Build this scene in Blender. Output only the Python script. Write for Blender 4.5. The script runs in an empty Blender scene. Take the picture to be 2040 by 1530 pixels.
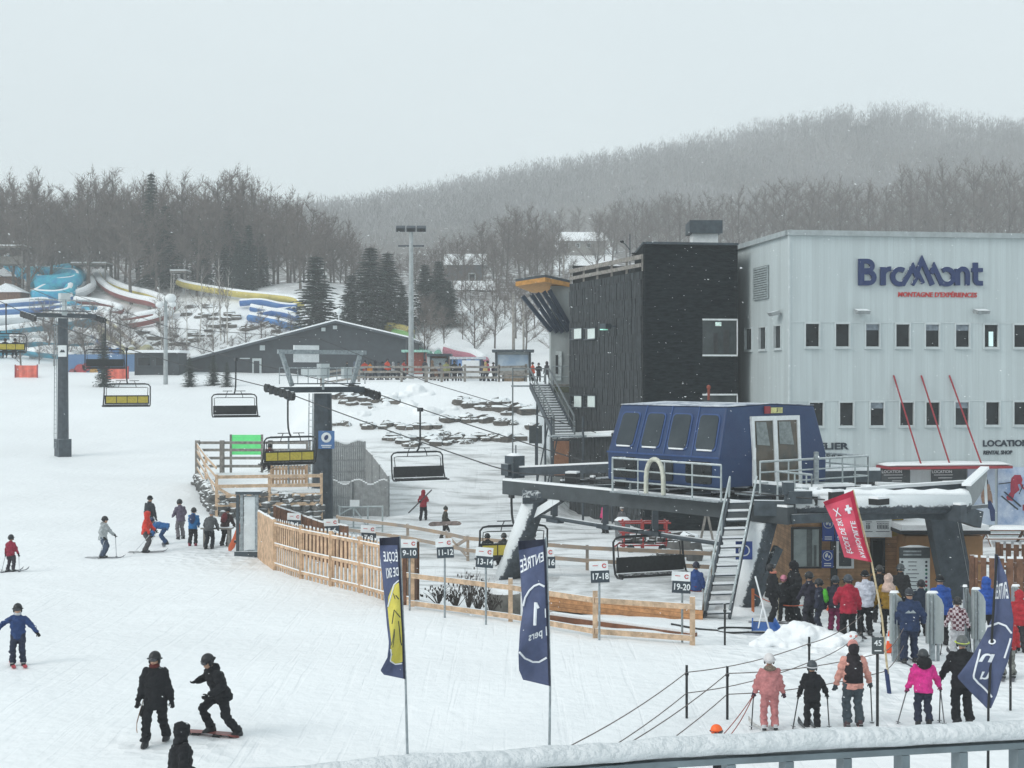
import bpy, bmesh, math, random
import numpy as np
from mathutils import Vector, Matrix, noise as mnoise
random.seed(7)
PI = math.pi
F, CX, HY, HC = 2800.0, 1020.0, 750.0, 7.2      # focal length and horizon of the photograph, eye height
sc = bpy.context.scene
COL = sc.collection
V = Vector

def P(px, py, d):
    """point seen at that place of the photograph, d metres away"""
    return V(((px - CX) / F * d, d, HC + (HY - py) / F * d))

# ------------------------------------------------------------------ terrain
PISTE = ([-40, 0, 60, 75, 92, 105, 125, 145, 160, 185, 200, 230, 300, 400, 480, 1300],
         [0, 0, 0, .25, .75, 1.2, 3.1, 5.6, 7.35, 9.0, 13.0, 21.0, 27.0, 42.0, 55, 60])
PIT = ([-40, 0, 37, 41, 46, 60, 76, 81, 88, 100, 108, 114, 165, 185, 200, 230, 300, 400, 480, 1300],
       [0, 0, 0, -.12, -.62, -1.10, -1.0, -.7, .5, 2.8, 5.0, 6.75, 7.2, 8.6, 12.5, 21.0, 27.0, 42.0, 55, 60])
EDGE_Y = [20, 30, 37.5, 40.3, 44, 48, 52, 55, 62, 71, 87, 100, 125, 165]
EDGE_X = [12, 9, 4.6, -.4, -3.6, -6.0, -8.2, -10.3, -12.2, -15.0, -19.4, -19.0, -19.8, -27]
RIDGE_PX = [-900, -300, 300, 600, 700, 800, 950, 1100, 1300, 1450, 1550, 1700, 1850, 1980, 2040, 2400, 3200]
RIDGE_Y = [486, 486, 486, 482, 470, 443, 408, 382, 347, 322, 296, 271, 271, 296, 298, 286, 346]
RD = 800.0

def sstep(t):
    t = np.clip(t, 0, 1)
    return t * t * (3 - 2 * t)

def T_arr(x, y):
    x = np.asarray(x, float); y = np.asarray(y, float)
    a = np.interp(y, *PISTE); b = np.interp(y, *PIT)
    w = sstep((x - np.interp(y, EDGE_Y, EDGE_X)) / 4.5)
    z = a * (1 - w) + b * w
    # building yard stays flat to the right
    yard = sstep((x - 2.0) / 2.0) * sstep((118 - y) / 6) * sstep((y - 60) / 5)
    z = z * (1 - yard) + (-1.05) * yard
    ang = CX + x / np.maximum(y, 1) * F
    rz = HC + (HY - np.interp(ang, RIDGE_PX, RIDGE_Y)) / F * RD
    r = sstep((y - 430) / (RD - 430))
    far = np.where(y > 430, z * (1 - r) + rz * r, z)
    far = np.where(y > RD, rz - (y - RD) * .25, far)
    g = .10 * np.sin(x * .23 + 1.3) * np.sin(y * .19 + x * .05) * sstep((y - 8) / 20)
    g += .05 * np.sin(x * .71 + y * .33) * np.sin(y * .57 - x * .2)
    g += sstep((y - 180) / 40) * (1.2 * np.sin(x * .06 + y * .045) + .7 * np.sin(x * .15 - y * .11))
    return far + g

def T(x, y):
    return float(T_arr(x, y))

def G(px, py, dmin=6.0, dmax=200.0):
    """ground point under that pixel"""
    ds = np.arange(dmin, dmax, .1)
    xs = (px - CX) / F * ds
    zr = HC + (HY - py) / F * ds
    hit = np.nonzero(zr <= T_arr(xs, ds))[0]
    d = ds[hit[0]] if len(hit) else dmax
    p = P(px, py, float(d)); p.z = T(p.x, p.y)
    return p

# ------------------------------------------------------------------ mesh builder
class MB:
    def __init__(s): s.v = []; s.f = []; s.m = []
    def add(s, vs, fs, m=0):
        o = len(s.v); s.v += [tuple(v) for v in vs]
        s.f += [tuple(i + o for i in f) for f in fs]; s.m += [m] * len(fs); return s
    def hexa(s, c, m=0):
        return s.add(c, [(0, 3, 2, 1), (4, 5, 6, 7), (0, 1, 5, 4), (1, 2, 6, 5), (2, 3, 7, 6), (3, 0, 4, 7)], m)
    def box(s, c, size, rz=0.0, m=0, R=None):
        R = R or Matrix.Rotation(rz, 3, 'Z'); c = V(c); h = V(size) / 2
        return s.hexa([c + R @ V((a * h.x, b * h.y, k * h.z)) for k in (-1, 1) for a, b in ((-1, -1), (1, -1), (1, 1), (-1, 1))], m)
    def beam(s, p, q, w, h, m=0, up=(0, 0, 1)):
        p = V(p); q = V(q); d = (q - p)
        if d.length < 1e-6: return s
        d.normalize(); u = V(up)
        if abs(d.dot(u)) > .98: u = V((0, 1, 0)) if abs(d.y) < .9 else V((1, 0, 0))
        x = d.cross(u).normalized() * w / 2; y = x.cross(d).normalized() * h / 2
        return s.hexa([p - x - y, p + x - y, p + x + y, p - x + y, q - x - y, q + x - y, q + x + y, q - x + y], m)
    def tube(s, pts, r, n=8, m=0, cap=True, flat=None):
        pts = [V(p) for p in pts]; k = len(pts)
        rs = list(r) if hasattr(r, '__len__') else [r] * k
        t0 = (pts[1] - pts[0]).normalized()
        u = V((0, 0, 1)) if abs(t0.z) < .9 else V((1, 0, 0))
        a = t0.cross(u).normalized(); vs = []; fs = []
        for i in range(k):
            t = (pts[min(i + 1, k - 1)] - pts[max(i - 1, 0)])
            t = t.normalized() if t.length > 1e-9 else t0
            a = (a - t * a.dot(t)); a = a.normalized() if a.length > 1e-6 else t.orthogonal().normalized()
            b = t.cross(a)
            for j in range(n):
                an = 2 * PI * j / n
                vs.append(pts[i] + (a * math.cos(an) + b * math.sin(an) * (flat or 1)) * rs[i])
        for i in range(k - 1):
            for j in range(n):
                fs.append((i * n + j, i * n + (j + 1) % n, (i + 1) * n + (j + 1) % n, (i + 1) * n + j))
        if cap:
            fs.append(tuple(range(n - 1, -1, -1))); fs.append(tuple((k - 1) * n + j for j in range(n)))
        return s.add(vs, fs, m)
    def loft(s, rings, n=14, m=0):
        """rings: (centre, x axis * rx, y axis * ry)"""
        vs = []; fs = []
        for c, ax, ay in rings:
            for j in range(n):
                an = 2 * PI * j / n; vs.append(V(c) + V(ax) * math.cos(an) + V(ay) * math.sin(an))
        k = len(rings)
        for i in range(k - 1):
            for j in range(n):
                fs.append((i * n + j, i * n + (j + 1) % n, (i + 1) * n + (j + 1) % n, (i + 1) * n + j))
        fs.append(tuple(range(n - 1, -1, -1))); fs.append(tuple((k - 1) * n + j for j in range(n)))
        return s.add(vs, fs, m)
    def ell(s, c, r, R=None, nu=12, nv=8, m=0, zlo=-1.0):
        c = V(c); R = R or Matrix.Identity(3); vs = []; fs = []
        r = (r, r, r) if not hasattr(r, '__len__') else r
        for i in range(nv + 1):
            ph = -PI / 2 + PI * i / nv; z = max(math.sin(ph), zlo); cr = math.cos(ph)
            for j in range(nu):
                an = 2 * PI * j / nu
                vs.append(c + R @ V((r[0] * cr * math.cos(an), r[1] * cr * math.sin(an), r[2] * z)))
        for i in range(nv):
            for j in range(nu):
                fs.append((i * nu + j, i * nu + (j + 1) % nu, (i + 1) * nu + (j + 1) % nu, (i + 1) * nu + j))
        return s.add(vs, fs, m)
    def extrude(s, poly, vec, m=0):
        k = len(poly); vec = V(vec); vs = [V(p) for p in poly] + [V(p) + vec for p in poly]
        fs = [tuple(range(k - 1, -1, -1)), tuple(range(k, 2 * k))] + [(i, (i + 1) % k, k + (i + 1) % k, k + i) for i in range(k)]
        return s.add(vs, fs, m)
    def quad(s, a, b, c, d, m=0): return s.add([a, b, c, d], [(0, 1, 2, 3)], m)
    def build(s, name, mats, parent=None, smooth=False, origin=None, mod=None, local=False):
        """verts are given in world space; a parent's (or the own) base point becomes the origin"""
        mats = mats if isinstance(mats, (list, tuple)) else [mats]
        if origin is None:
            origin = parent_base(parent) if parent is not None else None
        vs = s.v
        if origin is None:
            a = np.array(vs); origin = V(((a[:, 0].min() + a[:, 0].max()) / 2, (a[:, 1].min() + a[:, 1].max()) / 2, a[:, 2].min()))
            if local: origin = V((0, 0, 0))
        me = bpy.data.meshes.new(name)
        o3 = (0, 0, 0) if local else tuple(origin)
        me.from_pydata([(v[0] - o3[0], v[1] - o3[1], v[2] - o3[2]) for v in vs], [], s.f)
        for mt in mats: me.materials.append(mt)
        if len(mats) > 1: me.polygons.foreach_set('material_index', s.m)
        if smooth: me.polygons.foreach_set('use_smooth', [True] * len(s.f))
        me.update()
        o = bpy.data.objects.new(name, me); COL.objects.link(o)
        if parent is not None: o.parent = parent
        elif not local: o.location = origin
        if mod: CONV.append((o, mod))
        return o
CONV = []; n2_ = []
def parent_base(p):
    b = V(p.location); q = p.parent
    while q is not None: b += V(q.location); q = q.parent
    return b

def tag(o, label=None, cat=None, group=None, kind=None):
    if label: o['label'] = label
    if cat: o['category'] = cat
    if group: o['group'] = group
    if kind: o['kind'] = kind
    return o
def thing(name, label, cat, loc=(0, 0, 0), group=None, rz=0.0):
    o = bpy.data.objects.new(name, None); COL.objects.link(o)
    o.location = loc; o.rotation_euler = (0, 0, rz); o.empty_display_size = .2
    return tag(o, label, cat, group)
def copy_tree(o, parent=None):
    c = o.copy(); COL.objects.link(c)
    if parent is not None: c.parent = parent
    for ch in list(o.children): copy_tree(ch, c)
    return c

def text2d(s, size=1.0, bold=0.0, align='CENTER', shear=0.0, depth=0.0):
    """triangles of a word in its own plane, as (verts, faces)"""
    cu = bpy.data.curves.new('word', 'FONT'); cu.body = s; cu.size = size; cu.align_x = align; cu.align_y = 'CENTER'
    cu.offset = bold * size; cu.extrude = depth; cu.shear = shear; cu.resolution_u = 3
    ob = bpy.data.objects.new('word', cu); COL.objects.link(ob)
    me = bpy.data.meshes.new_from_object(ob)
    vs = [tuple(v.co) for v in me.vertices]; fs = [tuple(p.vertices) for p in me.polygons]
    bpy.data.objects.remove(ob); bpy.data.meshes.remove(me); bpy.data.curves.remove(cu)
    return vs, fs
def lettering(mb, s, size, org, ax, up, bold=.012, depth=.01, align='CENTER', shear=0.0, sx=1.0, m=0):
    vs, fs = text2d(s, size, bold, align, shear, depth)
    ax = V(ax).normalized(); up = V(up).normalized(); n = ax.cross(up); org = V(org)
    mb.add([org + ax * v[0] * sx + up * v[1] + n * v[2] for v in vs], fs, m)

# ------------------------------------------------------------------ materials
MATS = {}
def mk(name, rgb, rough=.75, var=.18, scale=6.0, metal=0.0, snow=0.0, bump=0.0, bscale=None, rgb2=None, wave=None, stretch=(1, 1, 1),
       snow_lo=.35, sdir=None, wv=.15, alpha=None, emit=0.0, spec=.4):
    if name in MATS: return MATS[name]
    m = bpy.data.materials.new(name); m.use_nodes = True; nt = m.node_tree; N = nt.nodes; L = nt.links
    b = N['Principled BSDF']; b.inputs['Roughness'].default_value = rough; b.inputs['Metallic'].default_value = metal
    b.inputs['Specular IOR Level'].default_value = spec
    tc = N.new('ShaderNodeTexCoord'); mp = N.new('ShaderNodeMapping'); L.new(tc.outputs['Object'], mp.inputs[0]); mp.inputs['Scale'].default_value = stretch
    nz = N.new('ShaderNodeTexNoise'); nz.inputs['Scale'].default_value = scale; nz.inputs['Detail'].default_value = 6; nz.inputs['Roughness'].default_value = .65
    L.new(mp.outputs[0], nz.inputs['Vector'])
    rp = N.new('ShaderNodeMix'); rp.data_type = 'RGBA'
    c2 = rgb2 or tuple(c * (1 - 2 * var) for c in rgb); c1 = rgb if rgb2 else tuple(min(1, c * (1 + var)) for c in rgb)
    rp.inputs[6].default_value = (*c1, 1); rp.inputs[7].default_value = (*c2, 1)
    cr = N.new('ShaderNodeMapRange'); cr.inputs[1].default_value = .35; cr.inputs[2].default_value = .68; L.new(nz.outputs['Fac'], cr.inputs[0])
    L.new(cr.outputs[0], rp.inputs[0]); out = rp.outputs[2]
    hgt = nz.outputs['Fac']
    if wave:   # plank or slat joints: (axis, per metre, width, darkness)
        ax, per, wd, dk = wave
        sx = N.new('ShaderNodeSeparateXYZ'); L.new(tc.outputs['Object'], sx.inputs[0])
        mu = N.new('ShaderNodeMath'); mu.operation = 'MULTIPLY'; mu.inputs[1].default_value = per; L.new(sx.outputs[ax], mu.inputs[0])
        fr = N.new('ShaderNodeMath'); fr.operation = 'FRACT'; L.new(mu.outputs[0], fr.inputs[0])
        lt = N.new('ShaderNodeMath'); lt.operation = 'LESS_THAN'; lt.inputs[1].default_value = wd; L.new(fr.outputs[0], lt.inputs[0])
        mx = N.new('ShaderNodeMix'); mx.data_type = 'RGBA'; L.new(lt.outputs[0], mx.inputs[0]); L.new(out, mx.inputs[6]); mx.inputs[7].default_value = (*[c * dk for c in rgb], 1); out = mx.outputs[2]
        fl = N.new('ShaderNodeMath'); fl.operation = 'FLOOR'; L.new(mu.outputs[0], fl.inputs[0])
        wn = N.new('ShaderNodeTexWhiteNoise'); wn.noise_dimensions = '1D'; L.new(fl.outputs[0], wn.inputs['W'])
        hs = N.new('ShaderNodeHueSaturation'); mr = N.new('ShaderNodeMapRange'); mr.inputs[3].default_value = 1 - wv; mr.inputs[4].default_value = 1 + wv
        L.new(wn.outputs['Value'], mr.inputs[0]); L.new(mr.outputs[0], hs.inputs['Value']); L.new(out, hs.inputs['Color']); out = hs.outputs[0]
    if snow > 0:   # snow lying on what faces up
        ge = N.new('ShaderNodeNewGeometry'); sz = N.new('ShaderNodeSeparateXYZ'); L.new(ge.outputs['Normal'], sz.inputs[0])
        n2 = N.new('ShaderNodeTexNoise'); n2.inputs['Scale'].default_value = 9; n2.inputs['Detail'].default_value = 5; L.new(tc.outputs['Object'], n2.inputs['Vector'])
        ad = N.new('ShaderNodeMath'); ad.operation = 'MULTIPLY_ADD'; ad.inputs[1].default_value = .9; L.new(n2.outputs['Fac'], ad.inputs[0]); L.new(sz.outputs[2], ad.inputs[2])
        ss = N.new('ShaderNodeMapRange'); lo = .45 + snow_lo + (1 - snow) * .6; ss.inputs[1].default_value = lo; ss.inputs[2].default_value = lo + .12; L.new(ad.outputs[0], ss.inputs[0])
        if sdir:
            dp = N.new('ShaderNodeVectorMath'); dp.operation = 'DOT_PRODUCT'; L.new(ge.outputs['Normal'], dp.inputs[0]); dp.inputs[1].default_value = sdir; L.new(dp.outputs['Value'], ad.inputs[2]); n2.inputs['Scale'].default_value = 5; n2.inputs['Roughness'].default_value = .75
        mx = N.new('ShaderNodeMix'); mx.data_type = 'RGBA'; L.new(ss.outputs[0], mx.inputs[0]); L.new(out, mx.inputs[6]); mx.inputs[7].default_value = (.8, .84, .86, 1); out = mx.outputs[2]
    L.new(out, b.inputs['Base Color'])
    if bump:
        bp = N.new('ShaderNodeBump'); bp.inputs['Strength'].default_value = bump; bp.inputs['Distance'].default_value = .05
        if bscale:
            n3 = N.new('ShaderNodeTexNoise'); n3.inputs['Scale'].default_value = bscale; n3.inputs['Detail'].default_value = 4; L.new(mp.outputs[0], n3.inputs['Vector']); hgt = n3.outputs['Fac']
        L.new(hgt, bp.inputs['Height']); L.new(bp.outputs[0], b.inputs['Normal'])
    if emit:
        L.new(out, b.inputs['Emission Color']); b.inputs['Emission Strength'].default_value = emit
    MATS[name] = m
    return m
def cloth_mat(rgb, name=None):
    return mk(name or 'cloth_%02x%02x%02x' % tuple(int(255 * c) for c in rgb), rgb, .85, .16, 9, bump=.9, bscale=11, spec=.25, snow=.35, snow_lo=.62)

M_snow = mk('snow', (.86, .885, .90), .65, .03, .35, bump=.35, bscale=2.2, spec=.25)
M_cap = mk('snow_cap', (.86, .885, .90), .7, .02, 3, bump=.5, bscale=14, spec=.25)
M_steel = mk('dark_steel', (.062, .08, .095), .55, .2, 3, metal=.2, snow=.9, snow_lo=.5)
M_steel_bare = mk('dark_steel_bare', (.055, .07, .085), .5, .2, 3, metal=.2)
M_frost = mk('frosted_steel', (.055, .07, .085), .65, .25, 5, metal=.1, snow=.95, snow_lo=.40, sdir=(-.88, -.38, .28), bump=.6, bscale=26)
M_frosttop = mk('frosted_steel_top', (.06, .075, .09), .65, .25, 5, metal=.1, snow=.95, snow_lo=-.02, sdir=(0, -.35, .93), bump=.7, bscale=26)
M_galv = mk('galvanised_steel', (.30, .34, .36), .45, .2, 8, metal=.45, snow=.9, snow_lo=.55)
M_black = mk('black_rubber', (.012, .014, .016), .6, .2, 9, snow=.6, snow_lo=.55)
M_wood = mk('pale_timber', (.56, .40, .27), .8, .2, 5, stretch=(1, 1, 1), snow=.9, snow_lo=.45, bump=.3)
M_woodgrey = mk('weathered_timber', (.25, .235, .215), .85, .25, 5, snow=.9, snow_lo=.45, bump=.3)
M_wooddark = mk('brown_stained_timber', (.17, .085, .05), .8, .25, 4, snow=.8, snow_lo=.4, bump=.3)
M_white = mk('white_paint', (.74, .77, .78), .5, .06, 4)
M_navy = mk('navy_print', (.025, .045, .13), .8, .15, 6)
M_glass = mk('dark_glass', (.012, .016, .019), .12, .4, 1.2, spec=.3)
M_red = mk('red_paint', (.30, .03, .042), .5, .12, 6)
M_yellow = mk('yellow_vinyl', (.50, .40, .05), .6, .12, 9)
M_rope = mk('steel_rope', (.03, .032, .035), .6, .1, 9)

# ------------------------------------------------------------------ turn soft bodies into plain meshes, in one pass
def finish():
    for o, (kind, val) in CONV:
        if kind == 'voxel':
            md = o.modifiers.new('skin', 'REMESH'); md.mode = 'VOXEL'; md.voxel_size = val; md.use_smooth_shade = True
            sm = o.modifiers.new('soft', 'SMOOTH'); sm.factor = .5; sm.iterations = 3
        elif kind == 'solid':
            md = o.modifiers.new('thick', 'SOLIDIFY'); md.thickness = val; md.offset = 0
        elif kind == 'bevel':
            md = o.modifiers.new('bev', 'BEVEL'); md.width = val; md.segments = 2
    dg = bpy.context.evaluated_depsgraph_get()
    new = []
    for o, k in CONV:
        me = bpy.data.meshes.new_from_object(o.evaluated_get(dg)); new.append((o, me))
    CONV.clear()
    for o, me in new:
        if o.name.split('.')[0] in ('jacket', 'trousers', 'hood', 'snow_pile'):      # folds of cloth, lumps of snow
            n_ = len(me.vertices); co = np.empty(n_ * 3); me.vertices.foreach_get('co', co); no = np.empty(n_ * 3); me.vertices.foreach_get('normal', no); co = co.reshape(-1, 3); no = no.reshape(-1, 3)
            pl = o.name.startswith('snow_pile'); am, fx_, fz = (.10, 2.5, 3.0) if pl else (.030, 6.0, 15.0); sd_ = len(n2_) * 3.7; n2_.append(1)
            dsp = np.array([mnoise.noise((a * fx_ + sd_, b * fx_, c * fz)) + .5 * mnoise.noise((a * fx_ * 2.3, b * fx_ * 2.3 + sd_, c * fz * 1.7)) for a, b, c in co])
            co += no * (dsp * am)[:, None]; me.vertices.foreach_set('co', co.ravel()); me.update()
        o.modifiers.clear(); old = o.data; nm = old.name; o.data = me
        bpy.data.meshes.remove(old); me.name = nm
# ------------------------------------------------------------------ camera, light, air
cam = bpy.data.objects.new('camera', bpy.data.cameras.new('camera')); COL.objects.link(cam)
cam.location = (0, 0, HC); cam.rotation_euler = (PI / 2, 0, 0)
cam.data.sensor_width = 36; cam.data.lens = 36 * F / 2040; cam.data.shift_y = -(765 - HY) / 2040
cam.data.clip_start = .1; cam.data.clip_end = 4000
sc.camera = cam
w = bpy.data.worlds.new("World"); sc.world = w; w.use_nodes = True
N = w.node_tree.nodes; L = w.node_tree.links
SUN_EL, SUN_ROT = math.radians(35), math.radians(240)
sky = N.new('ShaderNodeTexSky'); sky.sky_type = 'NISHITA'; sky.sun_disc = False; sky.sun_elevation = SUN_EL; sky.sun_rotation = SUN_ROT
mx = N.new('ShaderNodeMix'); mx.data_type = 'RGBA'; mx.inputs[0].default_value = .90
L.new(sky.outputs[0], mx.inputs[6])
tc = N.new('ShaderNodeTexCoord'); nz = N.new('ShaderNodeTexNoise'); nz.inputs['Scale'].default_value = 1.6; nz.inputs['Detail'].default_value = 4
mpw = N.new('ShaderNodeMapping'); mpw.inputs['Scale'].default_value = (1, 1, 2.5); L.new(tc.outputs['Generated'], mpw.inputs[0]); L.new(mpw.outputs[0], nz.inputs['Vector'])
cl = N.new('ShaderNodeMix'); cl.data_type = 'RGBA'; L.new(nz.outputs['Fac'], cl.inputs[0])
cl.inputs[6].default_value = (6.9, 7.85, 8.2, 1); cl.inputs[7].default_value = (8.9, 9.75, 9.95, 1)   # an even cloud sheet
L.new(cl.outputs[2], mx.inputs[7])
L.new(mx.outputs[2], N['Background'].inputs[0]); N['Background'].inputs[1].default_value = .1
sun = bpy.data.objects.new('sun', bpy.data.lights.new('sun', 'SUN')); COL.objects.link(sun)
sun.data.energy = 1.5; sun.data.angle = math.radians(28); sun.data.color = (1, .97, .93)
sun.rotation_euler = V((math.sin(SUN_ROT) * math.cos(SUN_EL), math.cos(SUN_ROT) * math.cos(SUN_EL), math.sin(SUN_EL))).to_track_quat('Z', 'Y').to_euler()
vs_ = sc.view_settings; vs_.view_transform = 'Standard'; vs_.look = 'None'; vs_.exposure = 0.07; vs_.gamma = 1
cy = sc.cycles; cy.use_denoising = True; cy.max_bounces = 8; cy.diffuse_bounces = 4; cy.volume_bounces = 2; cy.transparent_max_bounces = 8

hz = bpy.data.materials.new('haze'); hz.use_nodes = True; hn = hz.node_tree
hn.nodes.remove(hn.nodes['Principled BSDF'])
pv = hn.nodes.new('ShaderNodeVolumePrincipled'); pv.inputs['Color'].default_value = (.95, .98, .99, 1); pv.inputs['Density'].default_value = .0007
pv.inputs['Anisotropy'].default_value = 0.0
hn.links.new(pv.outputs[0], hn.nodes['Material Output'].inputs['Volume'])
hb = MB(); hb.box((0, 520, 95), (2600, 1180, 290)); ho = hb.build('haze', hz); tag(ho, kind='stuff')

# ------------------------------------------------------------------ ground
def axis(segs):
    out = []
    for a, b, st in segs: out += list(np.arange(a, b, st))
    return np.array(out + [segs[-1][1]])
gx = axis([(-900, -200, 25), (-200, -60, 5), (-60, -34, 1.5), (-34, 26, .5), (26, 60, 1.5), (60, 200, 5), (200, 900, 25)])
gy = axis([(-30, 6, 4), (6, 24, .6), (24, 60, .4), (60, 120, .6), (120, 200, 1.5), (200, 330, 4), (330, 800, 12), (800, 1060, 30)])
X, Y = np.meshgrid(gx, gy); Z = T_arr(X, Y)
fine = np.array([[mnoise.noise((a * .9, b * .9, 0)) * .05 + mnoise.noise((a * 2.7, b * 2.7, 5)) * .022 if abs(a) < 34 and 6 < b < 125 else 0 for a in gx] for b in gy])
tr = np.array([[mnoise.noise((a * .25, b * 1.6, 9)) for a in gx] for b in gy])
pitw = sstep((X - np.interp(Y, EDGE_Y, EDGE_X)) / 5) * sstep((Y - 45) / 6) * sstep((104 - Y) / 8)
Z = Z + fine + pitw * tr * .10
nx, ny = len(gx), len(gy)
vs = np.stack([X.ravel(), Y.ravel(), Z.ravel()], 1)
fs = [(j * nx + i, j * nx + i + 1, (j + 1) * nx + i + 1, (j + 1) * nx + i) for j in range(ny - 1) for i in range(nx - 1)]
g = MB(); g.v = vs.tolist(); g.f = fs; g.m = [0] * len(fs)
# ground snow: packed on the piste, scuffed and grey-brown where the pit and yard are driven over
m = bpy.data.materials.new('ground_snow'); m.use_nodes = True; nt = m.node_tree; N = nt.nodes; L = nt.links; b = N['Principled BSDF']
b.inputs['Roughness'].default_value = .6; b.inputs['Specular IOR Level'].default_value = .25
tc = N.new('ShaderNodeTexCoord'); at = N.new('ShaderNodeAttribute'); at.attribute_name = 'scuffed'
mp = N.new('ShaderNodeMapping'); mp.inputs['Scale'].default_value = (.22, .9, 1); L.new(tc.outputs['Object'], mp.inputs[0])
n1 = N.new('ShaderNodeTexNoise'); n1.inputs['Scale'].default_value = 1.3; n1.inputs['Detail'].default_value = 8; n1.inputs['Roughness'].default_value = .62; L.new(mp.outputs[0], n1.inputs['Vector'])
r1 = N.new('ShaderNodeMapRange'); r1.inputs[1].default_value = .47; r1.inputs[2].default_value = .68; L.new(n1.outputs['Fac'], r1.inputs[0])
mu = N.new('ShaderNodeMath'); mu.operation = 'MULTIPLY'; L.new(r1.outputs[0], mu.inputs[0]); L.new(at.outputs['Fac'], mu.inputs[1])
mx = N.new('ShaderNodeMix'); mx.data_type = 'RGBA'; L.new(mu.outputs[0], mx.inputs[0]); mx.inputs[6].default_value = (.86, .885, .90, 1); mx.inputs[7].default_value = (.36, .37, .37, 1)
n4 = N.new('ShaderNodeTexNoise'); n4.inputs['Scale'].default_value = .12; n4.inputs['Detail'].default_value = 5; L.new(tc.outputs['Object'], n4.inputs['Vector'])
mx2 = N.new('ShaderNodeMix'); mx2.data_type = 'RGBA'; mx2.blend_type = 'MULTIPLY'; mx2.inputs[0].default_value = 1
r4 = N.new('ShaderNodeMapRange'); r4.inputs[1].default_value = .3; r4.inputs[2].default_value = .7; r4.inputs[3].default_value = .93; r4.inputs[4].default_value = 1.0; L.new(n4.outputs['Fac'], r4.inputs[0])
L.new(mx.outputs[2], mx2.inputs[6]); L.new(r4.outputs[0], mx2.inputs[7])
# bare forest floor beyond the park shows through the snow
at2 = N.new('ShaderNodeAttribute'); at2.attribute_name = 'litter'
n5 = N.new('ShaderNodeTexNoise'); n5.inputs['Scale'].default_value = .5; n5.inputs['Detail'].default_value = 7; L.new(tc.outputs['Object'], n5.inputs['Vector'])
r5 = N.new('ShaderNodeMapRange'); r5.inputs[1].default_value = .3; r5.inputs[2].default_value = .5; L.new(n5.outputs['Fac'], r5.inputs[0])
m5 = N.new('ShaderNodeMath'); m5.operation = 'MULTIPLY'; L.new(r5.outputs[0], m5.inputs[0]); L.new(at2.outputs['Fac'], m5.inputs[1])
mx3 = N.new('ShaderNodeMix'); mx3.data_type = 'RGBA'; L.new(m5.outputs[0], mx3.inputs[0]); L.new(mx2.outputs[2], mx3.inputs[6]); mx3.inputs[7].default_value = (.15, .14, .135, 1)
L.new(mx3.outputs[2], b.inputs['Base Color'])
n2 = N.new('ShaderNodeTexNoise'); n2.inputs['Scale'].default_value = 3.0; n2.inputs['Detail'].default_value = 7; L.new(tc.outputs['Object'], n2.inputs['Vector'])
n3 = N.new('ShaderNodeTexNoise'); n3.inputs['Scale'].default_value = .55; n3.inputs['Detail'].default_value = 5; n3.inputs['Distortion'].default_value = 1.0; L.new(tc.outputs['Object'], n3.inputs['Vector'])
ad0 = N.new('ShaderNodeMath'); ad0.operation = 'ADD'; L.new(n2.outputs['Fac'], ad0.inputs[0]); L.new(n3.outputs['Fac'], ad0.inputs[1])
# ski tracks run with the slope, boots trample the queue
mpt = N.new('ShaderNodeMapping'); mpt.inputs['Rotation'].default_value = (0, 0, .35); mpt.inputs['Scale'].default_value = (2.6, .07, 1); L.new(tc.outputs['Object'], mpt.inputs[0])
nt_ = N.new('ShaderNodeTexNoise'); nt_.inputs['Scale'].default_value = 1.6; nt_.inputs['Detail'].default_value = 3; nt_.inputs['Distortion'].default_value = .25; L.new(mpt.outputs[0], nt_.inputs['Vector'])
rt = N.new('ShaderNodeMapRange'); rt.inputs[1].default_value = .56; rt.inputs[2].default_value = .64; rt.inputs[3].default_value = 0; rt.inputs[4].default_value = -.20; L.new(nt_.outputs['Fac'], rt.inputs[0])
mpu = N.new('ShaderNodeMapping'); mpu.inputs['Rotation'].default_value = (0, 0, -.5); mpu.inputs['Scale'].default_value = (3.2, .10, 1); L.new(tc.outputs['Object'], mpu.inputs[0]); nu_ = N.new('ShaderNodeTexNoise'); nu_.inputs['Scale'].default_value = 1.3; nu_.inputs['Detail'].default_value = 3; nu_.inputs['Distortion'].default_value = .6; L.new(mpu.outputs[0], nu_.inputs['Vector'])
ru = N.new('ShaderNodeMapRange'); ru.inputs[1].default_value = .57; ru.inputs[2].default_value = .66; ru.inputs[3].default_value = 0; ru.inputs[4].default_value = -.20; L.new(nu_.outputs['Fac'], ru.inputs[0])
rm_ = N.new('ShaderNodeMapRange'); rm_.inputs[1].default_value = .42; rm_.inputs[2].default_value = .60; L.new(n4.outputs['Fac'], rm_.inputs[0]); mxt = N.new('ShaderNodeMix'); L.new(rm_.outputs[0], mxt.inputs[0]); L.new(rt.outputs[0], mxt.inputs[2]); L.new(ru.outputs[0], mxt.inputs[3])
vo = N.new('ShaderNodeTexVoronoi'); vo.inputs['Scale'].default_value = 2.6; L.new(tc.outputs['Object'], vo.inputs['Vector']); at3 = N.new('ShaderNodeAttribute'); at3.attribute_name = 'trodden'
mv = N.new('ShaderNodeMath'); mv.operation = 'MULTIPLY'; L.new(vo.outputs['Distance'], mv.inputs[0]); L.new(at3.outputs['Fac'], mv.inputs[1])
ad1 = N.new('ShaderNodeMath'); ad1.operation = 'ADD'; L.new(ad0.outputs[0], ad1.inputs[0]); L.new(mxt.outputs[0], ad1.inputs[1]); ad = N.new('ShaderNodeMath'); ad.operation = 'MULTIPLY_ADD'; L.new(mv.outputs[0], ad.inputs[0]); ad.inputs[1].default_value = 2.2; L.new(ad1.outputs[0], ad.inputs[2])
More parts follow.
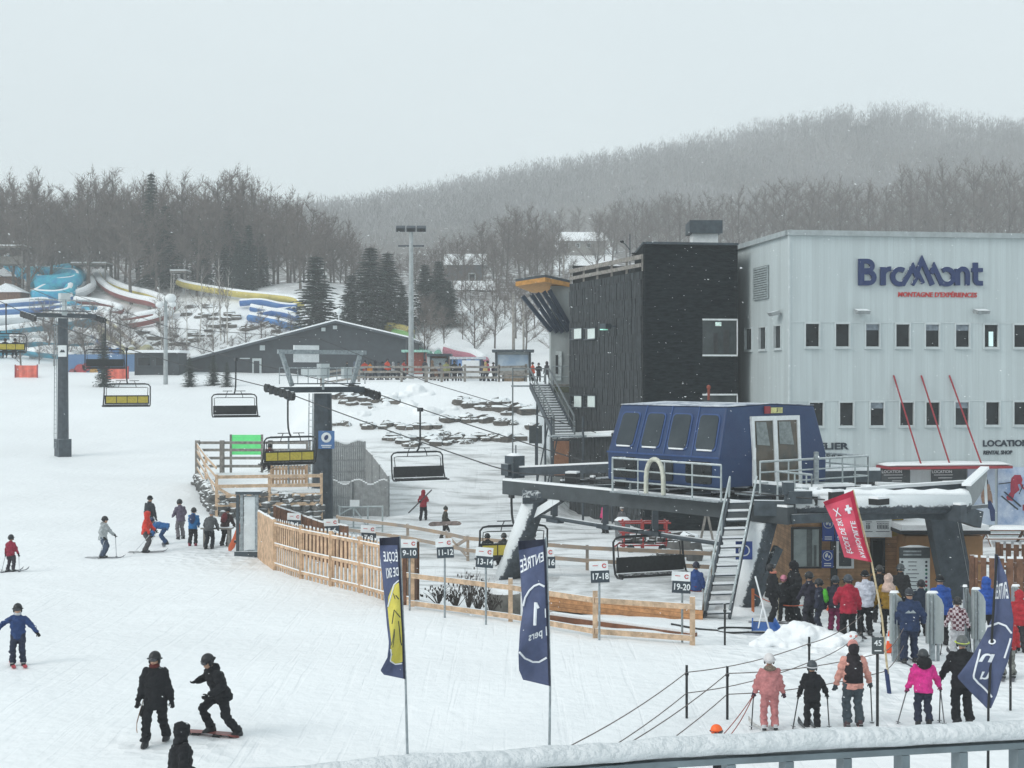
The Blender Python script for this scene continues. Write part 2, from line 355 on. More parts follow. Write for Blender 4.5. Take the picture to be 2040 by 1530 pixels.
bp = N.new('ShaderNodeBump'); bp.inputs['Strength'].default_value = .5; bp.inputs['Distance'].default_value = .12; L.new(ad.outputs[0], bp.inputs['Height']); L.new(bp.outputs[0], b.inputs['Normal'])
M_ground = m
go = g.build('snow_ground', M_ground, smooth=True, origin=V((0, 0, 0))); tag(go, kind='structure')
sca = go.data.attributes.new('scuffed', 'FLOAT', 'POINT'); tro_ = np.maximum(sstep((X - 4) / 3) * sstep((Y - 26) / 4) * sstep((56 - Y) / 6), np.maximum(np.exp(-((X + 11.5) / 3) ** 2 - ((Y - 57) / 4) ** 2), np.exp(-((X + 6.3) / 1.5) ** 2 - ((Y - 27.6) / 1.5) ** 2))); sca.data.foreach_set('value', np.maximum(tro_ * .45 * sstep((Y - 34) / 6), sstep((X - np.interp(Y, EDGE_Y, EDGE_X) - 2) / 5) * sstep((Y - 47) / 8) * sstep((101 - Y) / 5)).ravel().astype(np.float32))
tro = go.data.attributes.new('trodden', 'FLOAT', 'POINT'); tro.data.foreach_set('value', np.maximum(sstep((X - 4) / 3) * sstep((Y - 26) / 4) * sstep((56 - Y) / 6), np.maximum(np.exp(-((X + 11.5) / 3) ** 2 - ((Y - 57) / 4) ** 2), np.exp(-((X + 6.3) / 1.5) ** 2 - ((Y - 27.6) / 1.5) ** 2))).ravel().astype(np.float32))
lit = go.data.attributes.new('litter', 'FLOAT', 'POINT'); PXG = CX + X / np.maximum(Y, 1) * F
lv_ = sstep((Y - 212) / 30) * (1 + 2.5 * sstep((Y - 360) / 80)); lv_ = np.where((np.abs(PXG - 1165) < 60) & (Y > 330) & (Y < 470), 0, lv_); lv_ = np.where((np.abs(PXG - 1900) < 50) & (Y > 690) & (Y < 800), .9, lv_)
lit.data.foreach_set('value', lv_.ravel().astype(np.float32))

# ------------------------------------------------------------------ trees
M_bark = mk('grey_bark', (.125, .108, .098), .9, .25, 2)
M_twig = mk('bare_twigs', (.155, .128, .115), .9, .2, 1)
M_birch = mk('pale_birch_bark', (.50, .48, .45), .85, .2, 2)
M_needle = mk('spruce_needles', (.030, .048, .038), .9, .3, 1.5, snow=.30, snow_lo=.62)

def bare_tree(seed, h=10.0, spread=.36, trunk_r=.012, twigs=300, start=.3, slender=1.0):
    R = random.Random(seed); trunk = MB(); crown = MB()
    lean = V((R.uniform(-.05, .05), R.uniform(-.05, .05), 0))
    def tp(t): return V((lean.x * t * h + .012 * h * math.sin(t * 5 + seed), lean.y * t * h, t * h))
    trunk.tube([tp(t) for t in (0, .2, .4, .6, .8, .96)], [trunk_r * h * k for k in (1.15, .95, .8, .55, .3, .1)], 6)
    ends = []
    nl = 13
    for i in range(nl):
        t = start + (.93 - start) * i / nl; a = i * 2.4 + R.uniform(-.4, .4)
        ln = h * spread * (1.15 - .75 * (t - start) / (1 - start)) * R.uniform(.7, 1.15); el = R.uniform(.55, 1.0)
        p = tp(t); d = V((math.cos(a) * math.cos(el), math.sin(a) * math.cos(el), math.sin(el)))
        pts = [p]
        for k in range(3):
            d = (d + V((R.uniform(-.2, .2), R.uniform(-.2, .2), R.uniform(0, .25)))).normalized(); pts.append(pts[-1] + d * ln / 3)
        trunk.tube(pts, [trunk_r * h * .42 * (1 - t * .5) * k for k in (1, .7, .4, .15)], 4, cap=False)
        for k in range(1, 4):
            for q in range(4): ends.append((pts[k - 1].lerp(pts[k], R.random()), d, ln))
    for q in range(10): ends.append((tp(R.uniform(.75, .97)), V((0, 0, 1)), h * .2))
    for q in range(twigs):
        p, d, ln = ends[q % len(ends)]
        dd = (d * .8 + V((R.gauss(0, .55), R.gauss(0, .55), R.gauss(.35, .4)))).normalized()
        l2 = ln * R.uniform(.25, .6); e = p + dd * l2
        side = dd.cross(V((R.gauss(0, 1), R.gauss(0, 1), R.gauss(0, 1)))).normalized() * h * .0024
        crown.add([p - side, p + side, e], [(0, 1, 2)])
        for z in range(3):
            s0 = p.lerp(e, R.uniform(.25, .95)); d3 = (dd + V((R.gauss(0, .6), R.gauss(0, .6), R.gauss(.2, .5)))).normalized()
            e3 = s0 + d3 * l2 * R.uniform(.3, .7); sd = d3.cross(V((R.gauss(0, 1), R.gauss(0, 1), .3))).normalized() * h * .0018
            crown.add([s0 - sd, s0 + sd, e3], [(0, 1, 2)])
    return trunk, crown

def spruce(seed, h=10.0):
    R = random.Random(seed); trunk = MB(); crown = MB()
    trunk.tube([(0, 0, 0), (0, 0, h * .5), (0, 0, h * .97)], [h * .016, h * .01, h * .002], 6)
    n = 34
    for i in range(n):
        t = .06 + .92 * i / n; z = t * h; r = h * .20 * (1 - t) ** .85 * R.uniform(.75, 1.2) + h * .008
        k = 12 if t < .7 else 8
        for j in range(k):
            a = j * 2 * PI / k + i * 1.1 + R.uniform(-.3, .3); rr = r * R.uniform(.6, 1.15)
            dirv = V((math.cos(a), math.sin(a), 0)); sd = V((-math.sin(a), math.cos(a), 0))
            for b_ in range(5):
                q = (b_ + .6) / 5; c = dirv * rr * q + V((0, 0, z - rr * .35 * q + rr * .12 * q * q))
                wd = h * .019 * (1.25 - q) + h * .005; dr = h * R.uniform(.010, .022)
                e = c + dirv * h * .022 + V((0, 0, -dr))
                crown.add([c - sd * wd * 1.6 - V((0, 0, dr)), c + dirv * (-h * .012), c + sd * wd * 1.6 - V((0, 0, dr)), e], [(0, 1, 3), (1, 2, 3)])
    return trunk, crown

PROTO = {}
def tree_proto(kind, seed, **kw):
    t, c = (bare_tree(seed, **kw) if kind != 'spruce' else spruce(seed))
    root = thing({'spruce': 'spruce_tree'}.get(kind, 'bare_tree'), '', 'tree')
    mt = {'spruce': (M_bark, M_needle), 'bare': (M_bark, M_twig), 'birch': (M_birch, M_twig)}[kind]
    t.build('trunk', mt[0], root, local=True); c.build('crown', mt[1], root, local=True)
    return root
USED = set()
def plant(proto, x, y, h, label, group, rz=None, sx=1.0):
    """a copy of that tree, h metres high, rooted at (x, y)"""
    if proto not in USED: o = proto; USED.add(proto)
    else: o = copy_tree(proto)
    o.location = (x, y, T(x, y) - .2); o.rotation_euler = (0, 0, random.uniform(0, 6.28) if rz is None else rz)
    s = h / 10.0; o.scale = (s * sx, s * sx, s)
    tag(o, label, 'tree', group); return o
bares = [tree_proto('bare', 11 + i, spread=.30 + .03 * (i % 4), twigs=430, start=(.12, .24, .17)[i % 3]) for i in range(7)]
birches = [tree_proto('birch', 40 + i, spread=.20, twigs=60, trunk_r=.008, start=.4) for i in range(2)]
spruces = [tree_proto('spruce', 60 + i) for i in range(4)]
def top_line(tab, px): return float(np.interp(px, tab[0], tab[1]))
LEFT_TOP = ([-120, 0, 80, 140, 220, 300, 380, 470, 530, 570, 650, 700, 725], [370, 358, 330, 348, 340, 345, 352, 338, 362, 372, 408, 440, 500])
R1 = random.Random(3)
LW = 'bare trees of the wood on the left slope'
def wood(n, px0, px1, d0, d1, tab, group, label, fmin=.72, wmul=1.25):
    for i in range(n):
        d = d0 + (d1 - d0) * ((i * .618034) % 1.0); px = px0 + (px1 - px0) * ((i + R1.random()) / n)
        x = (px - CX) / F * d; zt = HC + (HY - top_line(tab, px)) / F * d
        h = (zt - T(x, d)) * R1.uniform(fmin, 1.0)
        plant(bares[R1.randrange(7)], x, d, max(5, h), label, group, sx=wmul * R1.uniform(.9, 1.1) * (14 / max(h, 14)) ** .3)
wood(80, -80, 712, 222, 285, LEFT_TOP, LW, 'tall leafless grey tree in the dense wood above the water slides')
MID_TOP = ([690, 760, 850, 940, 1000, 1050, 1100, 1135, 1200], [470, 490, 480, 445, 420, 392, 425, 450, 450])
wood(40, 715, 1130, 262, 330, MID_TOP, 'bare trees round the hillside houses', 'leafless brown tree among the hillside houses behind the light mast', .6)
RIGHT_TOP = ([1100, 1200, 1300, 1360, 1450, 1550, 1700, 1780, 1850, 1950, 2040, 2150], [440, 405, 392, 362, 372, 350, 352, 332, 305, 316, 308, 305])
wood(60, 1180, 2130, 330, 410, RIGHT_TOP, 'bare trees of the wood behind the white building', 'tall leafless tree in the hazy wood behind the white building', .72)
wood(16, 1010, 1330, 400, 470, ([1000, 1330], [425, 380]), 'hazy bare trees up the hill clearing', 'hazy leafless tree beside the snowy clearing on the hill', .6)
wood(36, 838, 1128, 186, 250, ([838, 900, 950, 1000, 1060, 1128], [560, 545, 600, 560, 540, 560]), 'leafless trees on the slope under the hillside houses', 'leafless tree on the steep slope between the spruces and the timber canopy', .5)
for i in range(44):
    d = 176 + 26 * ((i * .618034) % 1); px = 40 + 560 * (i + R1.random()) / 44
    x = (px - CX) / F * d; plant(bares[i % 7], x, d, R1.uniform(2.2, 5.0) if px > 250 else R1.uniform(3, 7), 'low leafless brush on the snowy water park slope', 'leafless brush on the park slope', sx=1.6)
def spr(px, ytop, ybase_d, label, group=None, wm=1.0):
    d = ybase_d; x = (px - CX) / F * d; h = HC + (HY - ytop) / F * d - T(x, d)
    plant(spruces[R1.randrange(4)], x, d, h, label, group, sx=wm)
spr(301, 332, 236, 'tallest dark spruce, rising above the bare wood on the left', wm=.8)
SG = 'spruces between the gabled hall and the light mast'; SL = 'dark green spruce standing in the row behind the gabled hall'
for px, yt, d in ((630, 505, 190), (738, 488, 200), (700, 545, 199), (772, 500, 203), (800, 565, 200), (846, 525, 206), (874, 518, 210), (895, 560, 204)):
    spr(px, yt - 6, d, SL, SG, 2.0)
for px, yt, d in ((495, 440, 226), (475, 470, 224), (520, 455, 228), (455, 400, 240), (400, 420, 238), (330, 400, 233)):
    spr(px, yt, d, 'dark spruce half hidden among the bare trees of the left wood', 'spruces in the left wood', 1.3)
spr(207, 655, 150, 'small grey-green spruce behind the empty black chair on the left')
for k, (px, yt, d) in enumerate(((378, 705, 150), (425, 700, 151), (452, 715, 149))):
    spr(px, yt, d, 'snowy young fir against the side wall of the gabled hall', 'young firs by the gabled hall', 1.5)
for i, (px, yt, d) in enumerate(((322, 545, 192), (345, 530, 195), (398, 520, 196), (440, 505, 197), (452, 520, 195), (425, 540, 193), (335, 548, 192), (372, 560, 194), (1160, 560, 230), (988, 590, 200), (1100, 545, 230))):
    x = (px - CX) / F * d; plant(birches[i % 2], x, d, HC + (HY - yt) / F * d - T(x, d), 'slender pale birch on the snowy slope below the wood', 'pale birches on the slope')

# far wooded hills: nobody could count these
M_farwood = mk('haze_tinted_wood', (.32, .32, .325), .95, .2, .02)  # paled grey: part of the distance haze is put into this colour
RF = np.random.default_rng(5)
def far_forest(n):
    fv = []; ff = []
    px = RF.uniform(-900, 2350, n); d = 430 + 420 * RF.random(n) ** .8
    x = (px - CX) / F * d; z = T_arr(x, d)
    clear = ((np.abs(px - 1165) < 62) & (d < 560)) | ((np.abs(px - 1900) < 60 + (d - 700) * .3) & (d > 690) & (RF.random(n) < .35)) | ((np.abs(px - 1715) < 16) & (d > 720))
    for i in range(n):
        if clear[i]: continue
        h = RF.uniform(6, 15); b = np.array([x[i], d[i], z[i] - 1]); o = len(fv)
        tr = .16
        fv += [b + (-tr, 0, 0), b + (tr, 0, 0), b + (0, 0, h)]; ff.append((o, o + 1, o + 2))
        k = 30; cw = h * .24
        for q in range(k):
            t = RF.uniform(.22, 1.0); env = cw * (1.15 - abs(t - .55) * 1.5)
            c = b + (RF.normal(0, env * .55), RF.normal(0, env * .55), h * t)
            dz = RF.uniform(.8, 2.2); dx = RF.normal(0, .7); s = .10
            o = len(fv); fv += [c + (-s, 0, 0), c + (s, 0, 0), c + (dx, RF.normal(0, .7), dz)]; ff.append((o, o + 1, o + 2))
    return fv, ff
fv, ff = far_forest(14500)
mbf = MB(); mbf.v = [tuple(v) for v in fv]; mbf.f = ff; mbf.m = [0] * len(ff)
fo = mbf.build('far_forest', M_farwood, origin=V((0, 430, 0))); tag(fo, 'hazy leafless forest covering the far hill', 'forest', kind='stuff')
# ================================================================== buildings
WR = math.atan2(.145, .989)
class Frame:
    """a rotated building frame: local x along the front, local y into the house"""
    def __init__(s, ox, oy, rz): s.o = V((ox, oy, 0)); s.c = math.cos(rz); s.s = math.sin(rz); s.rz = rz
    def front(s, px, py=HY):
        k = (px - CX) / F; t = (k * s.o.y - s.o.x) / (s.c - k * s.s); d = s.o.y + s.s * t
        return t, HC + (HY - py) / F * d
    def side(s, px, py=HY):
        k = (px - CX) / F; t = (s.o.x - k * s.o.y) / (s.s + k * s.c); d = s.o.y + s.c * t
        return t, HC + (HY - py) / F * d
M_wallw = mk('white_metal_siding', (.47, .53, .54), .55, .06, 1.1, wv=.025, wave=(0, 3.3, .06, .86), stretch=(2.2, 2.2, .10), bump=.1)
M_wallw_side = mk('white_metal_siding_side', (.47, .53, .54), .55, .06, 1.1, wv=.025, wave=(1, 3.3, .06, .86), stretch=(2.2, 2.2, .10), bump=.1)
M_flash = mk('grey_flashing', (.34, .38, .39), .5, .1, 3, snow=.9, snow_lo=.5)
M_logo = mk('navy_letters', (.012, .03, .11), .5, .08, 5, snow=.9, snow_lo=.45)
M_logored = mk('red_letters', (.50, .03, .03), .5, .08, 5, snow=.5, snow_lo=.6)
M_ink = mk('black_letters', (.015, .025, .04), .5, .05, 5)
M_frame = mk('pale_window_frame', (.52, .57, .58), .5, .05, 4)

fw = Frame(13.8, 70, WR)
wb = thing('white_building', 'large white metal clad resort building with the blue logo letters', 'building', (13.8, 70, 0), rz=WR)
ZT, ZB, LW_, DP = 14.25, -1.3, 19.0, 24.0
def wall_holes(mb, axis_pt, L0, L1, z0, z1, holes, th, nrm):
    """a wall in strips with real openings: holes = (a0, a1, zlo, zhi) in rows that share their heights"""
    rows = sorted(set((h[2], h[3]) for h in holes)); z = z0
    def strip(a0, a1, b0, b1):
        if a1 - a0 < 1e-4 or b1 - b0 < 1e-4: return
        p = [axis_pt(a0), axis_pt(a1)]; n = V(nrm) * th
        c = [p[0] + V((0, 0, b0)), p[1] + V((0, 0, b0)), p[1] + V((0, 0, b0)) + n, p[0] + V((0, 0, b0)) + n]
        mb.hexa(c + [q + V((0, 0, b1 - b0)) for q in c])
    for zl, zh in rows:
        strip(L0, L1, z, zl)
        a = L0
        for h in sorted(h for h in holes if (h[2], h[3]) == (zl, zh)):
            strip(a, h[0], zl, zh); a = h[1]
        strip(a, L1, zl, zh); z = zh
    strip(L0, L1, z, z1)
UZ0, UZ1 = 8.66, 9.86; LZ0, LZ1 = 4.70, 5.92
def fx(px): return fw.front(px)[0]
ups = [(fx(px - 14.5), fx(px + 14.5), UZ0, UZ1) for px in (1618, 1678, 1738, 1798, 1857, 1917, 1974, 2033, 2092)]
los = [(fx(px - 14.5), fx(px + 14.5), LZ0, LZ1) for px in (1626, 1686, 1747, 1806, 1858, 1916, 1977, 2033, 2092)]
sides = [(fw.side(px + 7)[0], fw.side(px - 7)[0], UZ0 - .05, UZ1 - .05) for px in (1550, 1520, 1492)]
w1 = MB(); wall_holes(w1, lambda a: V((a, 0, 0)), 0, LW_, ZB, ZT, ups + los, .25, (0, 1, 0)); w1.build('front_wall', M_wallw, wb, local=True)
w2 = MB(); wall_holes(w2, lambda a: V((0, a, 0)), .26, DP, ZB, ZT, sides, .25, (1, 0, 0)); w2.build('side_wall', M_wallw_side, wb, local=True)
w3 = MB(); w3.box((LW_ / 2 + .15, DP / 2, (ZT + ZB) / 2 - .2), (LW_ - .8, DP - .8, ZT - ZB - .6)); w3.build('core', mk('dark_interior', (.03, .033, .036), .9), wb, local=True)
w4 = MB(); w4.beam((-.1, -.08, ZT + .11), (LW_ + .1, -.08, ZT + .11), .22, .26); w4.beam((-.08, .05, ZT + .11), (-.08, DP, ZT + .11), .22, .255); w4.box((LW_ / 2, DP / 2, ZT - .05), (LW_ - .6, DP - .6, .12))
w4.build('roof_edge', M_flash, wb, local=True)
seam = MB()
for z in (UZ1 + .06, LZ1 + .06): seam.box((LW_ / 2, -.012, z), (LW_, .03, .05))
seam.box((LW_ / 2, -.012, 2.45), (LW_, .03, .07)); seam.box((0, -.0, (ZT + ZB) / 2), (.1, .1, ZT - ZB)); seam.build('corner_trim', M_frame, wb, local=True)
def white_window(a0, a1, z0, z1, side=False, blind=False, lit=False):
    f = MB(); g = MB(); t = .06
    def pt(a, z, y): return V((y, a, z)) if side else V((a, y, z))
    for (p0, z_0, p1, z_1) in ((a0, z0, a0, z1), (a1, z0, a1, z1)): f.beam(pt(p0, z_0 - .05, .0), pt(p1, z_1 + .05, .0), t, .14, up=(0, 1, 0) if not side else (1, 0, 0))
    for z in (z0, z1): f.beam(pt(a0, z, -.01), pt(a1, z, -.01), t if z == z1 else t, .07 if z == z1 else .09)
    f.beam(pt(a0 - .05, z0 - .06, -.07), pt(a1 + .05, z0 - .06, -.07), .12, .04)
    o = f.build('window', M_frame, wb, local=True)
    g.box(pt((a0 + a1) / 2, (z0 + z1) / 2, .10), (a1 - a0 - .03, .03, z1 - z0 - .03) if not side else (.03, a1 - a0 - .03, z1 - z0 - .03)); g.build('pane', M_glass, o, local=True)
    if blind:
        b = MB(); b.box(pt((a0 + a1) / 2, z1 - .18, .07), (a1 - a0 - .08, .02, .3)); b.build('blind', mk('roller_blind', (.22, .26, .30), .8), o, local=True)
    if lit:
        b = MB(); b.box(pt((a0 + a1) / 2 + .04, z0 + .45, .075), (.24, .02, .75)); b.build('daylight_glow_panel', mk('glowing_daylight', (.55, .72, .72), .6, .04, 3, emit=.55), o, local=True)  # emissive slab imitates daylight seen through the window
for i, h in enumerate(ups): white_window(*h, blind=i in (2, 4, 5), lit=i == 6)
for i, h in enumerate(los): white_window(*h, blind=i in (2, 5))
for h in sides: white_window(*h, side=True)
# louvre
a0, _ = fw.side(1532); a1, _ = fw.side(1504); _, z1 = fw.side(1518, 531); _, z0 = fw.side(1518, 596)
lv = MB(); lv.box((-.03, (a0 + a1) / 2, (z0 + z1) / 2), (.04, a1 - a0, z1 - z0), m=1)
for k in range(14):
    z = z0 + (k + .5) * (z1 - z0) / 14; lv.hexa([V((-.05, a0, z - .05)), V((-.05, a1, z - .05)), V((-.11, a1, z - .07)), V((-.11, a0, z - .07)), V((-.05, a0, z + .04)), V((-.05, a1, z + .04)), V((-.11, a1, z + .0)), V((-.11, a0, z + .0))])
for a in (a0, a1): lv.beam((-.07, a, z0), (-.07, a, z1), .06, .1)
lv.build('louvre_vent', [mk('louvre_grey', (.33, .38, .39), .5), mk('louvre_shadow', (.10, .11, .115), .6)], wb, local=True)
# wall lamps
def wall_lamp(c, side=False):
    m_ = MB(); n = V((-1, 0, 0)) if side else V((0, -1, 0)); t = V((0, 1, 0)) if side else V((1, 0, 0)); c = V(c)
    m_.beam(c + n * .02, c + n * .34, .1, .1); m_.extrude([c + n * .2 - t * .34 + V((0, 0, .16)), c + n * .62 - t * .28 + V((0, 0, .05)), c + n * .5 - t * .28 - V((0, 0, .12)), c + n * .16 - t * .34 - V((0, 0, .06))], t * .66)
    m_.build('wall_lamp', mk('grey_lamp_housing', (.30, .33, .34), .5, snow=.8, snow_lo=.5), wb, local=True)
for px in (1711, 1948):
    t, z = fw.front(px, 622); wall_lamp((t, 0, z))
t, z = fw.side(1556, 625); wall_lamp((0, t, z), True)
# logo, drawn as thick strokes in the sign's own plane (units of the enlarged photograph)
def lg(x, y):
    t, z = fw.front(1200 + x * .4118, 400 + y * .4118); return V((t, 0, z))
def stroke(mb, pts, wd=.30, dep=.16, close=False):
    """a mitred ribbon standing proud of the wall"""
    pts = [V((p.x, p.z)) for p in pts]; n = len(pts); Ls = []; Rs = []
    for i in range(n):
        a = pts[(i - 1) % n] if close or i > 0 else pts[0] * 2 - pts[1]; b = pts[(i + 1) % n] if close or i < n - 1 else pts[-1] * 2 - pts[-2]
        d0 = (pts[i] - a).normalized(); d1 = (b - pts[i]).normalized(); n0 = V((-d0.y, d0.x)); n1 = V((-d1.y, d1.x))
        mi = (n0 + n1); mi = mi.normalized() if mi.length > 1e-5 else n0; k = min(1 / max(mi.dot(n0), .35), 2.2)
        Ls.append(pts[i] + mi * wd / 2 * k); Rs.append(pts[i] - mi * wd / 2 * k)
    for i in range(n if close else n - 1):
        j = (i + 1) % n; q = [Ls[i], Rs[i], Rs[j], Ls[j]]
        mb.hexa([V((p.x, -.02, p.y)) for p in q] + [V((p.x, -.02 - dep, p.y)) for p in q])
lo = MB(); arc = lambda cx, cy, rx, ry, a0, a1, n=14: [lg(cx + rx * math.cos(math.radians(a0 + (a1 - a0) * i / n)), cy - ry * math.sin(math.radians(a0 + (a1 - a0) * i / n))) for i in range(n + 1)]
W_ = .24
stroke(lo, [lg(1248, 282), lg(1248, 410)], .28)
stroke(lo, [lg(1240, 293)] + arc(1275, 316, 26, 23, 90, -90, 8) + [lg(1250, 339)], W_, .155)
stroke(lo, [lg(1250, 345)] + arc(1282, 372, 28, 27, 90, -90, 8) + [lg(1240, 399)], W_, .150)
stroke(lo, [lg(1353, 322), lg(1353, 410)], .27); stroke(lo, arc(1386, 358, 30, 28, 165, 80, 6), W_, .15)
stroke(lo, arc(1434, 368, 34, 36, 55, 315, 16), W_, .155)
stroke(lo, [lg(1447, 408), lg(1497, 322), lg(1512, 356), lg(1541, 290), lg(1592, 408)], W_, .16)
stroke(lo, [lg(1496, 408), lg(1527, 358), lg(1548, 400)], .17, .14)
stroke(lo, [lg(1586, 352), lg(1600, 322), lg(1640, 408)], W_, .15)
stroke(lo, arc(1660, 368, 34, 36, 125, -150, 16), W_, .155)
stroke(lo, [lg(1712, 410), lg(1712, 330)], .27); stroke(lo, arc(1737, 356, 24, 26, 150, 0, 7) + [lg(1761, 410)], W_, .15)
stroke(lo, [lg(1800, 300)] + [lg(1800, 378)] + arc(1818, 382, 18, 18, 185, 275, 5) + [lg(1834, 400)], W_, .155); stroke(lo, [lg(1782, 336), lg(1834, 336)], .20, .15)
lo.build('logo_lettering', M_logo, wb, local=True)
def sign_text(nm, s, px, py, hpx, mt, align='LEFT', sx=1.0, shear=0.0, bold=.02, wpx=None):
    mb = MB(); t, z = fw.front(px, py); vs, fs = text2d(s, 1.0, bold, align, shear)
    hh = hpx / F * 70.8 / .72
    if wpx:
        ww = max(v[0] for v in vs) - min(v[0] for v in vs); sx = wpx / F * 70.8 / (ww * hh)
    lettering(mb, s, hh, (t, -.03, z), (1, 0, 0), (0, 0, 1), bold, .02, align, shear, sx); return mb.build(nm, mt, wb, local=True)
sign_text('tagline_lettering', "MONTAGNE D'EXPÉRIENCES", 1788, 587, 9.5, M_logored, wpx=167, shear=.1)
sign_text('rental_lettering', 'LOCATION', 1957, 884, 12.5, M_ink, wpx=98, bold=.03); sign_text('rental_lettering', 'RENTAL SHOP', 1958, 902, 8, M_ink, wpx=62, shear=.12, bold=.02)
sign_text('workshop_lettering', 'ATELIER', 1598, 890, 13, M_ink, wpx=97, bold=.03); sign_text('workshop_lettering', 'REPAIR SHOP', 1600, 909, 7.5, M_ink, wpx=80, shear=.12)
# ground-floor band behind the terminal: dark sheet imitating a shaded recess, notice boards, posters
sf = MB(); t0, z = fw.front(1690, 931); t1, _ = fw.front(1755); sf.box(((t0 + t1) / 2, -.02, z - 1.2), (t1 - t0, .06, 2.3)); sf.build('dark_recess_sheet', M_glass, wb, local=True)
M_board = mk('slate_board', (.035, .045, .05), .6, .3, 3, rgb2=(.07, .085, .09))
for px0, px1 in ((1755, 1812), (1855, 1925)):
    t0, z1 = fw.front(px0, 932); t1, z0 = fw.front(px1, 968); nb = MB(); nb.box(((t0 + t1) / 2, -.03, (z0 + z1) / 2), (t1 - t0, .06, z1 - z0))
    o = nb.build('notice_board', M_board, wb, local=True); tm = MB()
    lettering(tm, 'LOCATION', .21, (t0 + .55, -.065, z1 - .2), (1, 0, 0), (0, 0, 1), .015, .004)
    for q in range(3): tm.box((t0 + .62 + .1 * q, -.068, z1 - .36 - .15 * q), (1.0 - .25 * q, .012, .028))
    tm.build('lettering', M_white, o, local=True)
M_poster = mk('poster_pale_blue', (.36, .45, .58), .6, .12, 1.1, rgb2=(.58, .64, .72)); M_skin = mk('skin', (.42, .25, .17), .6, .06, 10)
t0, z1 = fw.front(1927, 931); t1, z0 = fw.front(1981, 1045); po = MB(); po.box(((t0 + t1) / 2, -.03, (z0 + z1) / 2), (t1 - t0, .05, z1 - z0)); po1 = po.build('poster', M_poster, wb, local=True)
def pic(parent, name, polys, mt, y=-.06):
    mb = MB()
    for k, pl in enumerate(polys):
        mb.extrude([V((*(lambda q: (q[0], y - .002 * k, q[1]))(fw.front(*p)),)) for p in pl], (0, -.004, 0))
    return mb.build(name, mt, parent, local=True)
pic(po1, 'printed_figure', [[(1955, 975), (1962, 962), (1970, 965), (1975, 985), (1977, 1003), (1972, 998), (1966, 1003), (1956, 1003), (1953, 990)]], mk('print_tan', (.33, .20, .14), .6, .2, 6))
pic(po1, 'printed_figure', [[(1958, 1000), (1972, 996), (1981, 1016), (1981, 1038), (1973, 1038), (1970, 1015), (1962, 1008)]], M_navy)
pic(po1, 'printed_figure', [[(1956, 962), (1958, 955), (1966, 955), (1968, 963), (1962, 968)]], M_ink, -.067)
lett = MB(); t, z = fw.front(1935, 944)
for q in range(3): lett.box((t + .45, -.062, z - q * .17), (.75 - .12 * q, .006, .06))
lett.build('lettering', M_white, po1, local=True)
t0, z1 = fw.front(1987, 931); t1, z0 = fw.front(2075, 1050); po = MB(); po.box(((t0 + t1) / 2, -.03, (z0 + z1) / 2), (t1 - t0, .05, z1 - z0)); po2 = po.build('poster', mk('poster_blue_snow', (.16, .26, .46), .6, .2, .8, rgb2=(.62, .68, .76)), wb, local=True)
RACE = [[(2014, 952), (2020, 946), (2032, 946), (2036, 955), (2034, 963), (2022, 966), (2012, 962)], [(2012, 962), (2026, 964), (2030, 976), (2020, 984), (2016, 998), (2006, 996), (2003, 990), (2012, 980)], [(2028, 958), (2036, 965), (2042, 978), (2034, 972)]]
pic(po2, 'printed_figure', RACE, mk('print_crimson', (.34, .02, .05), .6, .12, 6))
pic(po2, 'printed_figure', [[(1992, 988), (1995, 987), (2028, 1014), (2025, 1016)], [(1998, 980), (2001, 979), (2034, 1008), (2031, 1010)], [(1988, 963), (2012, 960), (2012, 962), (1988, 965)], [(2028, 984), (2030, 984), (2038, 965), (2036, 965)]], M_ink, -.067)
pic(po2, 'printed_badge', [[(2036, 1005), (2052, 1005), (2052, 1017), (2036, 1017)]], M_red)
# red entrance canopy with hanger rods
cn = MB(); t0, z = fw.front(1745, 928); t1, _ = fw.front(1985); cn.box(((t0 + t1) / 2, -.85, z - .02), (t1 - t0, 1.65, .13)); ca = cn.build('canopy', M_red, wb, local=True)
sn = MB(); sn.loft([((t0 + .02, -.85, z + .1), (0, .8, 0), (0, 0, .04)), ((t0 + .4, -.85, z + .12), (0, .8, 0), (0, 0, .10)), (((t0 + t1) / 2, -.85, z + .13), (0, .8, 0), (0, 0, .15)), ((t1 - .3, -.85, z + .12), (0, .8, 0), (0, 0, .10)), ((t1 - .02, -.85, z + .1), (0, .8, 0), (0, 0, .04))]); sn.build('snow_cap', M_cap, ca, local=True, smooth=True)
for pa, pb in ((1780, 1812), (1835, 1868), (1891, 1930)):
    ta, za = fw.front(pa, 748); tb, _ = fw.front(pb); rd = MB(); rd.tube([(ta, -.02, za), (tb - .05, -1.5, z + .08)], .042, 8); rd.build('hanger_rod', M_red, ca, local=True)
# workshop poster beside the kiosk
t0, z1 = fw.front(1585, 1008); t1, z0 = fw.front(1622, 1030); q = MB(); q.box(((t0 + t1) / 2, -.03, (z0 + z1) / 2), (t1 - t0, .05, z1 - z0)); q.build('poster', M_navy, wb, local=True)

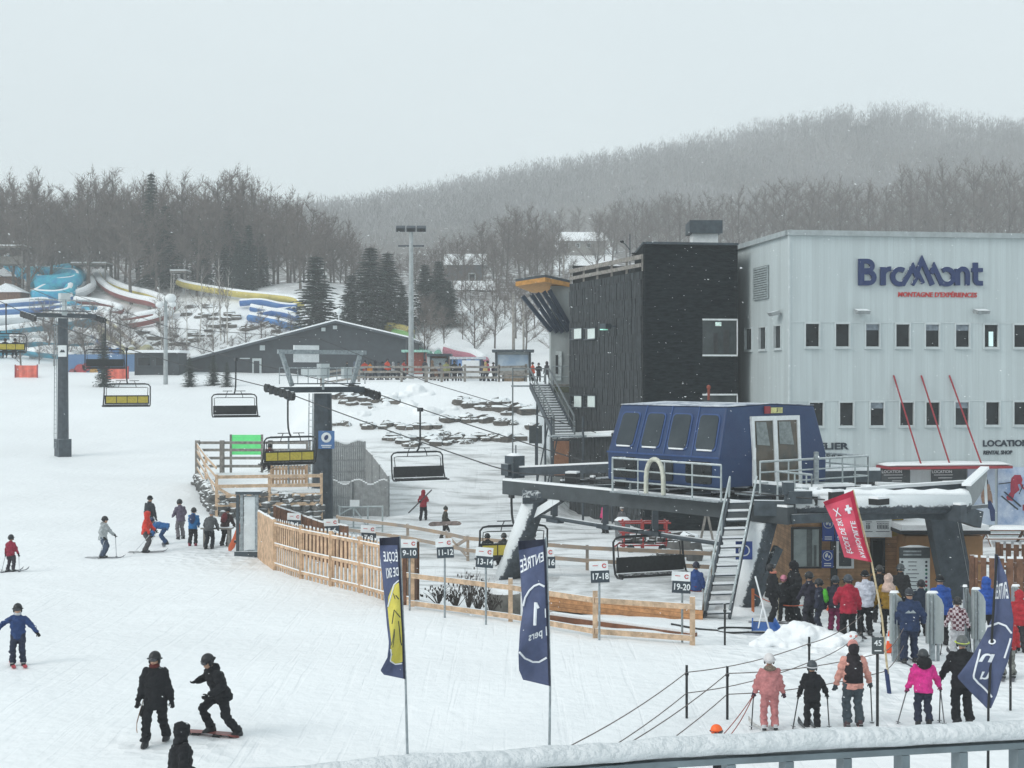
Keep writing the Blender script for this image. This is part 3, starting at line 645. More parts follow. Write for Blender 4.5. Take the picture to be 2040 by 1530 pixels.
# ------------------------------------------------------------------ black and grey building
B0 = V((7.1, 75, 0)); C0 = V((12.15, 75.75, 0)); D0 = V((3.6, 86, 0)); sd = (D0 - B0).normalized(); sl = (D0 - B0).length; nd = V((-sd.y, sd.x, 0))
fd = (C0 - B0).normalized(); fl = (C0 - B0).length; fn = V((fd.y, -fd.x, 0))
M_char = mk('charred_cladding', (.003, .005, .007), .95, .4, 3.2, rgb2=(.022, .029, .033), bump=1.0, bscale=9, stretch=(.7, .7, 3.4), spec=.08)
M_slat = mk('grey_slat_boards', (.038, .045, .05), .8, .25, 3); M_slatback = mk('slat_backing_board', (.04, .043, .045), .9)  # second one is plain dark boarding, also used for parapet and furniture
bb = thing('black_building', 'dark grey slatted and black clad building with roof terrace', 'building', B0)
x = MB(); x.extrude([B0 + V((0, 0, -1.3)), C0 + V((.02, .02, -1.3)), C0 + V((-.8, 7, -1.3)), B0 + sd * .35 + V((.1, 6, -1.3)), B0 + sd * .3 + V((0, 0, -1.3))], (0, 0, 15.55)); x.build('tower_wall', M_char, bb)
x = MB(); i0 = B0 + sd * .32; x.extrude([i0 + V((0, 0, -1.3)), i0 + V((5.0, 6, -1.3)), D0 + V((9, 6, -1.3)), D0 + V((0, 0, -1.3))], (0, 0, 14.15)); x.build('wing_wall', M_slatback, bb)
R2 = random.Random(9); x = MB(); z = -1.3; row = 0
while z < 12.8:
    hh = min(.98, 12.86 - z); a = .34 + (.09 if row % 2 else 0)
    while a < sl:
        wd = .21; pr = .05 + .035 * R2.random(); o = i0 + sd * (a - .32)
        c = [o + V((0, 0, z + .01)), o + sd * wd + V((0, 0, z + .01)), o + sd * wd + nd * pr + V((0, 0, z + .01)), o + nd * pr + V((0, 0, z + .01))]
        x.hexa(c + [q + V((0, 0, hh - .02)) for q in c]); a += .27
    z += .98; row += 1
x.build('slat_cladding', M_slat, bb)
def sidept(px, py, off=0.0):
    k = (px - CX) / F; t = (B0.x - k * B0.y) / (k * sd.y - sd.x); p = B0 + sd * t; return p + nd * off + V((0, 0, HC + (HY - py) / F * p.y))
M_blind = mk('white_blind', (.66, .74, .72), .7, .04, 3)
for y0, y1 in ((653, 677), (788, 811)):
    for a, b in ((1140, 1163), (1167, 1190)):
        p = sidept(a, y1, .12); q = sidept(b, y0, .12); m_ = MB(); q0 = V((q.x, q.y, p.z)); p1 = V((p.x, p.y, q.z))
        m_.beam(p, q0, .1, .07); m_.beam(p1, q, .1, .06); m_.beam(p, p1, .06, .1, up=(0, 1, 0)); m_.beam(q0, q, .06, .1, up=(0, 1, 0)); o = m_.build('window', M_steel_bare, bb)
        pp = lambda f, zz, of: p.lerp(q0, f) + V((0, 0, (q.z - p.z) * zz)) + nd * of
        g_ = MB(); g_.hexa([pp(0, 0, -.02), pp(1, 0, -.02), pp(1, 0, 0), pp(0, 0, 0), pp(0, 1, -.02), pp(1, 1, -.02), pp(1, 1, 0), pp(0, 1, 0)]); g_.build('pane', M_glass, o)
        g_ = MB(); g_.hexa([pp(.36, .04, 0.01), pp(.97, .04, 0.01), pp(.97, .04, .03), pp(.36, .04, .03), pp(.36, .96, .01), pp(.97, .96, .01), pp(.97, .96, .03), pp(.36, .96, .03)]); g_.build('blind', M_blind, o)
fl_ = sidept(1230, 650, .1); m_ = MB(); m_.beam(fl_, fl_ + nd * .5, .08, .08); m_.box(fl_ + nd * .6 + V((0, 0, -.02)), (.5, .4, .3), rz=.8); o = m_.build('floodlight', M_steel, bb); g_ = MB(); g_.box(fl_ + nd * .62 + V((-.1, -.2, -.2)), (.4, .25, .06), rz=.8); g_.build('lens', mk('lamp_glow', (.4, .9, .7), .4, emit=.5), o)
# terrace rail and parapet
x = MB()
for k, (zz, hh) in enumerate(((13.18, .2), (13.62, .24))):
    x.beam(i0 + nd * .06 + V((0, 0, zz)), D0 + nd * .06 + V((0, 0, zz)), .09, hh)
for k in range(6):
    p = i0.lerp(D0, k / 5); x.beam(p + V((0, 0, 12.85)), p + V((0, 0, 13.75)), .12, .12)
x.build('terrace_rail', M_woodgrey, bb)
x = MB(); pd = D0 + V((.12, .1, 0)); x.hexa([pd + V((0, 0, 12.87)), pd + V((4.4, .7, 12.87)), pd + V((4.4, 1.0, 12.87)), pd + V((0, .3, 12.87)), pd + V((0, 0, 14.0)), pd + V((4.4, .7, 14.0)), pd + V((4.4, 1.0, 14.0)), pd + V((0, .3, 14.0))]); x.build('parapet', M_slatback, bb)
x = MB(); x.beam(B0 + fn * .05 + V((0, 0, 14.32)), C0 + fn * .05 + V((0, 0, 14.32)), .3, .12); x.beam(B0 + nd * .03 + V((0, 0, 14.32)), B0 + nd * .03 + V((.1, 6, 14.32)), .2, .12); x.build('roof_edge', M_steel, bb)
# wide window in the black face
def facept(px, py, off=0.0):
    k = (px - CX) / F; t = (k * B0.y - B0.x) / (fd.x - k * fd.y); p = B0 + fd * t; return p + fn * off + V((0, 0, HC + (HY - py) / F * p.y))
for y0, y1 in ((637, 708), (786, 860)):
    a, b = 1399, 1468; p = facept(a, y1, .03); q = facept(b, y0, .03); m_ = MB(); dz = V((0, 0, q.z - p.z)); ex = V((q.x, q.y, p.z))
    m_.beam(p, ex, .22, .09); m_.beam(p + dz, q, .22, .09); m_.beam(ex, q, .05, .2, up=(0, 1, 0)); o = m_.build('wide_window', M_white, bb)
    g_ = MB(); e2 = ex - fd * .06; g_.hexa([p - fn * .05, e2 - fn * .05, e2 + fn * .02, p + fn * .02] + [r + dz for r in (p - fn * .05, e2 - fn * .05, e2 + fn * .02, p + fn * .02)]); g_.build('pane', mk('window_grey_glass', (.025, .034, .037), .15, .5, 1.3, rgb2=(.06, .072, .075)), o)
    g_ = MB()
    for f0, f1, h0, h1 in ((.32, .46, .06, .62), (.62, .80, .05, .72)):
        c = [p.lerp(e2, f0) + fn * .024, p.lerp(e2, f1) + fn * .024, p.lerp(e2, f1) + fn * .03, p.lerp(e2, f0) + fn * .03]; g_.hexa([r + dz * h0 for r in c] + [r + dz * h1 for r in c])
    g_.build('furniture_behind_glass', M_slatback, o)
    if y0 == 637:
        g_ = MB(); c = [p.lerp(e2, .38) + fn * .024, p.lerp(e2, .56) + fn * .024, p.lerp(e2, .56) + fn * .03, p.lerp(e2, .38) + fn * .03]; g_.hexa([r + dz * .82 for r in c] + [r + dz * .93 for r in c]); g_.build('ceiling_lamp', mk('lamp_panel', (.6, .75, .7), .5, emit=.35), o)
# roof ventilator and weather mast
p = P(1402, 487, 80); rv = thing('roof_ventilator', 'dark boxy ventilator on a white shaft above the black building', 'ventilator', (p.x, p.y, 14.1))
x = MB(); x.box((p.x, p.y, 14.75), (1.42, 1.4, 1.2)); x.build('shaft', M_white, rv); x = MB(); x.box((p.x, p.y, 15.62), (1.85, 1.9, .66)); x.beam((p.x - .93, p.y - .95, 15.62), (p.x + .93, p.y - .95, 15.62), .06, .74); x.build('hood', M_steel, rv)
p = P(1255, 512, 80); wm_ = thing('weather_mast', 'thin weather mast with sensors on the roof terrace', 'weather station', (p.x, p.y, 12.8))
x = MB(); x.tube([(p.x, p.y, 12.8), (p.x, p.y, 15.3)], .03, 6); x.tube([(p.x, p.y, 14.4), (p.x - .25, p.y, 14.7), (p.x - .42, p.y, 14.85)], .03, 6); x.build('mast', M_steel_bare, wm_)
x = MB(); x.ell((p.x - .45, p.y, 14.88), (.12, .08, .08)); x.box((p.x + .22, p.y, 13.95), (.24, .2, .28)); x.ell((p.x + .25, p.y, 14.2), (.16, .1, .08)); x.ell((p.x + .42, p.y, 13.6), (.07, .07, .1)); x.tube([(p.x, p.y, 13.9), (p.x + .3, p.y, 13.9)], .02, 6); x.build('sensors', M_black, wm_)
# ------------------------------------------------------------------ pale stair tower behind, with the timber canopy
M_conc = mk('pale_render', (.36, .39, .39), .8, .12, .6, stretch=(1, 1, .4))
E0 = P(1097, 750, 90); st = thing('stair_tower', 'pale grey tower behind the black building, with orange timber canopy', 'building', (E0.x, 90, 0))
x = MB(); x.extrude([V((E0.x, 90, -1)), V((E0.x + 2.2, 90.2, -1)), V((E0.x + 4.5, 96, -1)), V((E0.x + .1, 97, -1))], (0, 0, 14.0)); x.build('wall', M_conc, st)
x = MB(); zc = P(0, 566, 90).z; cp = [P(1027, 578, 89), P(1086, 560, 88.5), P(1136, 573, 90), P(1134, 584, 96), P(1060, 578, 96)]
M_orange = mk('orange_timber', (.55, .27, .07), .7, .15, 4)
top = [V((c.x, c.y, 13.2 + (.25 if i == 1 else 0))) for i, c in enumerate(cp)]; x.extrude(top, (0, 0, -.28)); ca = x.build('canopy', M_orange, st)
x = MB(); x.extrude([V((t.x, t.y, t.z + .005)) for t in top], (0, 0, .16)); x.build('roof_sheet', M_steel, ca)
for (ax, ay), (bx, by) in (((1041, 590), (1098, 660)), ((1058, 586), (1110, 662)), ((1070, 584), (1121, 662)), ((1083, 581), (1132, 660)), ((1094, 578), (1136, 652))):
    x = MB(); x.beam(P(ax, ay, 89.3), P(bx, by, 89.9), .16, .26); x.build('strut', mk('navy_steel', (.03, .045, .075), .5), ca)
x = MB(); a = P(1107, 700, 89.95); b = P(1119, 758, 89.95); x.box(((a.x + b.x) / 2, 89.98, (a.z + b.z) / 2), (b.x - a.x, .08, a.z - b.z)); o = x.build('door', mk('pale_door', (.55, .6, .6), .5), st); x = MB(); x.box(((a.x + b.x) / 2 - .12, 89.92, (a.z + b.z) / 2 + .1), (.16, .03, 1.2)); x.build('pane', M_glass, o)
bal = MB(); a = P(1101, 765, 89); b = P(1135, 765, 89); bal.box(((a.x + b.x) / 2, 89.3, a.z - .06), (b.x - a.x, 1.3, .12)); o = bal.build('balcony', M_woodgrey, st)
bal = MB(); bal.box(((a.x + b.x) / 2, 88.66, a.z - .36), (b.x - a.x - .1, .05, .36)); bal.build('balcony_box', mk('olive_board', (.10, .11, .07), .8), o)
bal = MB()
for zz in (0.45, 1.12): bal.tube([(a.x, 90, a.z + zz), (a.x, 88.68, a.z + zz), (b.x, 88.68, a.z + zz)], .035, 6)
for f in (0, .5, 1): bal.tube([(a.x + (b.x - a.x) * f, 88.68, a.z), (a.x + (b.x - a.x) * f, 88.68, a.z + 1.12)], .03, 6)
bal.build('railing', M_galv, o)
# outdoor steel stair
stt = thing('outdoor_stairs', 'snowy steel outdoor staircase beside the black building', 'stairs', (1.6, 92, 0))
tp_, bt_ = P(1056, 768, 89), P(1103, 866, 80.5); wdt = V((1.2, .3, 0))
x = MB(); x.beam(tp_, bt_, .09, .36); x.beam(tp_ + wdt, bt_ + wdt, .09, .36); x.build('stringer', M_steel_bare, stt)
x = MB(); nst = 19; cap = MB()
for k in range(nst + 1):
    p = tp_.lerp(bt_, k / nst); c = p + wdt / 2; x.box(c, (1.2, .30, .05), rz=.27); cap.box(c + V((0, 0, .065)), (1.1, .27, .08), rz=.27)
x.build('tread', M_steel_bare, stt); cap.build('snow_on_treads', M_cap, stt)
for off in (V((0, 0, 0)), wdt):
    x = MB(); h1 = V((0, 0, 1.05)); x.tube([tp_ + off + V((-.2, .6, 1.05)), tp_ + off + h1, bt_ + off + h1, bt_ + off], .065, 6); x.tube([tp_ + off + h1 * .5, bt_ + off + h1 * .5], .03, 6)
    for k in range(6): p = tp_.lerp(bt_, k / 5) + off; x.tube([p, p + h1], .03, 6)
    x.build('handrail', mk('dull_rail', (.16, .18, .19), .5, .15, 6, metal=.3), stt)
x = MB(); lp = tp_ + V((-.2, 1.0, 0)); x.box(lp + V((.2, .3, -.04)), (2.4, 1.9, .1)); x.build('landing', M_galv, stt)
x = MB()
for dx, dy in ((-.9, -.5), (1.2, -.5), (-.9, 1.1), (1.2, 1.1)): p = lp + V((dx, dy, 0)); x.tube([V((p.x, p.y, T(p.x, p.y) - .3)), V((p.x, p.y, p.z + 1.1))], .05, 6)
for zz in (.55, 1.08): x.tube([lp + V((-.9, -.5, zz)), lp + V((-.9, 1.1, zz)), lp + V((1.2, 1.1, zz))], .04, 6)
x.build('landing_rail', MATS['dull_rail'], stt)
x = MB(); lb_ = bt_ + V((.75, -.55, -.05)); x.box(lb_, (2.0, 1.1, .1), rz=.2); x.build('lower_landing', M_galv, stt)
for dx, dy in ((-.9, -.4), (.9, -.4), (-.9, .4), (.9, .4)): x = MB(); p = lb_ + V((dx, dy, 0)); x.tube([V((p.x, p.y, T(p.x, p.y) - .3)), V((p.x, p.y, p.z + 1.1))], .05, 6); x.build('landing_post', M_steel_bare, stt)
for k in (.25, .6): p = tp_.lerp(bt_, k) + wdt * .5; x = MB(); x.beam(V((p.x - .5, p.y, T(p.x - .5, p.y) - .3)), p + V((-.5, 0, -.15)), .12, .12, up=(0, 1, 0)); x.beam(V((p.x - .5, p.y, T(p.x - .5, p.y) + .3)), p + V((.5, 0, -.15)), .08, .08, up=(0, 1, 0)); x.build('stair_support', M_steel_bare, stt)
# boarded bin store by the stairs
p = P(1067, 866, 92); x = MB(); x.box((p.x, 92, p.z), (.85, .1, 1.15)); o = tag(x.build('stair_sign', M_board), 'black board on a post at the foot of the outdoor stairs', 'sign'); x = MB(); x.tube([(p.x, 92.1, T(p.x, 92) - .3), (p.x, 92.1, p.z)], .05, 6); x.build('post', M_steel_bare, o)
p = P(1120, 870, 87); q = P(1222, 866, 78); x = MB(); x.tube([p, q], .14, 10); o = tag(x.build('snowmaking_pipe', M_frost), 'snow covered horizontal pipe before the grey slatted wall', 'pipe')
x = MB(); x.tube([p + V((0, 0, .16)), q + V((0, 0, .16))], .13, 8, flat=.6); x.build('snow_cap', M_cap, o, smooth=True)
x = MB()
for f in (.02, .98): a = p.lerp(q, f); x.tube([V((a.x, a.y, T(a.x, a.y) - .2)), a], .05, 6)
x.build('support', M_steel_bare, o)
p = P(1131, 912, 86.5); x = MB(); x.box((p.x - .35, 86.2, p.z), (1.0, .08, 2.1)); o = tag(x.build('brown_door', mk('rust_door', (.32, .15, .08), .7, .15, 3)), 'rust brown door at the foot of the stair tower', 'door'); x = MB(); x.box((p.x - .35, 86.3, p.z), (1.2, .1, 2.3)); x.build('frame', M_steel_bare, o)

# ------------------------------------------------------------------ gabled hall and huts on the plateau
HD = 165.0; M_hall = mk('slate_cladding', (.038, .047, .056), .8, .15, 1.2); gh = thing('gabled_hall', 'dark slate coloured hall with one broad low gable', 'building', P(600, 752, HD))
def hp(px, py, d=HD): return P(px, py, d)
fr = [hp(352, 770), hp(352, 726), hp(668, 644), hp(808, 676), hp(808, 770)]
x = MB(); x.extrude(fr, (0, 26, 0)); x.build('wall', M_hall, gh)
for a, b in (((340, 729), (668, 643)), ((668, 643), (813, 676.5))):
    x = MB(); p = hp(*a, HD - .8); q = hp(*b, HD - .8); x.hexa([p, q, q + V((0, 27.5, 0)), p + V((0, 27.5, 0)), p + V((0, 0, .25)), q + V((0, 0, .25)), q + V((0, 27.5, .25)), p + V((0, 27.5, .25))]); r_ = x.build('roof', M_steel_bare, gh)
    x = MB(); p += V((0, 0, .255)); q += V((0, 0, .255)); x.hexa([p, q, q + V((0, 27.5, 0)), p + V((0, 27.5, 0)), p + V((0, 0, .16)), q + V((0, 0, .16)), q + V((0, 27.5, .16)), p + V((0, 27.5, .16))]); x.build('snow_cover', M_cap, r_)
def hall_panel(nm, px0, py0, px1, py1, mt, off=.06, parent=None):
    a = hp(px0, py0); b = hp(px1, py1); x = MB(); x.box(((a.x + b.x) / 2, HD - off, (a.z + b.z) / 2), (abs(b.x - a.x), .12, abs(a.z - b.z))); return x.build(nm, mt, parent or gh)
dr = hall_panel('door', 503, 714, 521, 752, M_frame); hall_panel('pane', 506, 719, 517, 745, M_hall, .13, dr)
hall_panel('vent_box', 518, 688, 528, 698, M_frame, .1); hall_panel('trim', 478, 713, 498, 715, M_frame)
for px, py in ((645, 656), (668, 652)):
    o = hall_panel('floodlight', px - 4, py - 3, px + 4, py + 4, M_frame, .3)
x = MB(); p = hp(675, 640); x.tube([p, p + V((0, 0, 1.6))], .06, 6); x.ell(p + V((0, 0, 1.2)), .35); x.build('roof_beacon', M_white, gh)
hall_panel('wall_panel', 600, 735, 640, 750, M_frame, .1)
hu = thing('dark_hut', 'low dark hut with snowy flat roof left of the hall', 'hut', P(312, 748, 160))
a = P(268, 748, 160); b = P(356, 748, 160); x = MB(); x.box(((a.x + b.x) / 2, 162, 8.6), (b.x - a.x, 4, 2.6)); x.build('wall', M_hall, hu)
x = MB(); x.box(((a.x + b.x) / 2 - .3, 161.8, 10.05), (b.x - a.x + 1.2, 5.2, .3)); r_ = x.build('roof', M_cap, hu)
for f in (.22, .62):
    x = MB(); cx_ = a.x + (b.x - a.x) * f; x.box((cx_, 159.95, 8.9), (1.5, .1, 1.1)); o = x.build('window', M_steel_bare, hu); x = MB(); x.box((cx_, 159.88, 8.9), (1.3, .04, .9)); x.build('pane', M_glass, o)

def house(nm, label, px0, px1, yb, ye, yr, d, wallm, depth=9.0, wins=(), snowroof=True):
    a = P(px0, yb, d); b = P(px1, yb, d); ze = P(0, ye, d).z; zr = P(0, yr, d).z; t_ = thing(nm, label, 'house', ((a.x + b.x) / 2, d, a.z))
    x = MB(); x.box(((a.x + b.x) / 2, d + depth / 2, (a.z - 3 + ze) / 2), (b.x - a.x, depth, ze - a.z + 3)); x.build('wall', wallm, t_)
    x = MB(); e = .7; x.extrude([V((a.x - e, d - e, ze)), V((a.x - e, d + depth / 2, zr)), V((a.x - e, d + depth + e, ze))], (b.x - a.x + 2 * e, 0, 0)); r_ = x.build('roof', M_cap, t_)
    for u0, u1, v0, v1 in wins:
        x = MB(); cx_ = a.x + (b.x - a.x) * (u0 + u1) / 2; cz = a.z + (ze - a.z) * (v0 + v1) / 2; x.box((cx_, d - .05, cz), ((b.x - a.x) * (u1 - u0), .12, (ze - a.z) * (v1 - v0))); o = x.build('window', M_frame, t_)
        x = MB(); x.box((cx_, d - .12, cz), ((b.x - a.x) * (u1 - u0) * .7, .06, (ze - a.z) * (v1 - v0) * .75)); x.build('pane', M_glass, o)
    return t_
M_hg = mk('grey_house_wall', (.13, .145, .155), .8, .12, .6)
house('grey_house', 'grey hillside house with two pale windows, nearest above the spruces', 900, 978, 640, 578, 556, 258, M_hg, wins=((.12, .3, .25, .75), (.58, .78, .25, .75)))
house('grey_house', 'upper grey hillside house with broad snowy roof', 890, 962, 580, 528, 502, 290, M_hg, wins=((.6, .8, .3, .7),))
house('hilltop_house', 'long house with white snowy roof by the hill clearing', 1116, 1204, 500, 480, 459, 395, mk('beige_house_wall', (.22, .21, .19), .8), wins=((.1, .2, .3, .8), (.35, .45, .3, .8), (.6, .7, .3, .8)))
house('hilltop_house', 'tiny pale house high on the far wooded ridge', 1704, 1730, 262, 250, 238, 720, M_hg)
# ================================================================== chairlift
TH = math.radians(38); U = V((-math.sin(TH), math.cos(TH), 0)); CR = V((math.cos(TH), math.sin(TH), 0)); UP = V((0, 0, 1)); RZ = TH
MT = V((-10.1, 75, 0)); GA = 2.6                          # middle tower, half gauge
def ln(side, k, z=0.0):                                   # point k metres downhill of the middle tower on the near (-1) or far (+1) strand
    p = MT + CR * (GA * side) - U * k; return V((p.x, p.y, z))
ZM, ZL = 6.50, 11.75
def rope_z(k):
    if k <= 0:
        t = -k / 38.1; return ZM + (ZL - ZM) * t - 1.1 * t * (1 - t) if t <= 1 else ZL + (t - 1) * 7.5
    t = min(k / 19.6, 1); return ZM + (3.25 - ZM) * t - .3 * t * (1 - t)
for side, word in ((-1, 'near'), (1, 'far')):
    pts = [ln(side, k, rope_z(k)) for k in np.linspace(-75, 36, 70)]
    x = MB(); x.tube(pts, .026, 6); tag(x.build('haul_rope', M_rope), 'black steel haul rope sloping down to the terminal, %s strand of the lift' % ('left-hand' if side < 0 else 'right-hand'), 'cable', 'haul ropes of the chairlift')
x = MB(); x.tube([MT + UP * 9.2 - CR * .2, MT - U * 10 + UP * 6.9, MT - U * 22 + UP * 4.9], .018, 5); tag(x.build('signal_cable', M_rope), 'thin sagging signal cable from the middle tower to the blue terminal', 'cable')
x = MB(); x.tube([MT + UP * 9.2, MT + U * 19 + UP * 10.3, MT + U * 38.1 + UP * 13.6], .018, 5); tag(x.build('signal_cable', M_rope), 'thin signal cable strung between the two lift towers', 'cable')

def tower(base, zx, hz_frame, label, width, lean=0.0, pads=False):
    gz = T(base.x, base.y); t = thing('lift_tower', label, 'lift tower', (base.x, base.y, gz)); b = V((base.x, base.y, gz)); tx = U * lean
    topz = zx - .35; hh = topz - gz
    x = MB()
    if pads: x.box(b + UP * .6, (width * 1.2, width * 1.2, 1.4), rz=RZ); o = x.build('base_block', M_steel, t); x = MB()
    x.loft([(b - UP * .5, CR * width * .55, U * width * .55), (b + tx + UP * hh, CR * width * .45, U * width * .45)], 4 if False else 12); x.build('mast', M_steel_bare, t, smooth=False)
    c = b + tx + UP * (hh + .2)
    x = MB(); x.beam(c - CR * (GA - .1), c + CR * (GA - .1), .42, .30); x.beam(c - CR * 1.9 - U * .5 + UP * .32, c + CR * 1.9 - U * .5 + UP * .32, .5, .06); x.build('crossarm', M_steel, t)
    # catwalk and its rail
    x = MB()
    for s in (-1, 1):
        o_ = -U * s * .55
        x.tube([c + o_ - CR * 2.3 + UP * .3, c + o_ - CR * 2.3 + UP * 1.15, c + o_ + CR * 2.3 + UP * 1.15, c + o_ + CR * 2.3 + UP * .3], .03, 6); x.tube([c + o_ - CR * 2.3 + UP * .75, c + o_ + CR * 2.3 + UP * .75], .025, 6)
        for q in (-1.2, 0, 1.2): x.tube([c + o_ + CR * q + UP * .3, c + o_ + CR * q + UP * 1.15], .025, 6)
    x.build('catwalk_rail', M_galv, t)
    for s in (-1, 1):
        sh = MB(); wh = MB(); pc = V((c.x, c.y, zx)) + CR * GA * s
        slope = -(.165) if base.y < 90 else -.16
        dirn = (U - UP * slope * -1).normalized() if False else (U + UP * .15).normalized()
        sh.beam(pc - dirn * 1.5 - UP * .30, pc + dirn * 1.5 - UP * .30, .16, .14)
        for q in (-1.35, -.8, -.27, .27, .8, 1.35):
            w0 = pc + dirn * q - UP * .26; wh.tube([w0 - CR * .09, w0 + CR * .09], .235, 12)
        for q in (-1, 1): sh.beam(pc + dirn * q * 1.05 - UP * .5, pc + dirn * q * .25 - UP * .32, .1, .12); sh.beam(pc - CR * s * .3 - UP * .15, pc - UP * .2, .2, .2)
        o = sh.build('sheave_train', M_steel_bare, t); wh.build('sheaves', M_black, o)
    if hz_frame:
        x = MB(); z1 = hz_frame
        x.beam(c - CR * (GA + .1) + UP * z1, c + CR * (GA + .1) + UP * z1, .16, .22)
        for s in (-1, 1): x.beam(c + CR * s * (GA - .75) + UP * .3, c + CR * s * (GA - .1) * .95 + UP * z1, .2, .2) if s > 0 else x.beam(c - CR * (GA - .75) + UP * .2, c - CR * (GA - .1) + UP * z1, .2, .2)
        x.build('lifting_frame', M_frost if False else M_galv, t)
    x = MB()
    for s in (-.2, .2): x.tube([b - CR * (width * .75) + U * s + UP * .6, b + tx * 1 - CR * (width * .68) + U * s + UP * hh], .028, 6)
    k = int(hh / .34)
    for i in range(2, k): p = b + tx * (i / k) - CR * (width * .71) + UP * (hh * i / k); x.tube([p - U * .2, p + U * .2], .018, 5)
    x.build('ladder', M_galv, t)
    return t, c, b
t1, c1, b1 = tower(MT, ZM + .15, 2.0, 'nearer lift tower, standing beside the brown board fence', 1.05)
a = P(598, 712, 74); x = MB(); cc = c1 + UP * 2.25; x.box(cc - CR * 1.0 - UP * .35, (1.5, .1, .9), rz=RZ); x.build('white_panel', M_white, t1)
x = MB(); x.box(c1 - CR * .15 - U * .3 + UP * 1.0, (.55, .4, .75), rz=RZ); x.beam(c1 - CR * .15 - U * .3, c1 - CR * .15 - U * .3 + UP * .7, .12, .12); x.build('control_box', M_frame, t1); x = MB(); x.box(c1 + CR * 1.3 - U * .3 + UP * .9, (.5, .3, .6), rz=RZ); x.build('control_box', M_frame, t1)
p = V((b1.x, b1.y - .62, HC + (HY - 876) / F * 74.4)); x = MB(); x.box(p + V((.28, 0, 0)), (.85, .06, .95)); o = x.build('blue_sign', mk('sign_blue', (.07, .17, .38), .5, .1, 4), t1)
x = MB(); x.ell(p + V((.28, -.05, .12)), (.27, .02, .27), nu=18); x.box(p + V((.28, -.04, -.3)), (.55, .03, .05)); x.box(p + V((.28, -.04, -.39)), (.45, .03, .04)); x.build('sign_disc', M_white, o); x = MB(); x.ell(p + V((.28, -.075, .12)), (.10, .015, .15), R=Matrix.Rotation(.5, 3, 'Y')); x.build('sign_figure', M_navy, o)
LT = MT + U * 38.1
t2, c2, b2 = tower(LT, ZL + .15, 0, 'farther lift tower on the open piste, leaning slightly, on a square dark base', .80, lean=-.0, pads=True)
x = MB(); x.box(c2 + UP * 1.35 - U * .3, (.75, .5, .6), rz=RZ); x.beam(c2 - U * .3, c2 + UP * 1.1 - U * .3, .3, .3); x.build('control_box', M_frame, t2)
p = V((b2.x + .12, b2.y - .52, HC + (HY - 699) / F * 104)); x = MB(); x.box(p, (.62, .06, .85)); o = x.build('white_sign', M_white, t2); x = MB(); x.extrude([p + V((-.2, -.04, -.1)), p + V((-.02, -.04, .12)), p + V((.06, -.04, .02)), p + V((.12, -.04, .1)), p + V((.22, -.04, -.1))], (0, -.01, 0)); x.build('sign_mountain', M_ink, o)

# ---- chairs
M_chair = mk('black_chair_frame', (.014, .016, .02), .45, .2, 6); M_pad = mk('black_seat_pad', (.02, .022, .024), .7, .25, 9, snow=.35, snow_lo=.6)
def make_chair(label, up=0.0):
    """hangs from its grip at the local origin; x across, y uphill"""
    root = thing('chairlift_chair', label, 'lift chair'); W = 1.42; made = []
    x = MB(); x.tube([(0, .0, .06), (0, 0, -.35), (0, 0, -1.35 + up), (.0, -.06, -1.75 + up), (0, -.22, -2.02 + up), (0, -.42, -2.16 + up)], .05, 8); x.box((0, 0, 0), (.14, .5, .2)); x.build('hanger', M_chair, root, local=True)
    x = MB(); x.tube([(-W + .32, -.42, -2.2), (W - .32, -.42, -2.2)], .05, 8)
    for s in (-1, 1): x.tube([(s * (W - .33), -.42, -2.2), (s * (W - .12), -.42, -2.24), (s * W, -.41, -2.38), (s * W, -.38, -2.75), (s * (W + .02), -.30, -3.2), (s * (W + .03), -.18, -3.52), (s * (W + .03), .0, -3.62), (s * (W + .02), .38, -3.60)], .042, 8)
    x.tube([(-W, -.05, -3.63), (W, -.05, -3.63)], .035, 6); x.build('frame', M_chair, root, local=True)
    x = MB(); x.box((0, .12, -3.55), (2 * W - .12, .50, .09)); x.build('seat', M_pad, root, local=True)
    x = MB(); x.box((0, -.225, -3.20), (2 * W - .1, .09, .56)); x.build('backrest', M_pad, root, local=True)
    for k in range(4):
        wd = (2 * W - .22) / 4; cx_ = -W + .11 + wd * (k + .5); x = MB(); x.box((cx_, -.285, -3.20), (wd - .05, .05, .40)); x.build('back_pad', M_yellow, root, local=True)
    x = MB(); x.tube([(-W + .14, -.30, -2.72), (-W + .14, -.38, -2.45), (-W + .3, -.40, -2.42), (W - .3, -.40, -2.42), (W - .14, -.38, -2.45), (W - .14, -.30, -2.72)], .022, 6)
    for s in (-1, 1):
        x.tube([(s * (W - .14), -.30, -2.72), (s * (W - .16), -.28, -3.05)], .022, 6); x.tube([(s * .55, -.40, -2.42), (s * .5, -.42, -2.2), (s * .42, -.44, -2.02)], .022, 6); x.tube([(s * .42 - .3, -.44, -2.0), (s * .42 + .3, -.44, -2.0)], .025, 6)
    x.build('restraint_bar', M_chair, root, local=True)
    if up:
        for ch in root.children:
            if not ch.name.startswith('hanger'): ch.location.z = up
    return root
CH = []; proto_chair = None
def chair(side, k, label, yaw, z=None, flip=False, up=0.0):
    global proto_chair
    if up: o = make_chair(label, up)
    elif proto_chair is None: o = proto_chair = make_chair(label)
    else: o = copy_tree(proto_chair)
    p = ln(side, k, rope_z(k) - .05 if z is None else z); o.location = p; o.rotation_euler = (0, 0, RZ + math.radians(yaw) + (PI if flip else 0))
    tag(o, label, 'lift chair', 'chairs hanging from the lift rope'); CH.append(o); return o
ch_a = chair(-1, -20.0, 'empty chair with yellow back pads, above the open piste', -14)
ch_b = chair(1, -15.2, 'empty black chair over the crest, right of the yellow one', -14, flip=True)
ch_c = chair(1, -36.4, 'empty black chair beside the farther tower', -14, flip=True)
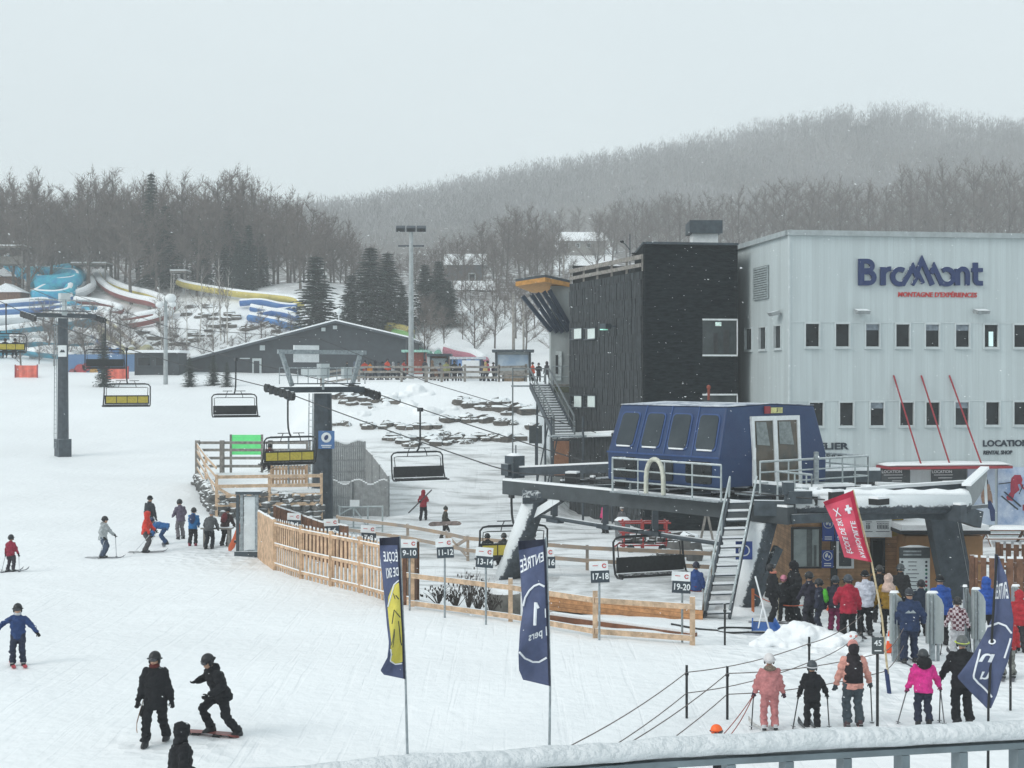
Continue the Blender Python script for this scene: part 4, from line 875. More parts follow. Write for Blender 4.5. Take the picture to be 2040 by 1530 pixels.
ch_d = chair(-1, -43.0, 'chair with yellow pads carrying riders at the photo edge, left of the farther tower', -14)
ch_e = chair(-1, .9, 'chair with bright yellow pads and one rider, passing the nearer tower', -8)
ch_f = chair(1, 5.4, 'empty black chair with long curved hanger, right of the nearer tower', -12, flip=True)
ch_g = chair(-1, 19.7, 'loaded chair with yellow pads just leaving the terminal, behind the entry banner', -24, z=2.3, up=1.0)
ch_h = chair(-1, 28.1, 'empty black chair hanging low under the terminal beam beside the ladder', -16, z=2.55, flip=True, up=1.0)

# ---- terminal
tm = thing('lift_terminal', 'snowy dark steel chairlift terminal with the blue drive cabin on top', 'lift terminal', ln(0, 26, -1.1))
KB0, KB1 = 19.3, 34.6
def beam_with_snow(p, q, w, h, name, mt=None, sn=.07, parent=None):
    x = MB(); x.beam(p, q, w, h); o = x.build(name, mt or M_steel_bare, parent or tm)
    x = MB(); d = (q - p).normalized(); x.beam(p + UP * (h / 2 + sn / 2 + .002) + d * .02, q + UP * (h / 2 + sn / 2 + .002) - d * .02, w * .94, sn); x.build('snow_cap', M_cap, o); return o
zb = 2.62
beam_with_snow(ln(-1, KB0, zb), ln(-1, KB1, zb), .34, .56, 'main_beam', mk('grey_painted_beam', (.052, .063, .07), .55, .12, 2))
beam_with_snow(ln(1, KB0 + 1.5, zb), ln(1, KB1 + 3.0, zb), .34, .56, 'main_beam')
pA = P(1030, 940, 60.5); pB = P(1222, 932, 57.5); beam_with_snow(pA, pB, .3, .36, 'rope_guide_beam')
x = MB(); x.box(pA + V((-.1, .0, .22)), (.62, .6, .95), rz=RZ); x.box(pA + V((-.42, -.1, .1)), (.3, .5, .5), rz=RZ); o = x.build('end_box', M_steel, tm); x = MB(); x.loft([(pA + V((-.1, 0, .70)), V((.36, 0, 0)), V((0, .34, 0))), (pA + V((-.1, 0, .80)), V((.2, 0, 0)), V((0, .2, 0)))]); x.build('snow_cap', M_cap, o); x = MB(); x.tube([pA + V((-.05, 0, .75)), pA + V((-.05, 0, 1.15))], .03, 6); x.build('antenna', M_steel_bare, o)
x = MB()
for k in np.linspace(KB0 + 1, KB1, 6): x.beam(ln(-1, k, zb - .1), ln(1, k + 1.5, zb - .1), .22, .3)
x.build('cross_beams', M_steel, tm)
# machinery snow-topped lumps between the beams
R3 = random.Random(4); x = MB(); cap = MB()
for k in range(26):
    q = ln(R3.uniform(-.75, .95), R3.uniform(KB0 + 2, KB1 + 1.5), zb + .35 + R3.uniform(-.1, .25)); sx_, sy_, sz_ = R3.uniform(.2, .8), R3.uniform(.15, .5), R3.uniform(.15, .5)
    rz_ = RZ + R3.choice((0, .6)); x = MB(); x.box(q, (sx_, sy_, sz_), rz=rz_); o = x.build('machine_housing', M_black, tm); cap = MB(); cap.box(q + UP * (sz_ / 2 + .037), (sx_ * .96, sy_ * .96, .07), rz=rz_); cap.build('snow_cap', M_cap, o)
for k in range(7):
    a = ln(R3.uniform(-.6, .3), KB0 + 2 + 2 * k, zb + .25); b_ = a + CR * R3.uniform(1.5, 3); x = MB(); x.tube([a, b_], .07, 8); o = x.build('drive_shaft', M_black, tm); cap = MB(); cap.beam(a + UP * .095, b_ + UP * .095, .1, .05); cap.build('snow_cap', M_cap, o)
# lower chair rail under the near beam
x = MB(); x.tube([ln(-1, KB0 + 2.2, 1.62), ln(-1, 24, 1.55), ln(-1, 29, 1.45), ln(-1, 31.5, 1.42)], .09, 8); x.build('chair_guide_rail', M_steel, tm)
for k in (22.5, 25.5, 28.2): x = MB(); x.beam(ln(-1, k, 1.55), ln(-1, k, zb - .3), .22, .22, up=(1, 0, 0)); x.beam(ln(-1, k - .35, 1.5), ln(-1, k + .35, 1.48), .34, .14); x.build('guide_hanger', M_steel_bare, tm)
# columns
def column(top, foot, w0, w1, name='column', mt=None):
    x = MB(); x.loft([(foot, CR * w0 * .5, U * w0 * .5), (foot.lerp(top, .5), CR * (w0 + w1) * .25, U * (w0 + w1) * .25), (top, CR * w1 * .5, U * w1 * .5)], 12); o = x.build(name, mt or M_frost, tm, smooth=True); return o
cf = P(1006, 1178, 58.2); cf.z = T(cf.x, cf.y) - .3; ct = ln(-1, 21.3, zb - .3); column(ct, cf, 1.15, 1.0)
x = MB(); x.tube([ct + V((-.55, -.3, .05)), ct + V((.45, -.3, .05))], .28, 10); x.beam(ct + U * .5 - UP * .9, ct - U * 1.6 + UP * .1, .3, .3); x.build('column_head', M_frost, tm)
ct = ln(-1, 33.4, zb - .3); cf = P(1474, 1232, 47); cf.z = T(cf.x, cf.y) - .3
column(ct, cf, .82, .95); x = MB(); x.beam(cf + CR * .42 + UP * .3, ct + CR * .5, .22, .24); x.beam(cf + CR * .1 - U * .2, ct + CR * .75 - UP * .9, .2, .3); x.build('column_flange', M_steel, tm)
x = MB(); x.loft([(cf - UP * .1, CR * 1.1, U * 1.0), (cf + UP * .42, CR * .85, U * .8), (cf + UP * .5, CR * .3, U * .3)]); x.build('column_footing', M_cap, tm, smooth=True)
ct = P(1871, 1008, 49.2); cf = P(1912, 1205, 50); cf.z = T(cf.x, cf.y) - .5; x = MB(); x.beam(cf, ct, .98, .7, up=(0, 1, 0)); x.build('column', M_steel_bare, tm)
x = MB(); x.beam(cf + V((.5, 0, 0)), ct + V((.5, 0, 0)), .12, .72, up=(0, 1, 0)); x.build('column_flange', M_frost, tm)
# turn-round end: snow covered tube, side arms and end frame
ta = P(1578, 1001, 46.6); tb = P(1925, 1000, 47.6); x = MB(); x.tube([ta, tb], .40, 20); o = x.build('return_tube', M_frosttop, tm, smooth=True)
x = MB(); x.loft([(ta.lerp(tb, f) + UP * .30, V((0, .33, 0)), V((0, 0, .13 + .03 * math.sin(f * 40)))) for f in np.linspace(.0, 1, 30)]); x.build('snow_cap', M_cap, o, smooth=True)
arms = [(P(1690, 986, 48.6), P(1950, 968, 51), .28), (P(1745, 970, 51.5), P(1850, 974, 51.8), .16), (P(1590, 950, 52), P(1750, 948, 53.5), .42), (P(1575, 978, 50), P(1700, 974, 50.5), .22), (P(1545, 938, 54), P(1690, 936, 55), .14), (P(1500, 970, 49), P(1640, 982, 48.6), .28)]
for a, b_, h in arms: beam_with_snow(a, b_, .3, h, 'return_arm', M_steel, .10)
e0 = P(1925, 985, 47.4); e1 = P(1962, 945, 51.6); x = MB(); x.hexa([e0 - UP * .62, e1 - UP * .35, e1 - UP * .35 + V((.06, -.06, 0)), e0 - UP * .62 + V((.06, -.06, 0)), e0 + UP * .28, e1 + UP * .2, e1 + UP * .2 + V((.06, -.06, 0)), e0 + UP * .28 + V((.06, -.06, 0))]); o = x.build('end_plate', mk('grey_end_plate', (.17, .19, .20), .5, .1, 2), tm)
x = MB(); x.beam(e0 + UP * .33, e1 + UP * .25, .3, .09); x.build('snow_cap', M_cap, o)
x = MB(); x.beam(e0 - UP * .45, P(1965, 1008, 50), .12, .12); x.beam(P(1965, 1008, 50), e1, .1, .1); x.beam(P(1880, 1012, 49.5), P(1950, 1035, 50.5), .3, .6); x.build('end_bracket', M_steel, tm)
x = MB(); wc = P(1590, 990, 46.2); x.box(wc, (.8, .5, .42), rz=.1); x.box(wc + V((-.35, -.1, .3)), (.35, .3, .4)); x.box(P(1545, 1012, 46.6), (1.4, .4, .5), rz=-.2); x.build('joint_housing', M_steel, tm)
# cabin
K = V((7.2, 49.0, 0)); L_, Wc = 5.5, 5.5; z0, z1 = 3.3, 6.12
def cb(u, c, z): return K + U * u + CR * c + UP * z
ins = .55
bot = [cb(-.15, -.12, z0), cb(-.15, Wc + .1, z0), cb(L_ + .15, Wc + .1, z0), cb(L_ + .15, -.12, z0)]; zm = 4.35
mid = [cb(-.15, -.12, zm), cb(-.15, Wc + .1, zm), cb(L_ + .15, Wc + .1, zm), cb(L_ + .15, -.12, zm)]
tp = [cb(.0, .42, z1), cb(.0, Wc - .42, z1), cb(L_, Wc - .42, z1), cb(L_, .42, z1)]; rg = [cb(0, Wc / 2, z1 + .09), cb(L_, Wc / 2, z1 + .09)]
M_blue = mk('blue_fibreglass', (.009, .030, .10), .5, .22, 1.1, bump=.25, bscale=16, rgb2=(.015, .046, .125))
x = MB(); x.add(bot + mid + tp + rg, [(3, 2, 1, 0)] + [(i + 4 * k, (i + 1) % 4 + 4 * k, (i + 1) % 4 + 4 * k + 4, i + 4 * k + 4) for k in (0, 1) for i in range(4)] + [(8, 9, 12), (10, 11, 13), (9, 10, 13, 12), (11, 8, 12, 13)])
cab = x.build('cabin', M_blue, tm, mod=('bevel', .07))
x = MB(); d = UP * .012; x.hexa([tp[0] + d, rg[0] + d, rg[1] + d, tp[3] + d] + [q + UP * .02 for q in (tp[0] + d, rg[0] + d, rg[1] + d, tp[3] + d)]); x.hexa([rg[0] + d, tp[1] + d, tp[2] + d, rg[1] + d] + [q + UP * .02 for q in (rg[0] + d, tp[1] + d, tp[2] + d, rg[1] + d)]); x.build('snow_cover', mk('thin_roof_snow', (.70, .74, .77), .7, .2, 2, rgb2=(.06, .09, .18)), cab)
M_bluerim = mk('blue_window_rim', (.028, .07, .20), .5, .1, 4)
def slant_panel(a, b_, c, d_, nrm, rnd=.18, th=.03, off=.0):
    """rounded panel between four corner points, raised along nrm"""
    pts = []
    cs = [a, b_, c, d_]
    for i in range(4):
        p = cs[i]; pr = cs[i - 1]; nx_ = cs[(i + 1) % 4]; r1 = min(rnd, (pr - p).length * .45); r2 = min(rnd, (nx_ - p).length * .45)
        s0 = p + (pr - p).normalized() * r1; s1 = p + (nx_ - p).normalized() * r2
        for t in (0, .25, .5, .75, 1): pts.append((s0.lerp(p, t)).lerp(p.lerp(s1, t), t))
    x = MB(); x.extrude([q + nrm * off for q in pts], nrm * th); return x
ns = (U.cross(tp[0] - mid[0])).normalized(); ns = ns if ns.dot(CR) < 0 else -ns
def sidep(u, f): return mid[0].lerp(mid[3], u).lerp(tp[0].lerp(tp[3], u), f)
for k in range(4):
    u0 = .035 + .243 * k; u1 = u0 + .185
    o = slant_panel(sidep(u0, .12), sidep(u1, .12), sidep(u1, .86), sidep(u0, .86), ns, .2, .03).build('window', M_bluerim, cab)
    e = .012; slant_panel(sidep(u0 + e, .15), sidep(u1 - e, .15), sidep(u1 - e, .83), sidep(u0 + e, .83), ns, .18, .02, .032).build('pane', mk('cabin_glass', (.022, .032, .042), .12, .45, .8, rgb2=(.05, .062, .07), spec=.3), o)
    x = MB(); x.tube([sidep(u0 + .03, .135) + ns * .05, sidep(u1 - .03, .135) + ns * .05], .035, 6); x.build('snow_sill', M_cap, o, smooth=True)
nl = -CR
for k in range(3):
    u0 = .06 + .33 * k; a = bot[0].lerp(bot[3], u0) + UP * .12; b_ = bot[0].lerp(bot[3], u0 + .22) + UP * .12; slant_panel(a, b_, b_ + UP * .78, a + UP * .78, nl, .12, .03).build('lower_window', M_glass, cab)
x = MB()
for u in (.265, .51, .755): x.beam(sidep(u - .03, 0) + ns * .01, sidep(u - .03, 1) + ns * .01, .05, .03)
x.beam(mid[0] + ns * .02, mid[3] + ns * .02, .05, .06); x.build('panel_seam', M_bluerim, cab)
# sliding door in the gable
nf = -U
def fr_(c, z): return cb(-.16 if z < zm else -.15 + .15 * (z - zm) / (z1 - zm), c, z)
dw0, dw1 = 1.62, 4.05
x = MB()
for c in (dw0, (dw0 + dw1) / 2 - .05, dw1): x.beam(fr_(c, z0) + nf * .05, fr_(c, z1 - .42) + nf * .05, .14 if c != (dw0 + dw1) / 2 - .05 else .2, .1, up=tuple(nf))
x.beam(fr_(dw0 - .07, z1 - .42) + nf * .05, fr_(dw1 + .07, z1 - .42) + nf * .05, .1, .16); dr = x.build('sliding_door', M_white, cab)
M_door = mk('door_glass', (.05, .055, .05), .12, .6, 1.1, rgb2=(.13, .10, .07))
for c0, c1_ in ((dw0 + .07, (dw0 + dw1) / 2 - .15), ((dw0 + dw1) / 2 + .05, dw1 - .07)):
    x = MB(); q = [fr_(c0, z0 + .05), fr_(c1_, z0 + .05), fr_(c1_, z1 - .5), fr_(c0, z1 - .5)]; x.extrude([r + nf * .03 for r in q], nf * .02); o = x.build('pane', M_door, dr)
    x = MB(); q = [fr_(c0 + .1, z1 - 1.35), fr_(c1_ - .22, z1 - 1.4), fr_(c1_ - .35, z1 - .55), fr_(c0 + .12, z1 - .55)]; x.extrude([r + nf * .056 for r in q], nf * .004); x.build('paper_behind_glass', mk('grey_paper', (.22, .25, .25), .7), o)
x = MB(); q = fr_(dw0 - .05, 4.45) + nf * .1; x.box(q, (.1, .1, .45)); x.build('door_handle', M_white, dr)
q = fr_(2.75, z1 - .14) + nf * .05; x = MB(); x.box(q + CR * .18, (.62, .05, .2), rz=RZ); o = x.build('plate', mk('pale_yellow', (.6, .58, .25), .6), cab); x = MB(); x.box(q - CR * .3 + UP * .02, (.28, .06, .26), rz=RZ); x.build('plate_emblem', M_red, o)
x = MB(); lettering(x, 'C-TEC' if False else '5', .17, q + CR * .2 - U * .03, CR, UP, .01, .004); x.build('lettering', M_ink, o)
x = MB(); p = cb(2.6, 2.2, z1 + .2); x.tube([p, p + UP * .5], .05, 8); x.ell(p + UP * .48, (.08, .08, .09)); x.build('roof_beacon', mk('rust_red', (.22, .05, .03), .6), cab)
# service platform with hand rails
M_rail = mk('pale_grey_rail', (.42, .47, .48), .5, .12, 6, metal=.2, snow=.7, snow_lo=.5)
def railing(pts, h=1.05, posts=5, mid_rails=2, name='railing', rnd=True):
    x = MB(); tot = [V(p) for p in pts]
    x.tube([tot[0]] + [p + UP * h for p in tot] + [tot[-1]], .04, 8)
    for q in range(1, mid_rails + 1): x.tube([p + UP * h * q / (mid_rails + 1) for p in tot], .03, 6)
    for i in range(len(tot) - 1):
        for k in range(posts + 1): p = tot[i].lerp(tot[i + 1], k / posts); x.tube([p, p + UP * h], .03, 6)
    return x.build(name, M_rail, tm)
g0 = ln(-1, 26.5, 2.93) - CR * .55; g1 = ln(-1, 32.0, 2.93) - CR * .55
x = MB(); x.beam(g0 + CR * .3, g1 + CR * .3, .9, .05); x.build('service_platform', M_galv, tm)
railing([g0, g1], 1.25, 4, 2); railing([g0 + CR * .9 - U * 0, g0], 1.25, 1, 2)
hp0 = g0.lerp(g1, .42) - CR * .06; x = MB()
x.tube([hp0 - U * .45 * math.cos(t) + UP * (.06 + (1.25 if 0 < i < 13 else 0) * max(.25, math.sin(t)) ** .5) for i, t in enumerate(np.linspace(0, PI, 14))], .085, 8)
x.build('cable_arch', mk('cream_tube', (.55, .56, .48), .6, .15, 6), tm)
f0 = cb(-1.2, .8, 3.15); f1 = cb(-1.2, Wc + 1.2, 3.15); f2 = cb(1.5, Wc + 1.6, 3.15)
x = MB(); x.hexa([cb(-.2, .6, 3.08), cb(-.2, Wc + 1.3, 3.08), cb(-1.3, Wc + 1.3, 3.08), cb(-1.3, .6, 3.08)] + [q + UP * .07 for q in (cb(-.2, .6, 3.08), cb(-.2, Wc + 1.3, 3.08), cb(-1.3, Wc + 1.3, 3.08), cb(-1.3, .6, 3.08))]); x.build('door_platform', M_galv, tm)
railing([f0, f1, f2], 1.1, 4, 2); railing([cb(-1.9, .9, 2.95), cb(-2.3, 2.2, 2.8), cb(-1.5, 2.6, 2.8)], 1.0, 2, 1)
x = MB(); q = cb(-1.25, 3.7, 2.3); x.beam(q, q + UP * 2.05, .16, .16); x.tube([q, q + UP * 2.2], .09, 8); x.build('lamp_post', M_galv, tm)
# steep access stair
la, lb = P(1476, 995, 47.0), P(1428, 1250, 44.4); lb.z = T(lb.x, lb.y); wv = V((.78, .17, 0)) * 1.05
st_ = thing('access_ladder', 'steep steel ladder with snowy treads up to the terminal', 'ladder', lb)
x = MB(); x.beam(la - wv * .5, lb - wv * .5, .06, .2); x.beam(la + wv * .5, lb + wv * .5, .06, .2); x.build('stringer', M_steel_bare, st_)
x = MB(); cap = MB()
for k in range(13): p = la.lerp(lb, (k + .4) / 13); x.box(p, (.80, .22, .045), rz=.2); cap.box(p + UP * .05, (.78, .22, .055), rz=.2)
x.build('tread', M_steel_bare, st_); cap.build('snow_on_treads', M_cap, st_)
x = MB()
for s in (-.5, .5):
    o_ = wv * s * 1.12 + V((0, -.5, .55)); x.tube([la + wv * s + UP * .1, la + o_ + UP * .25, lb + o_ + UP * .35, lb + wv * s + UP * .3], .035, 8)
    for f in (.33, .66): p = la.lerp(lb, f); x.tube([p + wv * s, p + o_ + UP * .3], .03, 6)
x.build('handrail', M_rail, st_)
p = la.lerp(lb, .46) + V((.55, .6, 0)); x = MB(); x.box(p, (.55, .05, .6)); o = tag(x.build('blue_warning_sign', mk('sign_blue2', (.03, .07, .28), .5)), 'blue round-figure sign behind the rungs of the access ladder', 'sign'); 
x = MB(); x.tube([p + V((.17 * math.cos(a), -.03, .17 * math.sin(a))) for a in np.linspace(0, 2 * PI, 20)], .02, 6, cap=False); x.build('sign_ring', M_white, o)
# ================================================================== fences, signs, banners and other outdoor furniture
R4 = random.Random(21)
def gpt(px, d):
    x = (px - CX) / F * d; return V((x, d, T(x, d)))
def picket(label, pts, h, mt, slat_w=.09, gap=.05, post_every=True, rail_z=(.25, .55, .9), nm='picket_fence', wavy=0.0, cap=True, group=None, sink=.25, solid=None, front=-1, thick=.02):
    """a board fence over ground points; slats, rails and snow are parts, every post is one"""
    o_ = thing(nm, label, 'fence', pts[0], group); sl = MB(); rl = MB(); cp = MB(); ph = 0
    for i in range(len(pts) - 1):
        a, b = V(pts[i]), V(pts[i + 1]); L_ = (b - a).xy.length; d = (b - a) / L_; n = V((d.y, -d.x, 0)).normalized(); k = max(1, int(L_ / (slat_w + gap)))
        for f in rail_z: rl.beam(a + UP * h * f + n * (.04 if front > 0 else -.05), b + UP * h * f + n * (.04 if front > 0 else -.05), .05, .1); (cp.beam(a + UP * (h * f + .065) + n * .045, b + UP * (h * f + .065) + n * .045, .05, .028) if front > 0 and cap else None)
        for j in range(k):
            c = a + d * (L_ * (j + .5) / k); ph += 1; hh = h + wavy * math.sin(ph * .55) + R4.uniform(-.015, .015); ww = L_ / k - gap
            e = d * ww / 2; t = n * thick
            base = [c - e - t - UP * sink, c + e - t - UP * sink, c + e + t - UP * sink, c - e + t - UP * sink]; sl.hexa(base + [q + UP * (hh + sink) for q in base])
            if cap: cq = [q + UP * (hh + sink + .003) + n * -.012 * (1 if q_ < 2 else -1) * -1 for q_, q in enumerate(base)]; cp.hexa(cq + [q + UP * .07 for q in cq])
    sl.build('slats', mt, o_); rl.build('rails', mt, o_)
    if cap: cp.build('snow_cap', M_cap, o_)
    if post_every:
        for p in pts:
            x = MB(); p = V(p); x.beam(p - UP * .4 + V((0, -.07, 0)), p + UP * (h + .06) + V((0, -.07, 0)), .12, .12, up=(0, 1, 0)); x.build('post', mt, o_)
    return o_
def rails(label, pts, heights, mt, nm='rail_fence', rail=(.06, .15), post=.13, ph=None, extra=(), group=None, skip=()):
    o_ = thing(nm, label, 'fence', pts[0], group); ph = ph or max(heights) + .1
    for h in heights:
        x = MB()
        for a, b in zip(pts[:-1], pts[1:]): x.beam(V(a) + UP * h, V(b) + UP * h, *rail)
        x.build('rail', mt, o_)
    for i, p in enumerate(pts):
        if i in skip: continue
        x = MB(); x.beam(V(p) - UP * .5 + V((0, .06, 0)), V(p) + UP * ph + V((0, .06, 0)), post, post, up=(0, 1, 0)); x.build('post', mt, o_)
    for a, b in extra:
        x = MB(); x.beam(a, b, .06, .14); x.build('brace', mt, o_)
    return o_
M_pick = mk('fresh_picket_wood', (.56, .38, .245), .8, .22, 4, snow=.9, snow_lo=.5, bump=.3)
M_greyp = mk('grey_picket_wood', (.22, .23, .23), .85, .25, 4, rgb2=(.32, .335, .34), snow=.9, snow_lo=.5)
# curved fence in front
fence_px = ((548, 1136), (600, 1153), (660, 1168), (718, 1182), (772, 1197), (822, 1208))
picket('curving pale picket fence between the piste and the lift pit', [G(*p) for p in fence_px], 1.85, M_pick, slat_w=.105, gap=.125, front=1, thick=.012, rail_z=(.12, .52, .92))
a, b = G(514, 1112), G(547, 1136); picket('solid plank panel at the left end of the pale picket fence', [a, b], 1.85, M_pick, .2, .004, nm='plank_fence', rail_z=(.1, .5, .92), post_every=False)
a, b = G(806, 1206), G(832, 1196); picket('narrow brown board panel closing the right end of the picket fence', [a, b], 1.9, M_wooddark, .16, .012, nm='plank_fence')
picket('tall brown board fence with snow on top behind the picket fence', [gpt(548, 61.5), gpt(600, 62.5), gpt(655, 62), gpt(692, 61)], 1.75, M_wooddark, .24, .02, nm='board_fence', rail_z=(.3, .8), wavy=.03)
picket('tall grey picket fence with scalloped snowy top, beyond the nearer tower', [gpt(655, 88), gpt(727, 88.5)], 2.45, M_greyp, .12, .012, nm='grey_fence', wavy=.10)
picket('stepped grey picket fence running down the slope', [gpt(728, 88), gpt(742, 86), gpt(757, 83.5), gpt(774, 80.5)], 2.2, M_greyp, .16, .012, nm='grey_fence')
picket('low grey picket fence with wavy top below the tall grey fence', [gpt(650, 80.5), gpt(700, 80.5), gpt(772, 80)], 1.95, M_greyp, .12, .010, nm='grey_fence', wavy=.14)
# timber platform with rails and its stone wall
A_, B_, Cc, Dd = gpt(393, 87), gpt(431, 71), gpt(640, 72), gpt(640, 87)
M_stone = mk('dark_field_stone', (.075, .078, .078), .9, .3, 1.6, rgb2=(.14, .14, .135), snow=.9, snow_lo=.42, bump=.6)
pl = thing('timber_platform', 'snowy stone walled platform of pale timber rails by the green board', 'platform', V((-16, 78, .3)))
def rock(mb, c, r, R, flat=.6):
    me = []; n = 6
    rot = Matrix.Rotation(R.uniform(0, 6.28), 3, 'Z'); s = V((r * R.uniform(.8, 1.4), r * R.uniform(.7, 1.1), r * flat * R.uniform(.8, 1.2)))
    vs = []; nu, nv = 8, 5
    for i in range(nv + 1):
        ph = -PI / 2 + PI * i / nv
        for j in range(nu):
            an = 2 * PI * j / nu; k = R.uniform(.82, 1.12)
            e = lambda q: math.copysign(abs(q) ** .65, q)
            vs.append(V(c) + rot @ V((s.x * e(math.cos(ph) * math.cos(an)) * k, s.y * e(math.cos(ph) * math.sin(an)) * k, s.z * e(math.sin(ph)) * k)))
    fs = [(i * nu + j, i * nu + (j + 1) % nu, (i + 1) * nu + (j + 1) % nu, (i + 1) * nu + j) for i in range(nv) for j in range(nu)]
    mb.add(vs, fs)
zdk = 1.25; x = MB()
for (p, q) in ((A_, B_), (B_, Cc)):
    n_ = int((q - p).xy.length / .5)
    for i in range(n_):
        c = p.lerp(q, (i + .5) / n_); top_ = zdk; z = T(c.x, c.y) - .15
        while z < top_: rock(x, V((c.x + R4.uniform(-.08, .08), c.y + .25, z)), .36, R4, .5); z += .28
x.build('stone_wall', M_stone, pl)
x = MB(); x.hexa([V((p.x, p.y, -.5)) for p in (B_ + V((.2, .3, 0)), Cc + V((0, .3, 0)), Dd, A_ + V((.2, 0, 0)))] + [V((p.x, p.y, zdk)) for p in (B_ + V((.2, .3, 0)), Cc + V((0, .3, 0)), Dd, A_ + V((.2, 0, 0)))]); x.build('snowy_deck', M_snow, pl)
for k in range(9):
    x = MB(); c = V((R4.uniform(B_.x + 1, Cc.x - .5), R4.uniform(73, 84), zdk)); x.loft([(c - UP * .05, V((R4.uniform(.5, 1.1), 0, 0)), V((0, .6, 0))), (c + UP * R4.uniform(.12, .3), V((.35, 0, 0)), V((0, .3, 0)))], 10); x.build('snow_heap', M_cap, pl, smooth=True)
def lvl(p, z): return V((p.x, p.y, z))
rails('pale timber rail fence with four rails along the front of the platform', [lvl(B_, .4), lvl(B_.lerp(Cc, .5), .4), lvl(Cc, .4)], (.3, .75, 1.25, 1.72), M_wood, ph=1.85, rail=(.07, .17), extra=((lvl(B_, 1.6), lvl(B_.lerp(Cc, .35), .5)), (lvl(B_, .95), lvl(B_.lerp(Cc, .25), .45))))
rails('pale timber rail fence on the left flank of the platform', [lvl(A_, 1.3), lvl(A_.lerp(B_, .5), 1.0), lvl(B_, .9)], (.25, .75, 1.25, 1.7), M_wood, ph=1.8, rail=(.06, .16), extra=((lvl(A_, 2.9), lvl(B_, 1.2)),), skip=(0, 2))
rails('weathered grey rail fence along the back of the platform', [lvl(A_, 1.3), lvl(gpt(442, 87), 1.3), lvl(gpt(538, 87), 1.3), lvl(gpt(614, 87), 1.3)], (.35, .85, 1.35, 1.8), M_woodgrey, ph=1.95, rail=(.07, .17), post=.26)
picket('short fresh picket fence inside the timber platform', [lvl(gpt(541, 76), .75), lvl(gpt(612, 76.5), .75)], 1.6, M_pick, .11, .06)
# fluorescent board
p = gpt(491, 88.5); gb = thing('green_board', 'bright fluorescent green board between grey posts behind the platform', 'board', p)
x = MB(); x.box(V((p.x, p.y, 2.9)), (1.85, .06, 1.25)); x.build('panel', mk('fluorescent_green', (.16, .85, .28), .6, .06, 2, emit=.10), gb)
for s in (-1, 1): x = MB(); x.beam(V((p.x + s * .98, p.y, .5)), V((p.x + s * .98, p.y, 3.55)), .13, .13, up=(0, 1, 0)); x.build('post', M_woodgrey, gb)
x = MB(); lettering(x, 'LENTEMENT', .22, V((p.x, p.y - .035, 2.55)), (1, 0, 0), (0, 0, 1), .01, .003); x.build('lettering', mk('faint_green_ink', (.10, .5, .22), .7), gb)
# white gate box at the fence end
p = G(497, 1106); gx_ = thing('gate_box', 'tall white metal gate cabinet on black skids at the fence end', 'cabinet', p)
x = MB(); x.box(p + V((.06, 0, 1.3)), (.46, .5, 2.1)); x.build('panel', mk('icy_white_panel', (.62, .67, .69), .5, .08, 2), gx_)
x = MB()
for s in (-.27, .33): x.beam(p + V((s, -.2, .05)), p + V((s, -.2, 2.45)), .12, .16, up=(0, 1, 0))
x.build('upright', M_galv, gx_); x = MB(); x.beam(p + V((-.42, -.25, .1)), p + V((-.42, -.25, 2.42)), .12, .12, up=(0, 1, 0)); x.box(p + V((0, -.1, 2.5)), (1.0, .5, .12)); x.box(p + V((0, -.1, .08)), (1.05, .7, .2)); x.build('frame', M_steel, gx_)
# rail fences around the pit
fp = [G(812, 1212), G(1017, 1240), G(1186, 1271), G(1380, 1285)]
rails('pale two-rail timber fence along the front of the lift pit', fp, (.18, 1.02), M_wood, rail=(.09, .15), ph=1.28, skip=(0,))
rp = [gpt(672, 72), gpt(812, 68), gpt(890, 65.2), gpt(932, 63.8), gpt(1170, 60.5), gpt(1420, 57)]
rails('long weathered timber rail fence across the middle of the lift pit', [p + UP * 0 for p in rp], (.45, 1.0), mk('mixed_timber', (.40, .29, .20), .85, .25, 1.2, rgb2=(.26, .24, .22), snow=.9, snow_lo=.45), rail=(.09, .17), ph=1.12, extra=((rp[2] + UP * .15, rp[3] + UP * 1.0), (rp[2] + UP * 1.0, rp[3] + UP * .15)))
p = gpt(1513, 55); x = MB(); x.beam(p, p + UP * 1.25, .3, .3, up=(0, 1, 0)); tag(x.build('timber_post', M_pick), 'thick lone timber post beside the right lift column', 'post')
# galvanised gate frame
a, b = gpt(676, 74), gpt(762, 74); gt = thing('metal_gate', 'pale metal gate frame with diagonal brace and white plate', 'gate', a); x = MB()
for f in (0, .33, .66, 1): q = a.lerp(b, f); x.tube([q - UP * .2, q + UP * 1.45], .05, 6)
for h in (.3, 1.4): x.tube([a + UP * h, b + UP * h], .05, 6)
x.tube([a.lerp(b, .33) + UP * 1.4, a.lerp(b, .66) + UP * .3], .045, 6); x.tube([a + UP * 1.0, a.lerp(b, .33) + UP * 1.4], .04, 6); x.build('frame', M_rail, gt); x = MB(); q = a.lerp(b, .36); x.box(q + V((0, -.1, 1.6)), (.5, .05, .35)); x.build('plate', M_white, gt)
